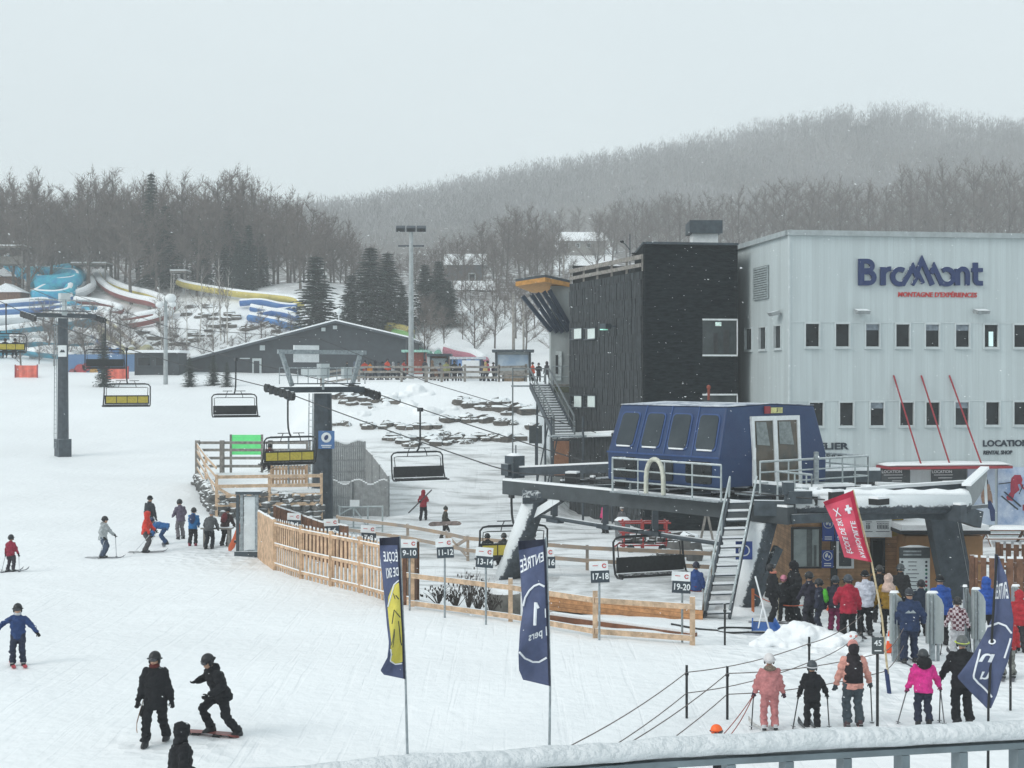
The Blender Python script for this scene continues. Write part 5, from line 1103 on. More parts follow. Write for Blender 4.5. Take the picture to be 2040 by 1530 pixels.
# numbered queue signs
M_plate = mk('slate_plate', (.035, .05, .065), .5, .12, 4)
def number_sign(px, ytop, foot, txt, label, tilt=0.0):
    p = foot; d = p.y; t = thing('numbered_sign', label, 'sign', p, 'numbered signs along the lift queue fence'); zt = HC + (HY - ytop) / F * d; c = V((p.x, p.y - .05, zt))
    x = MB(); x.tube([p - UP * .3, V((p.x, p.y, zt - .05))], .03, 8); x.build('pole', M_galv, t)
    R = Matrix.Rotation(tilt, 3, 'Y'); ax = R @ V((1, 0, 0)); up = R @ V((0, 0, 1))
    x = MB(); x.box(c - up * .13 - ax * .03, (.50, .03, .25), R=R); w = x.build('white_plate', M_white, t); x = MB(); x.box(c - up * .42, (.50, .03, .32), R=R); k = x.build('dark_plate', M_plate, t)
    x = MB(); tw = text2d(txt, .235, .018)[0]; tw = max(q[0] for q in tw) - min(q[0] for q in tw); lettering(x, txt, .235, c - up * .42 + V((0, -.02, 0)), ax, up, .018, .004, sx=min(1, .43 / tw)); x.build('lettering', M_white, k)
    x = MB(); q = c - up * .13 + ax * .12 + V((0, -.02, 0)); x.tube([q + ax * .05 * math.cos(a) + up * .05 * math.sin(a) for a in np.linspace(.5, 5.8, 12)], .014, 6); x.build('red_emblem', M_logored, w); x = MB(); x.box(c - up * .12 - ax * .12 + V((0, -.018, 0)), (.14, .006, .018), R=R); x.build('red_word', M_logored, w); return t
WORD = {'3-4': 'leftmost one, over the curved fence', '5-6': 'just right of the nearer tower foot', '7-8': 'over the middle of the picket fence', '9-10': 'beside the school banner', '11-12': 'in front of the crossed timber brace', '13-14': 'left of the loaded chair', '15-16': 'half behind the entry banner', '17-18': 'on a pole between the two rails', '19-20': 'nearest the access ladder'}
for px, yt, foot, s, tl in ((588, 1022, gpt(588, 52.5), '3-4', .05), (661, 1033, gpt(661, 49.8), '5-6', -.04), (736, 1046, gpt(736, 47.2), '7-8', .06), (814, 1074, G(816, 1216), '9-10', 0), (884, 1072, G(886, 1230), '11-12', -.05), (966, 1090, G(968, 1247), '13-14', .08), (1086, 1090, G(1088, 1262), '15-16', 0), (1190, 1117, G(1194, 1277), '17-18', -.04), (1356, 1138, G(1359, 1281), '19-20', .06)):
    number_sign(px, yt, foot, s, 'white and slate sign reading %s, %s' % (s, WORD[s]), tl)
# timber ramp, beam, concrete block
M_ramp = mk('orange_boards', (.42, .21, .09), .75, .2, 2, stretch=(.4, 4, 4), wave=(2, 7, .12, .45))
a, b = P(1090, 1186, 46.5), P(1400, 1216, 43.0); rm = thing('timber_ramp', 'orange boarded loading ramp with snowy top behind the rails', 'ramp', V((a.x, a.y, a.z - .5)))
x = MB(); dv = V((.6, 4.2, .0)); q = [a - UP * .62, b - UP * .62, b - UP * .62 + dv, a - UP * .62 + dv]; x.hexa([r + UP * .14 for r in q] + [r + UP * .62 for r in q]); x.build('boards', M_ramp, rm)
x = MB(); q = [a + V((.02, .03, .003)), b + V((-.02, .03, .003)), b + dv, a + dv]; x.hexa(q + [r + UP * .05 for r in q]); x.build('snow_cover', mk('trodden_snow', (.80, .82, .83), .7, .1, 1.5, rgb2=(.42, .43, .43)), rm)
x = MB(); a, b = P(1098, 1236, 41.4), P(1385, 1274, 39.2); x.beam(a, b, .3, .34); o = tag(x.build('retaining_beam', mk('red_brown_beam', (.20, .085, .045), .8, .25, 2)), 'long red-brown timber beam lying at the foot of the ramp', 'beam'); x = MB(); x.beam(a + V((0, .05, .205)), b + V((0, .05, .205)), .24, .07); x.build('snow_cap', M_cap, o)
p = P(1005, 1210, 43.5); x = MB(); x.box(p + V((0, .5, 0)), (1.0, .9, .75)); o = tag(x.build('concrete_block', mk('old_concrete', (.17, .165, .15), .9, .25, 2)), 'grey concrete block with a snow cap behind the front rails', 'block'); x = MB(); x.loft([(p + V((0, .5, .37)), V((.5, 0, 0)), V((0, .46, 0))), (p + V((0, .5, .5)), V((.4, 0, 0)), V((0, .36, 0)))], 4 if False else 12); x.build('snow_cap', M_cap, o)
for i, (px, yf, hgt) in enumerate(((905, 1222, .9), (930, 1226, 1.5), (950, 1232, 1.1), (975, 1236, .8), (868, 1216, .7))):
    p = G(px, yf); p.y += 1.5; p.z = T(p.x, p.y); x = MB()
    for k in range(26):
        a_ = R4.uniform(0, 6.28); e = p + V((math.cos(a_) * R4.uniform(.1, .5), math.sin(a_) * .3, hgt * R4.uniform(.4, 1.0))); m_ = p.lerp(e, .5) + V((R4.uniform(-.1, .1), 0, .1)); x.tube([p, m_, e], [.012, .009, .004], 4); 
        for q in range(2): x.box(m_.lerp(e, R4.random()) + V((R4.uniform(-.12, .12), 0, R4.uniform(-.1, .05))), (.035, .035, .07))
    tag(x.build('dry_shrub', mk('dead_stems', (.06, .05, .045), .9, .2, 9)), 'leafless dark shrub with dry seed heads behind the front rails', 'shrub', 'dry shrubs by the concrete block')
# ------------------------------------------------------------------ feather banners
def banner(nm, label, d, L, Rr, foot, polepts, mt, parts, amp=.07, pole_mt=None, border=True):
    """cloth between two traced edges, waving in depth, on its own pole; parts are printed on it in cloth coordinates (u to the right, v down)"""
    lv = np.linspace(0, 1, len(L)); rv = np.linspace(0, 1, len(Rr))
    def cloth(u, v, off=0.0):
        a = (np.interp(v, lv, [q[0] for q in L]), np.interp(v, lv, [q[1] for q in L])); b = (np.interp(v, rv, [q[0] for q in Rr]), np.interp(v, rv, [q[1] for q in Rr]))
        px, py = a[0] + (b[0] - a[0]) * u, a[1] + (b[1] - a[1]) * u
        dd = d + amp * (1 - u if cloth.right else u) * (1.5 * math.sin(v * 7 + u * 2.2) + .6 * math.sin(v * 15 + u * 5)) * 1.6 - .05 * u + off
        return P(px, py, dd)
    cloth.right = True
    root = thing(nm, label, 'banner', foot); x = MB(); nu, nv = 16, 44
    vs = [cloth(i / nu, j / nv) for j in range(nv + 1) for i in range(nu + 1)]; fs = [(j * (nu + 1) + i, j * (nu + 1) + i + 1, (j + 1) * (nu + 1) + i + 1, (j + 1) * (nu + 1) + i) for j in range(nv) for i in range(nu)]
    x.add(vs, fs); cl = x.build('cloth', mt, root, smooth=True, mod=('solid', .008))
    for pn, pm, polys in parts:
        x = MB()
        for kind, *dat in polys:
            if kind == 'text':
                s, uc, vc, su, sv, rot, mir = dat; tv, tf = text2d(s, 1.0, .015)
                w = max(q[0] for q in tv) - min(q[0] for q in tv); vv = []
                for q in tv:
                    tx, ty = q[0] / w * su * (-1 if mir else 1), -q[1] / .72 * sv
                    if rot: tx, ty = (q[1] / .72 * su * (1 if mir else -1)), q[0] / w * sv * (1 if rot > 0 else -1)
                    vv.append(cloth(min(1, max(0, uc + tx)), vc + ty, -.02))
                x.add(vv, tf)
            elif kind == 'strip':
                rows = dat[0]; vv = [];
                for k in range(len(rows) - 1):
                    for t in range(6): v = rows[k][0] + (rows[k + 1][0] - rows[k][0]) * t / 6; f = (v - rows[k][0]) / (rows[k + 1][0] - rows[k][0]); vv.append((v, rows[k][1] + (rows[k + 1][1] - rows[k][1]) * f, rows[k][2] + (rows[k + 1][2] - rows[k][2]) * f))
                vv.append(rows[-1]); nn = 8; of = dat[1] if len(dat) > 1 else -.012
                x.add([cloth(r[1] + (r[2] - r[1]) * i / nn, r[0], of) for r in vv for i in range(nn + 1)], [(j * (nn + 1) + i, j * (nn + 1) + i + 1, (j + 1) * (nn + 1) + i + 1, (j + 1) * (nn + 1) + i) for j in range(len(vv) - 1) for i in range(nn)])
            elif kind == 'line':
                pts, wd = dat; ps = []
                for k in range(len(pts) - 1):
                    for t in range(5): ps.append((pts[k][0] + (pts[k + 1][0] - pts[k][0]) * t / 5, pts[k][1] + (pts[k + 1][1] - pts[k][1]) * t / 5))
                ps.append(pts[-1]); x.tube([cloth(min(1, max(0, q[0])), q[1], -.018) for q in ps], wd, 6, flat=1)
        x.build(pn, pm, cl)
    x = MB(); x.tube(polepts, [.028] + [.022] * (len(polepts) - 1), 8); x.build('pole', pole_mt or M_black, root)
    return root
M_bann = mk('slate_blue_cloth', (.075, .095, .18), .85, .12, 3, bump=.2, bscale=18); M_bannd = mk('dark_blue_hem', (.012, .016, .035), .85, .1, 3); M_print = mk('white_print', (.75, .78, .82), .8, .04, 5); M_yel = mk('yellow_print', (.60, .53, .10), .85, .06, 5)
f1 = G(812, 1503); dd = f1.y
banner('school_banner', 'slim blue banner with a yellow panel, reading École de ski backwards', dd, [(756, 1072), (757, 1105), (762, 1150), (767, 1200), (771, 1245), (775, 1280), (772, 1310), (758, 1336), (765, 1344)], [(795, 1069), (797, 1120), (799, 1165), (801, 1210), (804, 1260), (806, 1310), (808, 1353)], f1,
       [f1 - UP * .2, P(808, 1354, dd), P(802, 1215, dd), P(796, 1068, dd)], M_bann,
       [('hem', M_bannd, [('strip', [(0, 0, .99), (.055, 0, .99)]), ('strip', [(0, .90, 1), (1, .90, 1)], -.02)]),
        ('lettering', M_print, [('text', 'ÉCOLE', .53, .135, .72, .062, 0, True), ('text', 'DE SKI', .56, .235, .66, .060, 0, True)]),
        ('yellow_panel', M_yel, [('strip', [(.31, .55, .88), (.36, .22, .9), (.42, .12, .9), (.6, .14, .9), (.72, .16, .9), (.8, .28, .9), (.86, .62, .9)])]),
        ('white_outline', M_print, [('line', [(.88, .295), (.6, .31), (.45, .35), (.15, .41)], .014), ('line', [(.16, .70), (.3, .81), (.6, .86), (.88, .872)], .014)]),
        ('drawn_lines', M_ink, [('line', [(.3, .53), (.5, .46), (.85, .55)], .008), ('line', [(.6, .40), (.52, .36)], .008), ('line', [(.2, .67), (.42, .58), (.3, .70)], .007), ('line', [(.72, .56), (.78, .7), (.86, .74)], .009), ('line', [(.65, .38), (.82, .42)], .009)])], pole_mt=M_galv)
f2 = G(1094, 1512); dd = f2.y
banner('entry_banner', 'wide blue entry banner with 1 pers in a white ring, printed backwards', dd, [(1032, 1078), (1036, 1130), (1039, 1180), (1042, 1215), (1036, 1255), (1033, 1300), (1034, 1335), (1042, 1354)], [(1085, 1074), (1088, 1120), (1090, 1180), (1093, 1240), (1095, 1300), (1097, 1367)], f2,
       [f2 - UP * .2, P(1096, 1368, dd), P(1093, 1230, dd), P(1087, 1070, dd)], M_bann,
       [('hem', M_bannd, [('strip', [(0, 0, .99), (.05, 0, .99)]), ('strip', [(0, .93, 1), (1, .93, 1)], -.02)]),
        ('lettering', M_print, [('text', 'ENTRÉE', .47, .145, .90, .075, 0, True), ('line', [(.52, .425), (.52, .580)], .034), ('line', [(.53, .43), (.64, .475)], .026), ('text', 'pers', .55, .645, .46, .055, 0, True)]),
        ('white_ring', M_print, [('line', [(.02, .40), (.12, .345), (.3, .312), (.5, .302), (.7, .312), (.9, .352)], .020), ('line', [(.03, .715), (.2, .78), (.45, .825), (.65, .838), (.9, .825)], .020)]),
        ('second_side_lettering', M_print, [('line', [(.90, .50), (.90, .56)], .012), ('line', [(.91, .62), (.92, .68)], .012)])], pole_mt=M_galv)
f3 = G(1968, 1590); dd = f3.y
banner('entry_banner', 'twisted navy entry banner at the right, caught by the wind on a black pole', dd, [(1982, 1104), (1981, 1160), (1979, 1225), (1962, 1262), (1935, 1310), (1906, 1349), (1940, 1385), (1966, 1411)], [(1989, 1108), (2006, 1150), (2019, 1232), (2017, 1275), (2009, 1315), (1996, 1350), (1986, 1385), (1974, 1411)], f3,
       [f3 - UP * .2, P(1969, 1412, dd - .04), P(1977, 1250, dd - .06), P(1986, 1104, dd)], M_bann,
       [('lettering', M_print, [('text', 'ENTRÉE', .48, .19, .86, .060, 0, True), ('text', 'o', .36, .46, .24, .050, 0, True), ('text', 'n', .42, .56, .34, .085, 0, True), ('text', 'u', .60, .69, .22, .090, 0, True), ('line', [(.93, .42), (.88, .56)], .016)]),
        ('white_ring', M_print, [('line', [(.0, .375), (.35, .335), (.7, .345), (.95, .385)], .018), ('line', [(.12, .52), (.30, .66), (.42, .76), (.62, .83), (.8, .88)], .018)])], amp=.04)
f4 = G(1775, 1384); dd = f4.y
banner('red_flag', 'leaning red flag with a white cross on a pale wooden pole', dd, [(1640, 1000), (1657, 1035), (1671, 1070), (1682, 1110)], [(1699, 977), (1711, 1030), (1724, 1085), (1737, 1120)], f4,
       [f4 - UP * .25, P(1757, 1230, dd), P(1737, 1122, dd), P(1699, 976, dd)], mk('red_flag_cloth', (.64, .085, .14), .85, .1, 3, bump=.2, bscale=18),
       [('hem', mk('deep_red_hem', (.40, .015, .05), .85, .08, 3), [('strip', [(0, 0, 1), (.07, 0, 1)]), ('strip', [(0, .87, 1), (1, .87, 1)], -.014)]),
        ('lettering', M_print, [('text', 'ÉCOLE DE SKI', .24, .62, .20, .58, -1, True), ('text', 'PATROUILLE', .72, .66, .18, .56, -1, True)]),
        ('white_cross', M_print, [('line', [(.70, .155), (.70, .275)], .036), ('line', [(.58, .215), (.82, .215)], .036), ('line', [(.2, .16), (.38, .29)], .012), ('line', [(.38, .16), (.2, .29)], .012)])], amp=.05, pole_mt=mk('pale_wood_pole', (.55, .45, .28), .7, .2, 6))
x = MB(); x.tube([f4 + V((.0, 0, -.3)), f4 + V((-.10, .02, .55))], .05, 8); tag(x.build('flag_socket', M_navy), 'dark blue sleeve holding the foot of the red flag', 'socket')
# ------------------------------------------------------------------ queue posts and ropes
def qpost(px, yf, h=1.12, label='black queue post with rope rings on the snow', r=.028, p=None):
    p = p or G(px, yf); x = MB(); x.tube([p - UP * .2, p + UP * h], r, 8); x.tube([p + UP * (h - .22), p + UP * (h - .16)], r * 1.5, 8); return p, tag(x.build('queue_post', M_black), label, 'post', 'black queue posts on the snow')
q1, _ = qpost(1368, 1431); q2, _ = qpost(1449, 1433); q3, _ = qpost(1612, 1364, label='black queue post behind the black suited child'); q4, _ = qpost(1444, 1286, label='black queue post at the foot of the access ladder'); q5, _ = qpost(2013, 1415, label='black queue post beside the twisted navy banner', h=1.5)
qa = G(1100, 1620); qb = G(1180, 1640)
q6 = G(1716, 1300); q7 = G(1800, 1330)
for pts in ([qa, q1, q3, q6], [qb, q2, G(1760, 1385), q7]):
    for h in (.96, .52):
        line = []
        for a, b in zip(pts[:-1], pts[1:]):
            for t in np.linspace(0, 1, 9)[:-1]: line.append(a.lerp(b, t) + UP * (h - .10 * 4 * t * (1 - t)))
        line.append(pts[-1] + UP * h); x = MB(); x.tube(line, .011, 5); tag(x.build('queue_rope', mk('weathered_rope', (.15, .12, .11), .9, .2, 20)), 'slack grey-red rope strung between the black queue posts', 'rope', 'queue ropes')
p = G(1748, 1456); t = thing('queue_sign', 'small dark sign on a black pole behind the woman in peach', 'sign', p); x = MB(); x.tube([p - UP * .2, p + UP * 1.75], .03, 8); x.build('pole', M_black, t); x = MB(); x.box(p + V((0, -.03, 1.72)), (.24, .03, .34)); o = x.build('plate', M_board, t); x = MB(); lettering(x, '45', .16, p + V((0, -.05, 1.77)), (1, 0, 0), UP, .01, .003); x.box(p + V((0, -.05, 1.62)), (.14, .006, .02)); x.build('lettering', M_white, o)
# ------------------------------------------------------------------ snow piles
def pile(label, lumps, vox=.06):
    x = MB(); R = random.Random(len(lumps) * 7 + 1)
    for c, r in lumps:
        x.ell(c, (r, r * .9, r * .75), nu=10, nv=7)
        for k in range(5): a = R.uniform(0, 6.28); x.ell(V(c) + V((math.cos(a) * r * .8, math.sin(a) * r * .7, r * R.uniform(-.1, .5))), r * R.uniform(.22, .42), nu=8, nv=6)
    return tag(x.build('snow_pile', M_cap, smooth=True, mod=('voxel', vox)), label, 'snow pile')
def lump(px, py, d, r): p = P(px, py, d); return (p, r)
pile('heap of shovelled snow clods in front of the waiting skiers', [lump(1592, 1272, 38.5, .62), lump(1630, 1278, 38.2, .55), lump(1552, 1284, 38.6, .52), lump(1668, 1290, 37.8, .48), lump(1520, 1292, 38.8, .36), lump(1600, 1252, 38.6, .20), lump(1570, 1256, 38.5, .17), *[lump(1480 + 250 * R4.random(), 1262 + 50 * R4.random() , 37.6 + R4.random(), R4.uniform(.12, .24)) for _ in range(26)], lump(1690, 1305, 37.0, .35), lump(1485, 1302, 39, .3), lump(1580, 1305, 37.6, .4), lump(1630, 1312, 37, .34), lump(1730, 1315, 36.2, .28)], .05)
pile('big ploughed snow heap at the edge of the upper terrace', [lump(828, 779, 111.5, .8), lump(808, 796, 111, .9), lump(846, 797, 111, .85), lump(780, 812, 109, .9), lump(750, 826, 107.5, .8), lump(868, 811, 109.5, .7), lump(815, 816, 108.5, 1.0), lump(720, 835, 106, .9), lump(850, 830, 106, 1.1), lump(890, 825, 107, .8), lump(770, 800, 110, .9)], .12)
# stone terraces
M_rock = mk('terrace_stone', (.06, .058, .056), .9, .3, 1.2, rgb2=(.17, .15, .13), snow=.95, snow_lo=.34, bump=.6)
def rocks_row(label, px0, y0, px1, y1, n, r, rows=2, d=None):
    for i in range(n):
        f = (i + R4.uniform(-.25, .25)) / max(1, n - 1); px = px0 + (px1 - px0) * f; py = y0 + (y1 - y0) * f + R4.uniform(-4, 4); p = G(px, py, 60, 140)
        for k in range(rows):
            if R4.random() < .82: x = MB(); rock(x, p + V((R4.uniform(-.3, .3), k * .5, k * r * .8 + .05)), r * R4.uniform(.6, 1.3), R4, R4.uniform(.45, .7)); tag(x.build('boulder', M_rock), label, 'boulder', 'snowy boulders of the slope terraces')
rocks_row('brown snow-capped boulder in the topmost terrace row by the outdoor stairs', 925, 806, 1052, 818, 13, .66, 1)
rocks_row('snow-capped boulder in the middle terrace row left of the stair foot', 888, 836, 1062, 850, 19, .52, 1)
rocks_row('dark boulder in the lowest terrace row behind the empty black chair', 775, 874, 1042, 874, 27, .5, 1)
rocks_row('brown boulder in the course just under the topmost terrace row', 950, 818, 1050, 826, 8, .6, 1)
rocks_row('dark stone in the short course at the foot of the terraces', 800, 886, 930, 880, 12, .5, 1)
rocks_row('flat stone in the thin broken row right of the nearer tower', 660, 850, 862, 852, 20, .42, 1)
rocks_row('scattered stone just below the tower crossarm', 668, 792, 772, 800, 13, .55, 1)
rocks_row('small stone showing through the slope above the grey fence', 690, 806, 735, 812, 5, .35, 1)
# ------------------------------------------------------------------ ticket kiosk
M_kio = mk('brown_kiosk_boards', (.42, .245, .13), .8, .2, 2, wave=(2, 6.5, .08, .5)); M_kyel = mk('mustard_boards', (.42, .30, .05), .8, .12, 2, wave=(2, 9, .1, .6)); M_kframe = mk('kiosk_dark_trim', (.028, .03, .032), .6, .1, 4, snow=.9, snow_lo=.5)
kd = 53.0
def kb(px0, y0, px1, y1, d, th=.06):
    a = P(px0, y0, d); b = P(px1, y1, d); return V(((a.x + b.x) / 2, d, (a.z + b.z) / 2)), (abs(b.x - a.x), th, abs(a.z - b.z))
c, s_ = kb(1577, 1020, 1800, 1200, kd); kk = thing('ticket_kiosk', 'brown boarded ticket kiosk with dark framed windows under the terminal', 'kiosk', V((c.x, kd, -1.1)))
x = MB(); x.box(c + V((0, 2.2, 0)), (s_[0], 4.4, s_[2] + .6)); x.build('wall', M_kio, kk)
x = MB(); x.box(c + V((0, 2.0, s_[2] / 2 + .38)), (s_[0] + .5, 5.2, .14)); r_ = x.build('roof', M_kframe, kk); x = MB(); x.box(c + V((0, 2.0, s_[2] / 2 + .52)), (s_[0] + .4, 5.1, .12)); x.build('snow_cover', M_cap, r_)
def kwin(px0, y0, px1, y1, frame=M_kframe, glass=None, mull=True):
    c, s = kb(px0, y0, px1, y1, kd - .05); x = MB(); h = V((s[0] / 2, 0, 0)); v = V((0, 0, s[2] / 2)); dy = V((0, -.02, 0))
    for sg in (-1, 1): x.beam(c + h * sg - v - UP * .04 + dy, c + h * sg + v + UP * .04 + dy, .09, .1, up=(0, 1, 0)); x.beam(c - h + v * sg + dy, c + h + v * sg + dy, .12, .08)
    o = x.build('window', frame, kk); x = MB(); x.box(c, (s[0], .03, s[2])); x.build('pane', glass or mk('glass_painted_reflection', (.20, .25, .25), .12, .5, .9, rgb2=(.42, .48, .47)), o); return o, c, s  # default pane has its pale greenish reflection painted into the colour
o, c, s = kwin(1578, 1052, 1634, 1130)
x = MB(); x.box(c + V((.12, -.03, 0)), (.2, .02, s[2] * .95)); x.box(c + V((.33, -.03, -.3)), (.1, .02, .8)); x.build('inside_post', mk('grey_inside', (.10, .12, .12), .6), o)
kwin(1668, 1062, 1698, 1130, M_white, M_board); kwin(1736, 1074, 1760, 1140, M_kframe, M_glass)
c, s = kb(1655, 1070, 1668, 1195, kd - .04); x = MB(); x.box(c, s); x.build('door', M_kframe, kk)
c, s = kb(1778, 1020, 1798, 1068, kd - .04); x = MB(); x.box(c, s); x.build('mustard_panel', M_kyel, kk)
c, s = kb(1590, 1022, 1622, 1034, kd - .3, .5); x = MB(); x.box(c, s); x.build('heater_hood', mk('maroon_hood', (.09, .05, .05), .6, snow=.9, snow_lo=.5), kk)
M_sblue = mk('safety_blue', (.02, .07, .32), .5, .08, 4)
def bluesign(px0, y0, px1, y1, label, d=kd - .12):
    c, s = kb(px0, y0, px1, y1, d, .03); x = MB(); x.box(c, s); o = tag(x.build('blue_sign', M_sblue), label, 'sign', 'blue safety signs on the kiosk'); x = MB(); r = s[0] * .38; q = c + V((0, -.02, s[2] / 2 - s[0] * .5))
    x.tube([q + V((r * math.cos(a), 0, r * math.sin(a))) for a in np.linspace(0, 2 * PI, 18)], .016, 5, cap=False)
    for k in range(2): x.box(c + V((0, -.02, -s[2] / 2 + .08 + .08 * k)), (s[0] * .6, .01, .035))
    x.build('ring', M_white, o); x = MB(); x.ell(q + V((-.04, 0, .03)), (r * .3, .01, r * .55), R=Matrix.Rotation(.4, 3, 'Y')); x.ell(q + V((.06, 0, -.03)), (r * .22, .01, r * .35)); x.build('symbol', M_white, o)
bluesign(1638, 1031, 1662, 1078, 'upper blue safety sign with white ring, left of its twin'); bluesign(1664, 1031, 1688, 1078, 'upper blue safety sign half hidden by the red flag'); bluesign(1637, 1096, 1660, 1131, 'lower small blue safety sign below the upper pair')
c, s = kb(1716, 1026, 1776, 1070, kd - .5, .06); sg = thing('lift_pass_board', 'white board with dark header and small lift figures on the kiosk', 'sign', c - UP * s[2] / 2); x = MB(); x.box(c, s); x.build('panel', M_white, sg); x = MB(); x.box(c + V((0, -.01, s[2] / 2 + .12)), (s[0], .07, .3)); o = x.build('header', M_board, sg); x = MB(); x.box(c + V((0, -.05, s[2] / 2 + .12)), (s[0] * .7, .01, .05)); x.build('header_line', M_white, o)
x = MB()
for g_ in (-.26, .1, .3):
    for k in range(4 if g_ > 0 else 3): q = c + V((s[0] * g_ + .055 * k - .08, -.035, -.03)); x.box(q, (.03, .012, .14 + .03 * (k % 2))); x.ell(q + UP * .12, (.022, .01, .022), nu=6, nv=4)
    x.box(c + V((s[0] * g_, -.035, .16)), (.25, .012, .02)); x.box(c + V((s[0] * g_, -.035, -.2)), (.28, .012, .02))
x.build('printed_figures', M_ink, sg)
sh = thing('kiosk_shed', 'low brown plywood shed with snowy slab roof right of the kiosk', 'shed', P(1880, 1200, 52))
c, s = kb(1804, 1068, 1958, 1205, 51.8); x = MB(); x.box(c + V((0, 1.2, 0)), (s[0], 2.4, s[2])); x.build('wall', mk('orange_brown_ply', (.40, .22, .10), .75, .12, 1.2), sh)
c, s = kb(1790, 1052, 1968, 1064, 51.4); x = MB(); x.box(c + V((0, 1.3, -.02)), (s[0], 3.2, .14)); r_ = x.build('roof', M_kframe, sh); x = MB(); x.box(c + V((0, 1.3, .15)), (s[0] - .1, 3.1, .18)); x.build('snow_cover', M_cap, r_)
c, s = kb(1800, 1098, 1806, 1190, 51.7); x = MB(); x.box(c, (.12, .1, s[2])); x.build('trim', M_kframe, sh)
c, s = kb(1792, 1112, 1852, 1186, 50.2); ms = thing('trail_map_board', 'white trail board with dark header and rows of coloured dots', 'sign', c - UP * 1.2); x = MB(); x.box(c, s); x.build('panel', mk('pale_panel', (.62, .68, .69), .5, .03, 3), ms)
x = MB(); x.box(c + V((0, 0, s[2] / 2 + .2)), (s[0], .1, .38)); o = x.build('header', M_board, ms); x = MB(); x.loft([(c + V((0, 0, s[2] / 2 + .39)), V((s[0] / 2, 0, 0)), V((0, .06, 0))), (c + V((0, 0, s[2] / 2 + .46)), V((.2, 0, 0)), V((0, .05, 0)))], 10); x.build('snow_cap', M_cap, o); x = MB()
for k in range(2): x.box(c + V((-.1, -.06, s[2] / 2 + .13 + .12 * k)), (s[0] * .6, .01, .06))
x.build('header_print', M_galv, o)
for k in range(8):
    zz = s[2] / 2 - .13 - k * (s[2] - .2) / 8; col = [M_ink, M_ink, mk('dot_green', (.02, .18, .12), .6), mk('dot_green', (.02, .18, .12), .6), M_navy, mk('dot_red', (.3, .04, .05), .6), mk('dot_red', (.3, .04, .05), .6), mk('dot_green', (.02, .18, .12), .6)][k]
    x = MB(); x.ell(c + V((-s[0] * .42, -.035, zz)), (.045, .012, .045), nu=10, nv=6); x.ell(c + V((s[0] * .38, -.035, zz)), (.045, .012, .045), nu=10, nv=6); x.build('dot', col, ms); x = MB(); x.box(c + V((-s[0] * .08, -.035, zz)), (s[0] * R4.uniform(.25, .5), .01, .025)); x.build('text_line', M_ink, ms)
for sx_ in (-1, 1): x = MB(); q = c + V((sx_ * s[0] * .4, .08, 0)); x.beam(V((q.x, q.y, T(q.x, q.y) - .2)), q + UP * s[2] * .4, .08, .08, up=(0, 1, 0)); x.build('post', M_woodgrey, ms)
picket('brown slatted fence with snow streaks behind the gate panels', [gpt(1934, 47), gpt(1985, 46.5), gpt(2060, 46)], 1.85, M_wooddark, .16, .1, nm='slat_fence')
picket('lower brown slatted fence running on beside the shed wall', [gpt(1986, 50), gpt(2080, 49)], 1.95, M_wooddark, .16, .1, nm='slat_fence')
# gate panels of the lift queue
M_alu = mk('brushed_gate_metal', (.33, .37, .37), .4, .15, 3, metal=.5, rgb2=(.44, .48, .48), stretch=(3, 1, 1))
def gatep(px0, px1, foot, label, tall=1.28):
    p = G((px0 + px1) / 2, foot); d = p.y; w_ = (px1 - px0) / F * d; t = thing('lift_gate', label, 'gate', p, 'grey metal gate panels of the lift queue'); x = MB()
    z0_, z1_ = p.z + .45, p.z + .45 + tall; xl, xr = p.x - w_ / 2, p.x + w_ / 2
    pts = [(xl, z0_), (xr - .05, z0_), (xr, z0_ + .08), (xr, z1_ - .30), (xr - .06, z1_ - .14), (xr - .2, z1_), (xl, z1_)]; x.extrude([V((a, d - .06, b)) for a, b in pts], (0, .12, 0)); x.build('panel', M_alu, t)
    for f in (.2, .42): q = xl + w_ * f; x = MB(); x.beam(V((q, d - .09, z0_ - .02)), V((q, d - .09, z1_ - .03)), .025, .06, up=(0, 1, 0)); x.build('rib', M_galv, t)
    x = MB(); x.beam(V((xl + w_ * .35, d, p.z - .2)), V((xl + w_ * .35, d, z0_)), .12, .12, up=(0, 1, 0)); x.beam(V((xl + w_ * .7, d, p.z - .2)), V((xl + w_ * .7, d, z0_)), .06, .08, up=(0, 1, 0)); x.build('leg', M_galv, t)
    x = MB(); x.loft([(V((p.x - .06, d, z1_ + .005)), V((w_ * .36, 0, 0)), V((0, .07, 0))), (V((p.x - .06, d, z1_ + .06)), V((w_ * .28, 0, 0)), V((0, .04, 0)))], 10); x.build('snow_cap', M_cap, t)
gatep(1773, 1800, 1318, 'leftmost grey gate panel, right of the red flag'); gatep(1845, 1879, 1318, 'grey gate panel between the navy jacket and the plaid jacket'); gatep(1920, 1934, 1300, 'narrow grey gate panel behind the plaid jacket'); gatep(1936, 1962, 1308, 'grey gate panel touching the twisted navy banner'); gatep(2016, 2040, 1290, 'rightmost grey gate panel at the photo edge', 1.2)
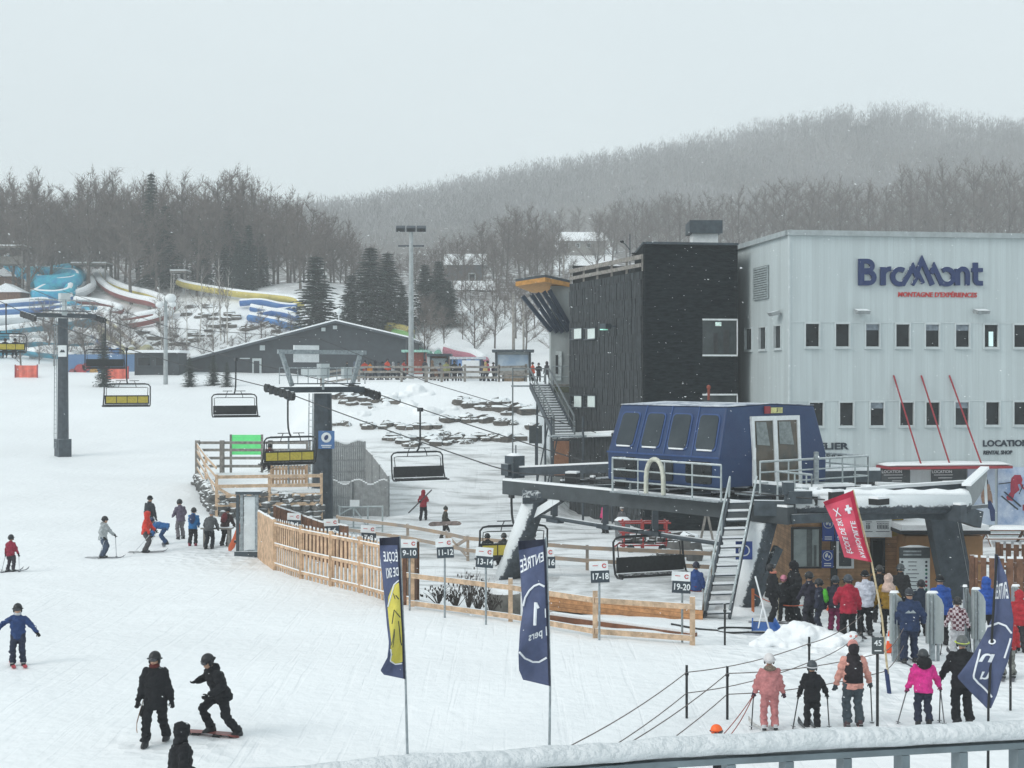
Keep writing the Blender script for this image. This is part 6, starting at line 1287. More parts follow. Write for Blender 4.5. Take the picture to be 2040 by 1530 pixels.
# small things round the queue
def cone(p, label, s=1.0):
    t = thing('traffic_cone', label, 'traffic cone', p); x = MB(); x.box(p + UP * .02 * s, (.34 * s, .34 * s, .04 * s)); x.loft([(p + UP * .04 * s, V((.14 * s, 0, 0)), V((0, .14 * s, 0))), (p + UP * .7 * s, V((.03 * s, 0, 0)), V((0, .03 * s, 0)))], 14); x.build('cone_body', mk('cone_orange', (.75, .09, .02), .6, .06, 5), t)
    x = MB(); x.loft([(p + UP * .38 * s, V((.090 * s, 0, 0)), V((0, .090 * s, 0))), (p + UP * .52 * s, V((.068 * s, 0, 0)), V((0, .068 * s, 0)))], 14); x.build('white_band', M_white, t)
cone(G(1656, 1216), 'orange traffic cone with white band behind the snow heap'); cone(G(1772, 1300), 'small orange cone at the foot of the leftmost gate panel', .8)
p = G(1524, 1262); t = thing('snow_scoop', 'blue snow scoop with long white handle in front of the ladder', 'shovel', p); x = MB(); x.extrude([p + V((-.38, -.1, .05)), p + V((.4, -.1, .02)), p + V((.32, .3, .2)), p + V((-.3, .3, .22))], (0, 0, .05)); x.beam(p + V((-.38, -.1, .1)), p + V((-.3, .3, .3)), .04, .2); x.beam(p + V((.4, -.1, .1)), p + V((.32, .3, .3)), .04, .2); x.build('scoop', mk('blue_plastic', (.02, .10, .34), .45, .1, 6), t)
x = MB(); x.tube([p + V((.12, .0, .1)), p + V((-.02, .2, .75)), p + V((-.2, .45, 1.55))], .025, 6); x.tube([p + V((-.2, 0, .1)), p + V((-.02, .2, .75))], .02, 6); x.build('handle', M_white, t)
x = MB(); p = G(1500, 1262); x.tube([p + V((1.0 * math.cos(a), .45 * math.sin(a) + .2, .05 + .02 * math.sin(3 * a))) for a in np.linspace(0, 2 * PI, 40)], .035, 6, cap=False); x.tube([p + V((-.95, .1, .05)), p + V((-1.5, .3, .06)), p + V((-2.2, 1.0, .08))], .035, 6); tag(x.build('coiled_hose', M_black), 'black hose lying in a wide loop by the blue scoop', 'hose')
for px, yf, lab in ((1630, 1250, 'short grey barrier post beside the black suited group'), (1500, 1225, 'short orange barrier post at the column foot')):
    p = G(px, yf); x = MB(); x.tube([p - UP * .1, p + UP * .85], .05, 8); tag(x.build('barrier_post', M_galv if px > 1600 else mk('barrier_orange', (.5, .15, .05), .7)), lab, 'post')
x = MB(); a, b = G(1500, 1225) + UP * .7, G(1630, 1250) + UP * .75; x.tube([a.lerp(b, t) - UP * .25 * 4 * t * (1 - t) for t in np.linspace(0, 1, 10)] + [G(1700, 1215) + UP * .7], .014, 5); tag(x.build('orange_cord', mk('cord_orange', (.5, .10, .04), .8)), 'thin orange cord slung low before the black suited group', 'cord')
# things under the terminal by the black wall
M_cart = mk('red_cart_steel', (.33, .03, .03), .55, .12, 5, snow=.9, snow_lo=.55)
p = gpt(1290, 66); t = thing('red_steel_cart', 'red tubular steel equipment cart under the terminal beam', 'cart', p); x = MB()
for sx_ in (-1.1, -.2, .9):
    for sy_ in (0, .9): x.tube([p + V((sx_, sy_, .1)), p + V((sx_, sy_, 1.5))], .05, 6)
for zz in (.35, .95, 1.4):
    for sy_ in (0, .9): x.tube([p + V((-1.3, sy_, zz)), p + V((1.1, sy_, zz))], .045, 6)
x.tube([p + V((-1.3, 0, .5)), p + V((-1.8, -.3, .15))], .05, 6); x.build('frame', M_cart, t); x = MB()
for k in range(10): c = p + V((R4.uniform(-1.0, .8), R4.uniform(.1, .8), R4.uniform(.45, .6))); x.box(c, (R4.uniform(.2, .5), .25, .2), rz=R4.uniform(0, 3))
x.build('load', M_stone, t)
for s in (-.8, .7): x = MB(); x.tube([p + V((s, -.1, .2)), p + V((s, 0, .2))], .2, 12); x.build('wheel', M_black, t)
for px, d, r, lab in ((1362, 65.5, .75, 'big snow-speckled boulder beside the red cart'), (1330, 63.2, .4, 'small snowy rock below the red cart'), (1385, 63, .38, 'dark tyre-like rock at the foot of the terminal wall'), (1300, 62.5, .36, 'low brown rock left of the small snowy rock')):
    p = gpt(px, d); x = MB(); rock(x, p + UP * r * .4, r, R4, .8); tag(x.build('boulder', M_stone), lab, 'rock')
p = gpt(1240, 70); t = thing('waste_bin', 'grey round bin with snow lid beside the pink clad figure', 'bin', p); x = MB(); x.loft([(p, V((.35, 0, 0)), V((0, .35, 0))), (p + UP * 1.0, V((.4, 0, 0)), V((0, .4, 0)))], 14); x.build('drum', mk('grey_plastic', (.16, .17, .18), .6), t); x = MB(); x.loft([(p + UP * 1.0, V((.42, 0, 0)), V((0, .42, 0))), (p + UP * 1.15, V((.25, 0, 0)), V((0, .25, 0)))], 14); x.build('snow_cap', M_cap, t)
x = MB(); p = gpt(1425, 66); x.beam(p, p + V((-.4, 0, 2.0)), .1, .1); x.beam(p + V((-.8, 0, 0)), p + V((-.4, 0, 2.0)), .1, .1); x.beam(p + V((-1.1, 0, .5)), p + V((0, 0, .55)), .08, .08); tag(x.build('timber_trestle', M_woodgrey), 'weathered timber trestle leaning under the terminal', 'trestle')
p = V((24.0, 68.5, -1.05)); t = thing('picnic_table', 'snow covered brown picnic table below the wall posters', 'table', p)
for k in range(4): x = MB(); x.box(p + V((0, -.45 + .3 * k, .8)), (2.4, .26, .06)); x.build('table_board', M_wooddark, t)
for s in (-1, 1): x = MB(); x.box(p + V((0, s * .95, .45)), (2.4, .28, .06)); x.build('bench', M_wooddark, t); x = MB(); x.beam(p + V((s * .9, -.9, 0)), p + V((s * .9, .1, .78)), .08, .12); x.beam(p + V((s * .9, .9, 0)), p + V((s * .9, -.1, .78)), .08, .12); x.build('leg', M_wooddark, t)
x = MB(); x.loft([(p + V((.2, 0, .83)), V((1.0, 0, 0)), V((0, .55, 0))), (p + V((.2, 0, .98)), V((.8, 0, 0)), V((0, .4, 0)))], 12); x.build('snow_cap', M_cap, t)
# bench by the lesson group, orange skis
p = G(432, 1090); t = thing('wooden_bench', 'grey wooden bench table where the lesson group leans', 'bench', p)
x = MB(); x.box(p + V((0, .1, .78)), (1.3, .5, .07)); x.build('top', M_woodgrey, t)
for s in (-.5, .5): x = MB(); x.beam(p + V((s, -.05, -.1)), p + V((s, -.05, .75)), .1, .1, up=(0, 1, 0)); x.beam(p + V((s, .25, -.1)), p + V((s, .25, .75)), .1, .1, up=(0, 1, 0)); x.build('leg', M_woodgrey, t)
p = G(458, 1099); t = thing('snowboard', 'orange snowboard leaning against the white gate cabinet', 'snowboard', p)
x = MB(); a, b = p + V((0, 0, .03)), p + V((.42, .25, 1.12)); x.loft([(a, V((.06, 0, 0)), V((0, .015, 0))), (a.lerp(b, .12), V((.13, 0, 0)), V((0, .015, 0))), (a.lerp(b, .5), V((.11, 0, 0)), V((0, .015, 0))), (a.lerp(b, .9), V((.13, 0, 0)), V((0, .015, 0))), (b, V((.06, 0, 0)), V((0, .015, 0)))], 10); x.build('deck', mk('orange_board', (.55, .10, .03), .5, .1, 5), t); x = MB()
for f in (.35, .65): q = a.lerp(b, f) + V((.12, -.06, 0)); x.box(q, (.18, .14, .1))
x.build('bindings', M_black, t)
# ------------------------------------------------------------------ balcony railing close to the camera
ra, rm, rb = V((-1.8, 1.665, 0)), V((.223, 2.229, 0)), V((2.6, 2.683, 0)); zt = 6.626
def rpt(f):
    return ra.lerp(rm, f * 2) if f < .5 else rm.lerp(rb, f * 2 - 1)
rd = (rb - rm).normalized(); rn = V((-rd.y, rd.x, 0))
rl = thing('balcony_railing', 'snow topped grey balcony railing close to the viewer', 'railing', V((.9, 2.36, 5.5)))
M_rgrey = mk('railing_grey', (.17, .21, .23), .45, .15, 8, metal=.2)
for p, q in ((ra, rm), (rm, rb)): x = MB(); x.beam(V((p.x, p.y, zt - .039)), V((q.x, q.y, zt - .039)), .030, .010); x.build('top_rail', M_rgrey, rl); x = MB(); x.beam(V((p.x, p.y, zt - .96)), V((q.x, q.y, zt - .96)), .05, .03); x.build('bottom_rail', M_rgrey, rl)
x = MB(); n = 240; rings = []
for i in range(n + 1):
    f = i / n; c = rpt(f); hh = .052 + .008 * mnoise.noise((f * 26, 3, 1)) + .004 * mnoise.noise((f * 110, 1, 7)); ww = .025 + .004 * mnoise.noise((f * 70, 9, 2))
    rings.append((V((c.x, c.y, zt - .016 + (hh - .052) * .6)), rn * ww, UP * hh * .30))
x.loft(rings, 16); x.build('snow_cap', mk('wet_rail_snow', (.72, .75, .77), .6, .2, 30, rgb2=(.58, .62, .64), bump=.45, bscale=60), rl, smooth=True)
k = 0; f0 = (1420 - CX) / F
for px in range(-390, 2500, 115):
    kx = (px + 1.5 - CX) / F; sa, sb = (rm, rb) if px > 1300 else (ra, rm); de = (sb - sa).normalized(); c = sa + de * ((kx * sa.y - sa.x) / (de.x - kx * de.y))
    if not (ra.x < c.x < rb.x): continue
    x = MB(); x.beam(V((c.x, c.y, zt - .95)), V((c.x, c.y, zt - .045)), .03, .014, up=tuple(rd)); x.build('baluster', MATS['railing_grey'], rl)

# ================================================================== water park on the far slope, masts, plateau
def SP(px, py, dy=10):
    g_ = G(px, py + dy, 168, 240); return P(px, py, g_.y)
M_turq = mk('turquoise_tube', (.04, .52, .62), .35, .15, .5, rgb2=(.015, .20, .44)); M_fblue = mk('flume_blue', (.02, .10, .36), .45, .15, .6, rgb2=(.08, .22, .45)); M_fteal = mk('flume_teal', (.03, .25, .36), .45, .15, .6); M_fyel = mk('flume_yellow', (.55, .46, .12), .5, .12, .6); M_fmar = mk('flume_maroon', (.22, .06, .055), .5, .15, .6); M_fwhite = mk('flume_white', (.62, .66, .68), .5, .08, .6); M_post = mk('pale_post', (.34, .37, .38), .6, .12, 2)
def flume(label, path, r, mt, dy=10, snow=.6, posts=3, group='water slides on the far slope'):
    pts = [SP(a, b, dy) if len((a, b)) == 2 else None for a, b in path]
    # keep depth smooth along the run
    ds = np.array([p.y for p in pts]); k = np.convolve(np.pad(ds, 1, 'edge'), [.25, .5, .25], 'valid'); pts = [P(a, b, d) for (a, b), d in zip(path, k)]
    fine_ = [];
    for i in range(len(pts) - 1):
        p0, p1, p2, p3 = pts[max(0, i - 1)], pts[i], pts[i + 1], pts[min(len(pts) - 1, i + 2)]
        for t in (0, .25, .5, .75): fine_.append(.5 * ((2 * p1) + (p2 - p0) * t + (2 * p0 - 5 * p1 + 4 * p2 - p3) * t * t + (3 * p1 - p0 - 3 * p2 + p3) * t ** 3))
    fine_.append(pts[-1]); o = thing('water_slide', label, 'water slide', V((pts[0].x, pts[0].y, T(pts[0].x, pts[0].y))), group)
    x = MB(); x.tube(fine_, r, 10); x.build('flume', mt, o, smooth=True)
    if snow: x = MB(); x.tube([p + UP * r * .50 for p in fine_], r * min(.94, snow * 1.22), 10, flat=1); x.build('snow_cover', M_cap, o, smooth=True)
    for i in range(posts):
        p = fine_[int((i + .5) / posts * (len(fine_) - 1))]; gz = T(p.x, p.y)
        if p.z - gz > .6: x = MB(); x.tube([V((p.x, p.y + r, gz - .5)), V((p.x, p.y + r, p.z - r * .6))], .28, 6); x.build('support', M_post, o)
flume('turquoise and blue tube slide with a big snowy bend at the far left', [(14, 512), (22, 532), (40, 544), (80, 542), (120, 546), (150, 550), (148, 562), (110, 566), (75, 560)], 1.05, M_turq, 34, .45, 3)
flume('fat turquoise loop of the tube slide', [(68, 556), (100, 548), (140, 543), (152, 554), (120, 564), (72, 568)], 1.55, M_turq, 30, 0, 2)
flume('lower turquoise coil under the fat loop', [(70, 590), (100, 575), (135, 570), (138, 585), (110, 592), (66, 590)], 1.05, M_turq, 20, .5, 2)
for lab, path, mt in (('white racing lane nearest the turquoise loop', [(154, 540), (160, 555), (164, 568), (150, 578), (132, 586)], M_fwhite), ('second white racing lane, bending left', [(171, 545), (180, 558), (184, 570), (168, 582), (140, 590)], M_fwhite), ('white racing lane with maroon side, bending right', [(189, 545), (200, 563), (225, 582), (262, 595), (305, 604), (330, 616)], M_fmar), ('rightmost white racing lane with yellow end', [(206, 545), (218, 562), (250, 577), (296, 588), (322, 598), (340, 612)], M_fyel)):
    flume(lab, path, .62, mt, 16, .8, 2)
flume('long white and blue flume at the photo edge under the coil', [(-20, 612), (40, 606), (90, 602), (145, 594)], .65, M_fblue, 12, .75, 3)
flume('second long blue flume below it', [(-20, 624), (50, 620), (100, 616), (150, 606)], .6, M_fblue, 12, .6, 2)
flume('teal flume crossing behind the farther tower, snow filled', [(-20, 668), (60, 658), (130, 648), (190, 636), (205, 628)], .9, M_fteal, 14, .7, 3)
flume('lowest teal flume with snow on its lip', [(30, 690), (80, 686), (130, 690), (190, 688)], .7, M_fteal, 8, .7, 2)
flume('maroon and white flume ending right of the racing lanes', [(340, 612), (330, 624), (290, 632), (240, 640), (205, 630)], .7, M_fmar, 14, .75, 2)
flume('long pale yellow flume running down to the right', [(356, 562), (372, 568), (420, 577), (480, 586), (540, 592), (585, 598), (600, 608)], .58, M_fyel, 18, .6, 4)
flume('upper dark blue flume among the trees at right', [(478, 604), (520, 602), (560, 610), (592, 612)], .5, M_fblue, 12, .6, 2)
flume('middle dark blue flume bending back', [(590, 618), (550, 622), (510, 630), (496, 634)], .5, M_fblue, 10, .6, 2)
flume('bright blue lower flume ending by the hall roof', [(497, 632), (530, 638), (565, 645), (598, 656)], .58, mk('flume_bright_blue', (.04, .20, .50), .45, .1, .6), 8, .6, 2)
flume('wide pastel slide running down beside the small spruce', [(214, 640), (236, 655), (256, 672), (275, 690), (292, 702)], 1.1, mk('pastel_slide', (.50, .44, .50), .5, .2, .35, rgb2=(.55, .52, .25)), 8, .6, 1)
flume('cream slide beside the pastel one', [(205, 655), (225, 672), (245, 690), (262, 704)], .9, mk('cream_slide', (.50, .48, .30), .5, .15, .5), 8, .6, 1)
flume('yellow slide end above the hall roof', [(772, 652), (795, 656), (818, 664)], .8, M_fyel, 14, .3, 1); flume('green edged yellow slide end above the hall roof', [(784, 664), (802, 668), (820, 674)], .7, mk('flume_green', (.20, .42, .12), .5), 12, .4, 1)
flume('mint green slide over the plateau booths', [(806, 690), (830, 694), (855, 702), (872, 708)], .8, mk('flume_mint', (.25, .60, .45), .5), 6, .7, 1)
flume('rose and white slide beside the mint one', [(888, 696), (915, 704), (945, 710), (965, 722)], .8, mk('flume_rose', (.50, .18, .24), .5), 6, .7, 1)
for lab, path, mt in (('white lane crossing under the coil toward the farther tower', [(60, 640), (110, 624), (170, 616), (230, 622)], M_fwhite), ('grey blue lane above the mural wall', [(-20, 704), (30, 700), (90, 706), (150, 712)], M_fteal), ('blue lane left of the pastel slide', [(150, 660), (185, 668), (205, 684), (235, 700)], M_fblue), ('white lane under the teal crossing', [(20, 676), (80, 670), (140, 668), (190, 672)], M_fwhite), ('maroon lane returning below the loudspeaker pole', [(330, 630), (290, 642), (245, 648), (215, 640)], M_fmar), ('white lane beside the maroon return', [(345, 622), (300, 634), (260, 640), (225, 632)], M_fwhite), ('short blue lane before the dark blue bends', [(500, 614), (530, 620), (570, 626), (592, 634)], M_fblue)):
    flume(lab, path, .5, mt, 12, .75, 3)
flume('white run-out flume at the foot of the teal ones', [(-20, 640), (50, 636), (110, 632), (160, 640)], .6, M_fwhite, 12, .7, 3)
flume('white and maroon flume curling under the racing lanes', [(150, 600), (200, 606), (240, 618), (200, 628), (150, 630)], .6, M_fmar, 14, .8, 3)
flume('pale flume low on the slope left of the small spruce', [(60, 706), (110, 700), (150, 704), (195, 700)], .7, M_fwhite, 8, .7, 2)
flume('turquoise straight flume beside the farther tower top', [(132, 606), (160, 618), (190, 622)], .9, M_turq, 14, 0, 2)
def roofed(label, px0, px1, yt, yb, d, nm='slide_tower', deck=True):
    a = P(px0, yt, d); b = P(px1, yb, d); o = thing(nm, label, 'platform', V(((a.x + b.x) / 2, d, b.z))); x = MB(); x.box(V(((a.x + b.x) / 2, d, a.z)), (b.x - a.x, 4, .3)); r_ = x.build('roof', M_woodgrey, o); x = MB(); x.box(V(((a.x + b.x) / 2, d, a.z + .27)), (b.x - a.x, 3.9, .22)); x.build('snow_cover', M_cap, r_)
    for q in (a.x + .2, b.x - .2):
        for dy in (-1.7, 1.7): x = MB(); x.beam(V((q, d + dy, T(q, d + dy) - .5)), V((q, d + dy, a.z - .15)), .2, .2, up=(0, 1, 0)); x.build('post', M_woodgrey, o)
    if not deck: return
    x = MB(); x.box(V(((a.x + b.x) / 2, d, b.z)), (b.x - a.x, 4, .25)); x.box(V(((a.x + b.x) / 2, d - 1.9, b.z + .6)), (b.x - a.x, .1, 1.0)); x.build('deck', M_woodgrey, o)
roofed('timber slide tower at the far left edge', -14, 54, 494, 526, 228); roofed('long low start shelter with snowy roof above the racing lanes', 148, 218, 528, 545, 232, deck=False); roofed('small timber gate shelter above the pale yellow flume', 344, 376, 543, 560, 230, deck=False)
for px, py in ((10, 558), (14, 590)):
    p = SP(px, py, 20); x = MB(); x.box(p + V((0, 1, -1)), (4.5, 3, 3.2)); o = tag(x.build('pump_house', M_wooddark), 'small brown %s pump house under the slide tower' % ('upper' if py < 570 else 'lower'), 'hut'); x = MB(); x.extrude([p + V((-2.8, -.8, .6)), p + V((0, -.8, 2.0)), p + V((2.8, -.8, .6))], (0, 3.6, 0)); x.build('roof', M_cap, o)
a, b = P(126, 706, 166), P(268, 752, 166); x = MB(); x.box(V(((a.x + b.x) / 2, 166, (a.z + b.z) / 2)), (b.x - a.x, .3, a.z - b.z)); mw = tag(x.build('mural_wall', mk('mural_blue', (.08, .17, .33), .7, .2, .4, rgb2=(.13, .22, .36))), 'long blue painted wall with round red and orange spots', 'wall')
for px, py, r, c in ((160, 738, .75, (.40, .06, .07)), (172, 731, .5, (.35, .06, .08)), (187, 741, .5, (.45, .25, .06)), (212, 730, .4, (.12, .30, .40)), (145, 742, .45, (.3, .1, .1)), (228, 744, .6, (.40, .08, .06))):
    p = P(px, py, 165.8); x = MB(); x.tube([p, p + V((0, -.06, 0))], r, 16); x.build('painted_spot', mk('spot_%d' % px, c, .7), mw)
for px0, px1, y0, y1, lab in ((31, 75, 728, 752, 'salmon orange safety mesh panel at the far left of the crest'), (212, 256, 731, 750, 'crumpled orange safety mesh by the mural wall')):
    a, b = P(px0, y0, 157), P(px1, y1, 157); o = thing('safety_mesh', lab, 'barrier', V(((a.x + b.x) / 2, 157, T((a.x + b.x) / 2, 157)))); x = MB(); n = 10; vs = [V((a.x + (b.x - a.x) * i / n, 157 + .12 * math.sin(i * 1.7), z)) for z in (b.z - .4, a.z) for i in range(n + 1)]; x.add(vs, [(i, i + 1, n + 2 + i, n + 1 + i) for i in range(n)]); x.build('mesh_panel', mk('safety_orange', (.72, .16, .11), .8, .15, 1.5), o, mod=('solid', .05))
    for q in (a.x, b.x): x = MB(); x.beam(V((q, 156.9, b.z - .9)), V((q, 156.9, a.z + .1)), .12, .12, up=(0, 1, 0)); x.build('stake', M_red, o)
def mast(label, px, yt, d, r, mt, heads=0, bar=None):
    x_ = (px - CX) / F * d; gz = T(x_, d); zt_ = HC + (HY - yt) / F * d; o = thing('light_mast' if heads else 'utility_pole', label, 'light mast' if heads else 'pole', V((x_, d, gz))); x = MB(); x.tube([V((x_, d, gz - .5)), V((x_, d, zt_))], [r * 1.25, r * .85], 10); x.build('pole', mt, o)
    if bar: zb_ = HC + (HY - bar) / F * d; x = MB(); x.beam(V((x_ - 1.2, d, zb_)), V((x_ + 1.2, d, zb_)), .14, .14); x.build('crossbar', M_steel_bare, o)
    for i in range(heads):
        q = V((x_ + (i - (heads - 1) / 2) * .95, d - .1, zt_ + .05)); x = MB(); x.box(q, (.85, .5, .42), R=Matrix.Rotation(.5, 3, 'X')); h_ = x.build('lamp_head', M_steel_bare, o); x = MB(); x.box(q + V((0, -.22, -.14)), (.7, .05, .3), R=Matrix.Rotation(.5, 3, 'X')); x.build('lens', M_glass, h_)
    return o
mast('tall pale light mast with three black lamp heads above the plateau', 819, 457, 130, .22, M_post, 3, 490)
o = mast('pale pole with round white loudspeakers before the slides', 330, 592, 152, .2, M_post)
for px, py, r in ((340, 594, .62), (318, 607, .45), (344, 606, .4)): p = P(px, py, 151.5); x = MB(); x.ell(p, (r, r, r * .8)); x.build('loudspeaker', M_white, o)
mast('slim weathered pole left of the timber canopy', 1023, 585, 150, .16, M_woodgrey); mast('thin leaning pole further right on the slope', 1043, 600, 165, .12, M_woodgrey); mast('thin utility pole rising behind the terrace rail', 1123, 505, 200, .15, M_woodgrey)
p = gpt(575, 76); x = MB(); x.tube([V((p.x, p.y, p.z)), V((p.x, p.y, p.z + 5))], .05, 6); tag(x.build('conduit_pole', M_galv), 'thin pale conduit pole left of the nearer tower', 'pole')
# plateau: fences, booths
pf = [gpt(640, 119), gpt(715, 118), gpt(800, 117), gpt(850, 116.5)]
rails('weathered rail fence before the crowd, left part', pf, (.4, .85, 1.25), M_woodgrey, rail=(.08, .18), ph=1.4, post=.2)
rails('weathered rail fence before the crowd, right part stepping down', [gpt(848, 115.5), gpt(880, 114.8), gpt(926, 114.5), gpt(994, 114), gpt(1048, 114)], (.35, .8, 1.2), M_woodgrey, rail=(.08, .18), ph=1.4, post=.2)
def booth(label, px0, px1, yt, yb, d, wm, rm_, sign=None):
    a, b = P(px0, yt, d), P(px1, yb, d); g_ = T((a.x + b.x) / 2, d); o = thing('booth', label, 'booth', V(((a.x + b.x) / 2, d, g_))); x = MB(); x.box(V(((a.x + b.x) / 2, d + 1, (a.z + b.z) / 2)), (b.x - a.x, 2, a.z - b.z)); x.build('panel', wm, o)
    x = MB(); x.box(V(((a.x + b.x) / 2, d + .8, a.z + .12)), (b.x - a.x + .5, 3, .22)); x.build('roof', rm_, o)
    for q in (a.x + .1, b.x - .1): x = MB(); x.beam(V((q, d - .1, g_ - .2)), V((q, d - .1, a.z)), .16, .16, up=(0, 1, 0)); x.build('post', M_steel_bare, o)
    if sign: c_ = V(((a.x + b.x) / 2, d - .05, (a.z + b.z) / 2 + .3)); x = MB(); x.box(c_, ((b.x - a.x) * .85, .06, (a.z - b.z) * .5)); x.build('picture', sign, o)
booth('grey booth with blue mural panel near the stair head', 986, 1058, 702, 748, 121, mk('booth_grey', (.38, .42, .43), .7, .1, .6), M_steel, mk('mural_pale_blue', (.25, .36, .50), .7, .25, .8, rgb2=(.50, .58, .64)))
booth('glazed kiosk with brown base in the crowd', 856, 894, 710, 752, 126, M_wooddark, M_steel_bare, M_galv); booth('mint roofed booth right of the hall', 806, 848, 702, 745, 132, mk('booth_red', (.30, .08, .06), .7), mk('roof_mint', (.35, .62, .52), .6, snow=.6)); booth('striped blue tent wall in the crowd', 896, 962, 716, 744, 134, mk('tent_blue', (.16, .25, .42), .7, .1, 2, wave=(0, 1.2, .5, 2.2)), mk('tent_white', (.55, .58, .62), .7, snow=.8))
booth('low brown snack stall by the mural booth', 1000, 1048, 748, 762, 117.5, M_wood, M_woodgrey)
p = gpt(938, 123); x = MB(); x.box(p + V((0, 0, .9)), (1.5, .9, 1.8)); tag(x.build('snow_block', M_cap), 'white snow block carved among the crowd', 'snow block')

for k, (x0, y0, x1, y1, n_, lab) in enumerate(((300, 690, 420, 672, 14, 'dark stone on the slope above the dark hut'), (430, 640, 560, 660, 16, 'dark stone on the slope below the blue flumes'), (380, 615, 470, 640, 12, 'dark stone among the pale birches'), (250, 660, 330, 700, 9, 'dark stone beside the pastel slide'))):
    for i in range(n_):
        f = i / (n_ - 1); p = G(x0 + (x1 - x0) * f + R4.uniform(-12, 12), y0 + (y1 - y0) * f + R4.uniform(-14, 14), 166, 215); x = MB(); rock(x, p + UP * .1, R4.uniform(.5, 1.1), R4, .45); tag(x.build('boulder', M_rock), lab, 'boulder', 'stones on the park slope')
# ================================================================== people
def ik(a, b, l1, l2, pole):
    a, b = V(a), V(b); d = b - a; L_ = min(d.length, (l1 + l2) * .999); d = d.normalized() if d.length > 1e-6 else V((0, 0, -1)); b = a + d * L_
    c = (l1 * l1 - l2 * l2 + L_ * L_) / (2 * L_); h = math.sqrt(max(0, l1 * l1 - c * c)); pl = V(pole) - d * V(pole).dot(d)
    pl = pl.normalized() if pl.length > 1e-6 else d.orthogonal().normalized(); return a + d * c + pl * h, b
def tinted(nm, c, **k): return cloth_mat(c, nm + '_%02x%02x%02x' % tuple(int(255 * max(0, min(1, q))) for q in c))
BLK = (.012, .013, .016); NVY = (.02, .03, .07)
M_lens = mk('goggle_lens', (.02, .022, .03), .15, .2, 3, spec=.7); M_eye = mk('dark_eye', (.02, .015, .012), .3); M_lip = mk('lip', (.32, .13, .11), .6)
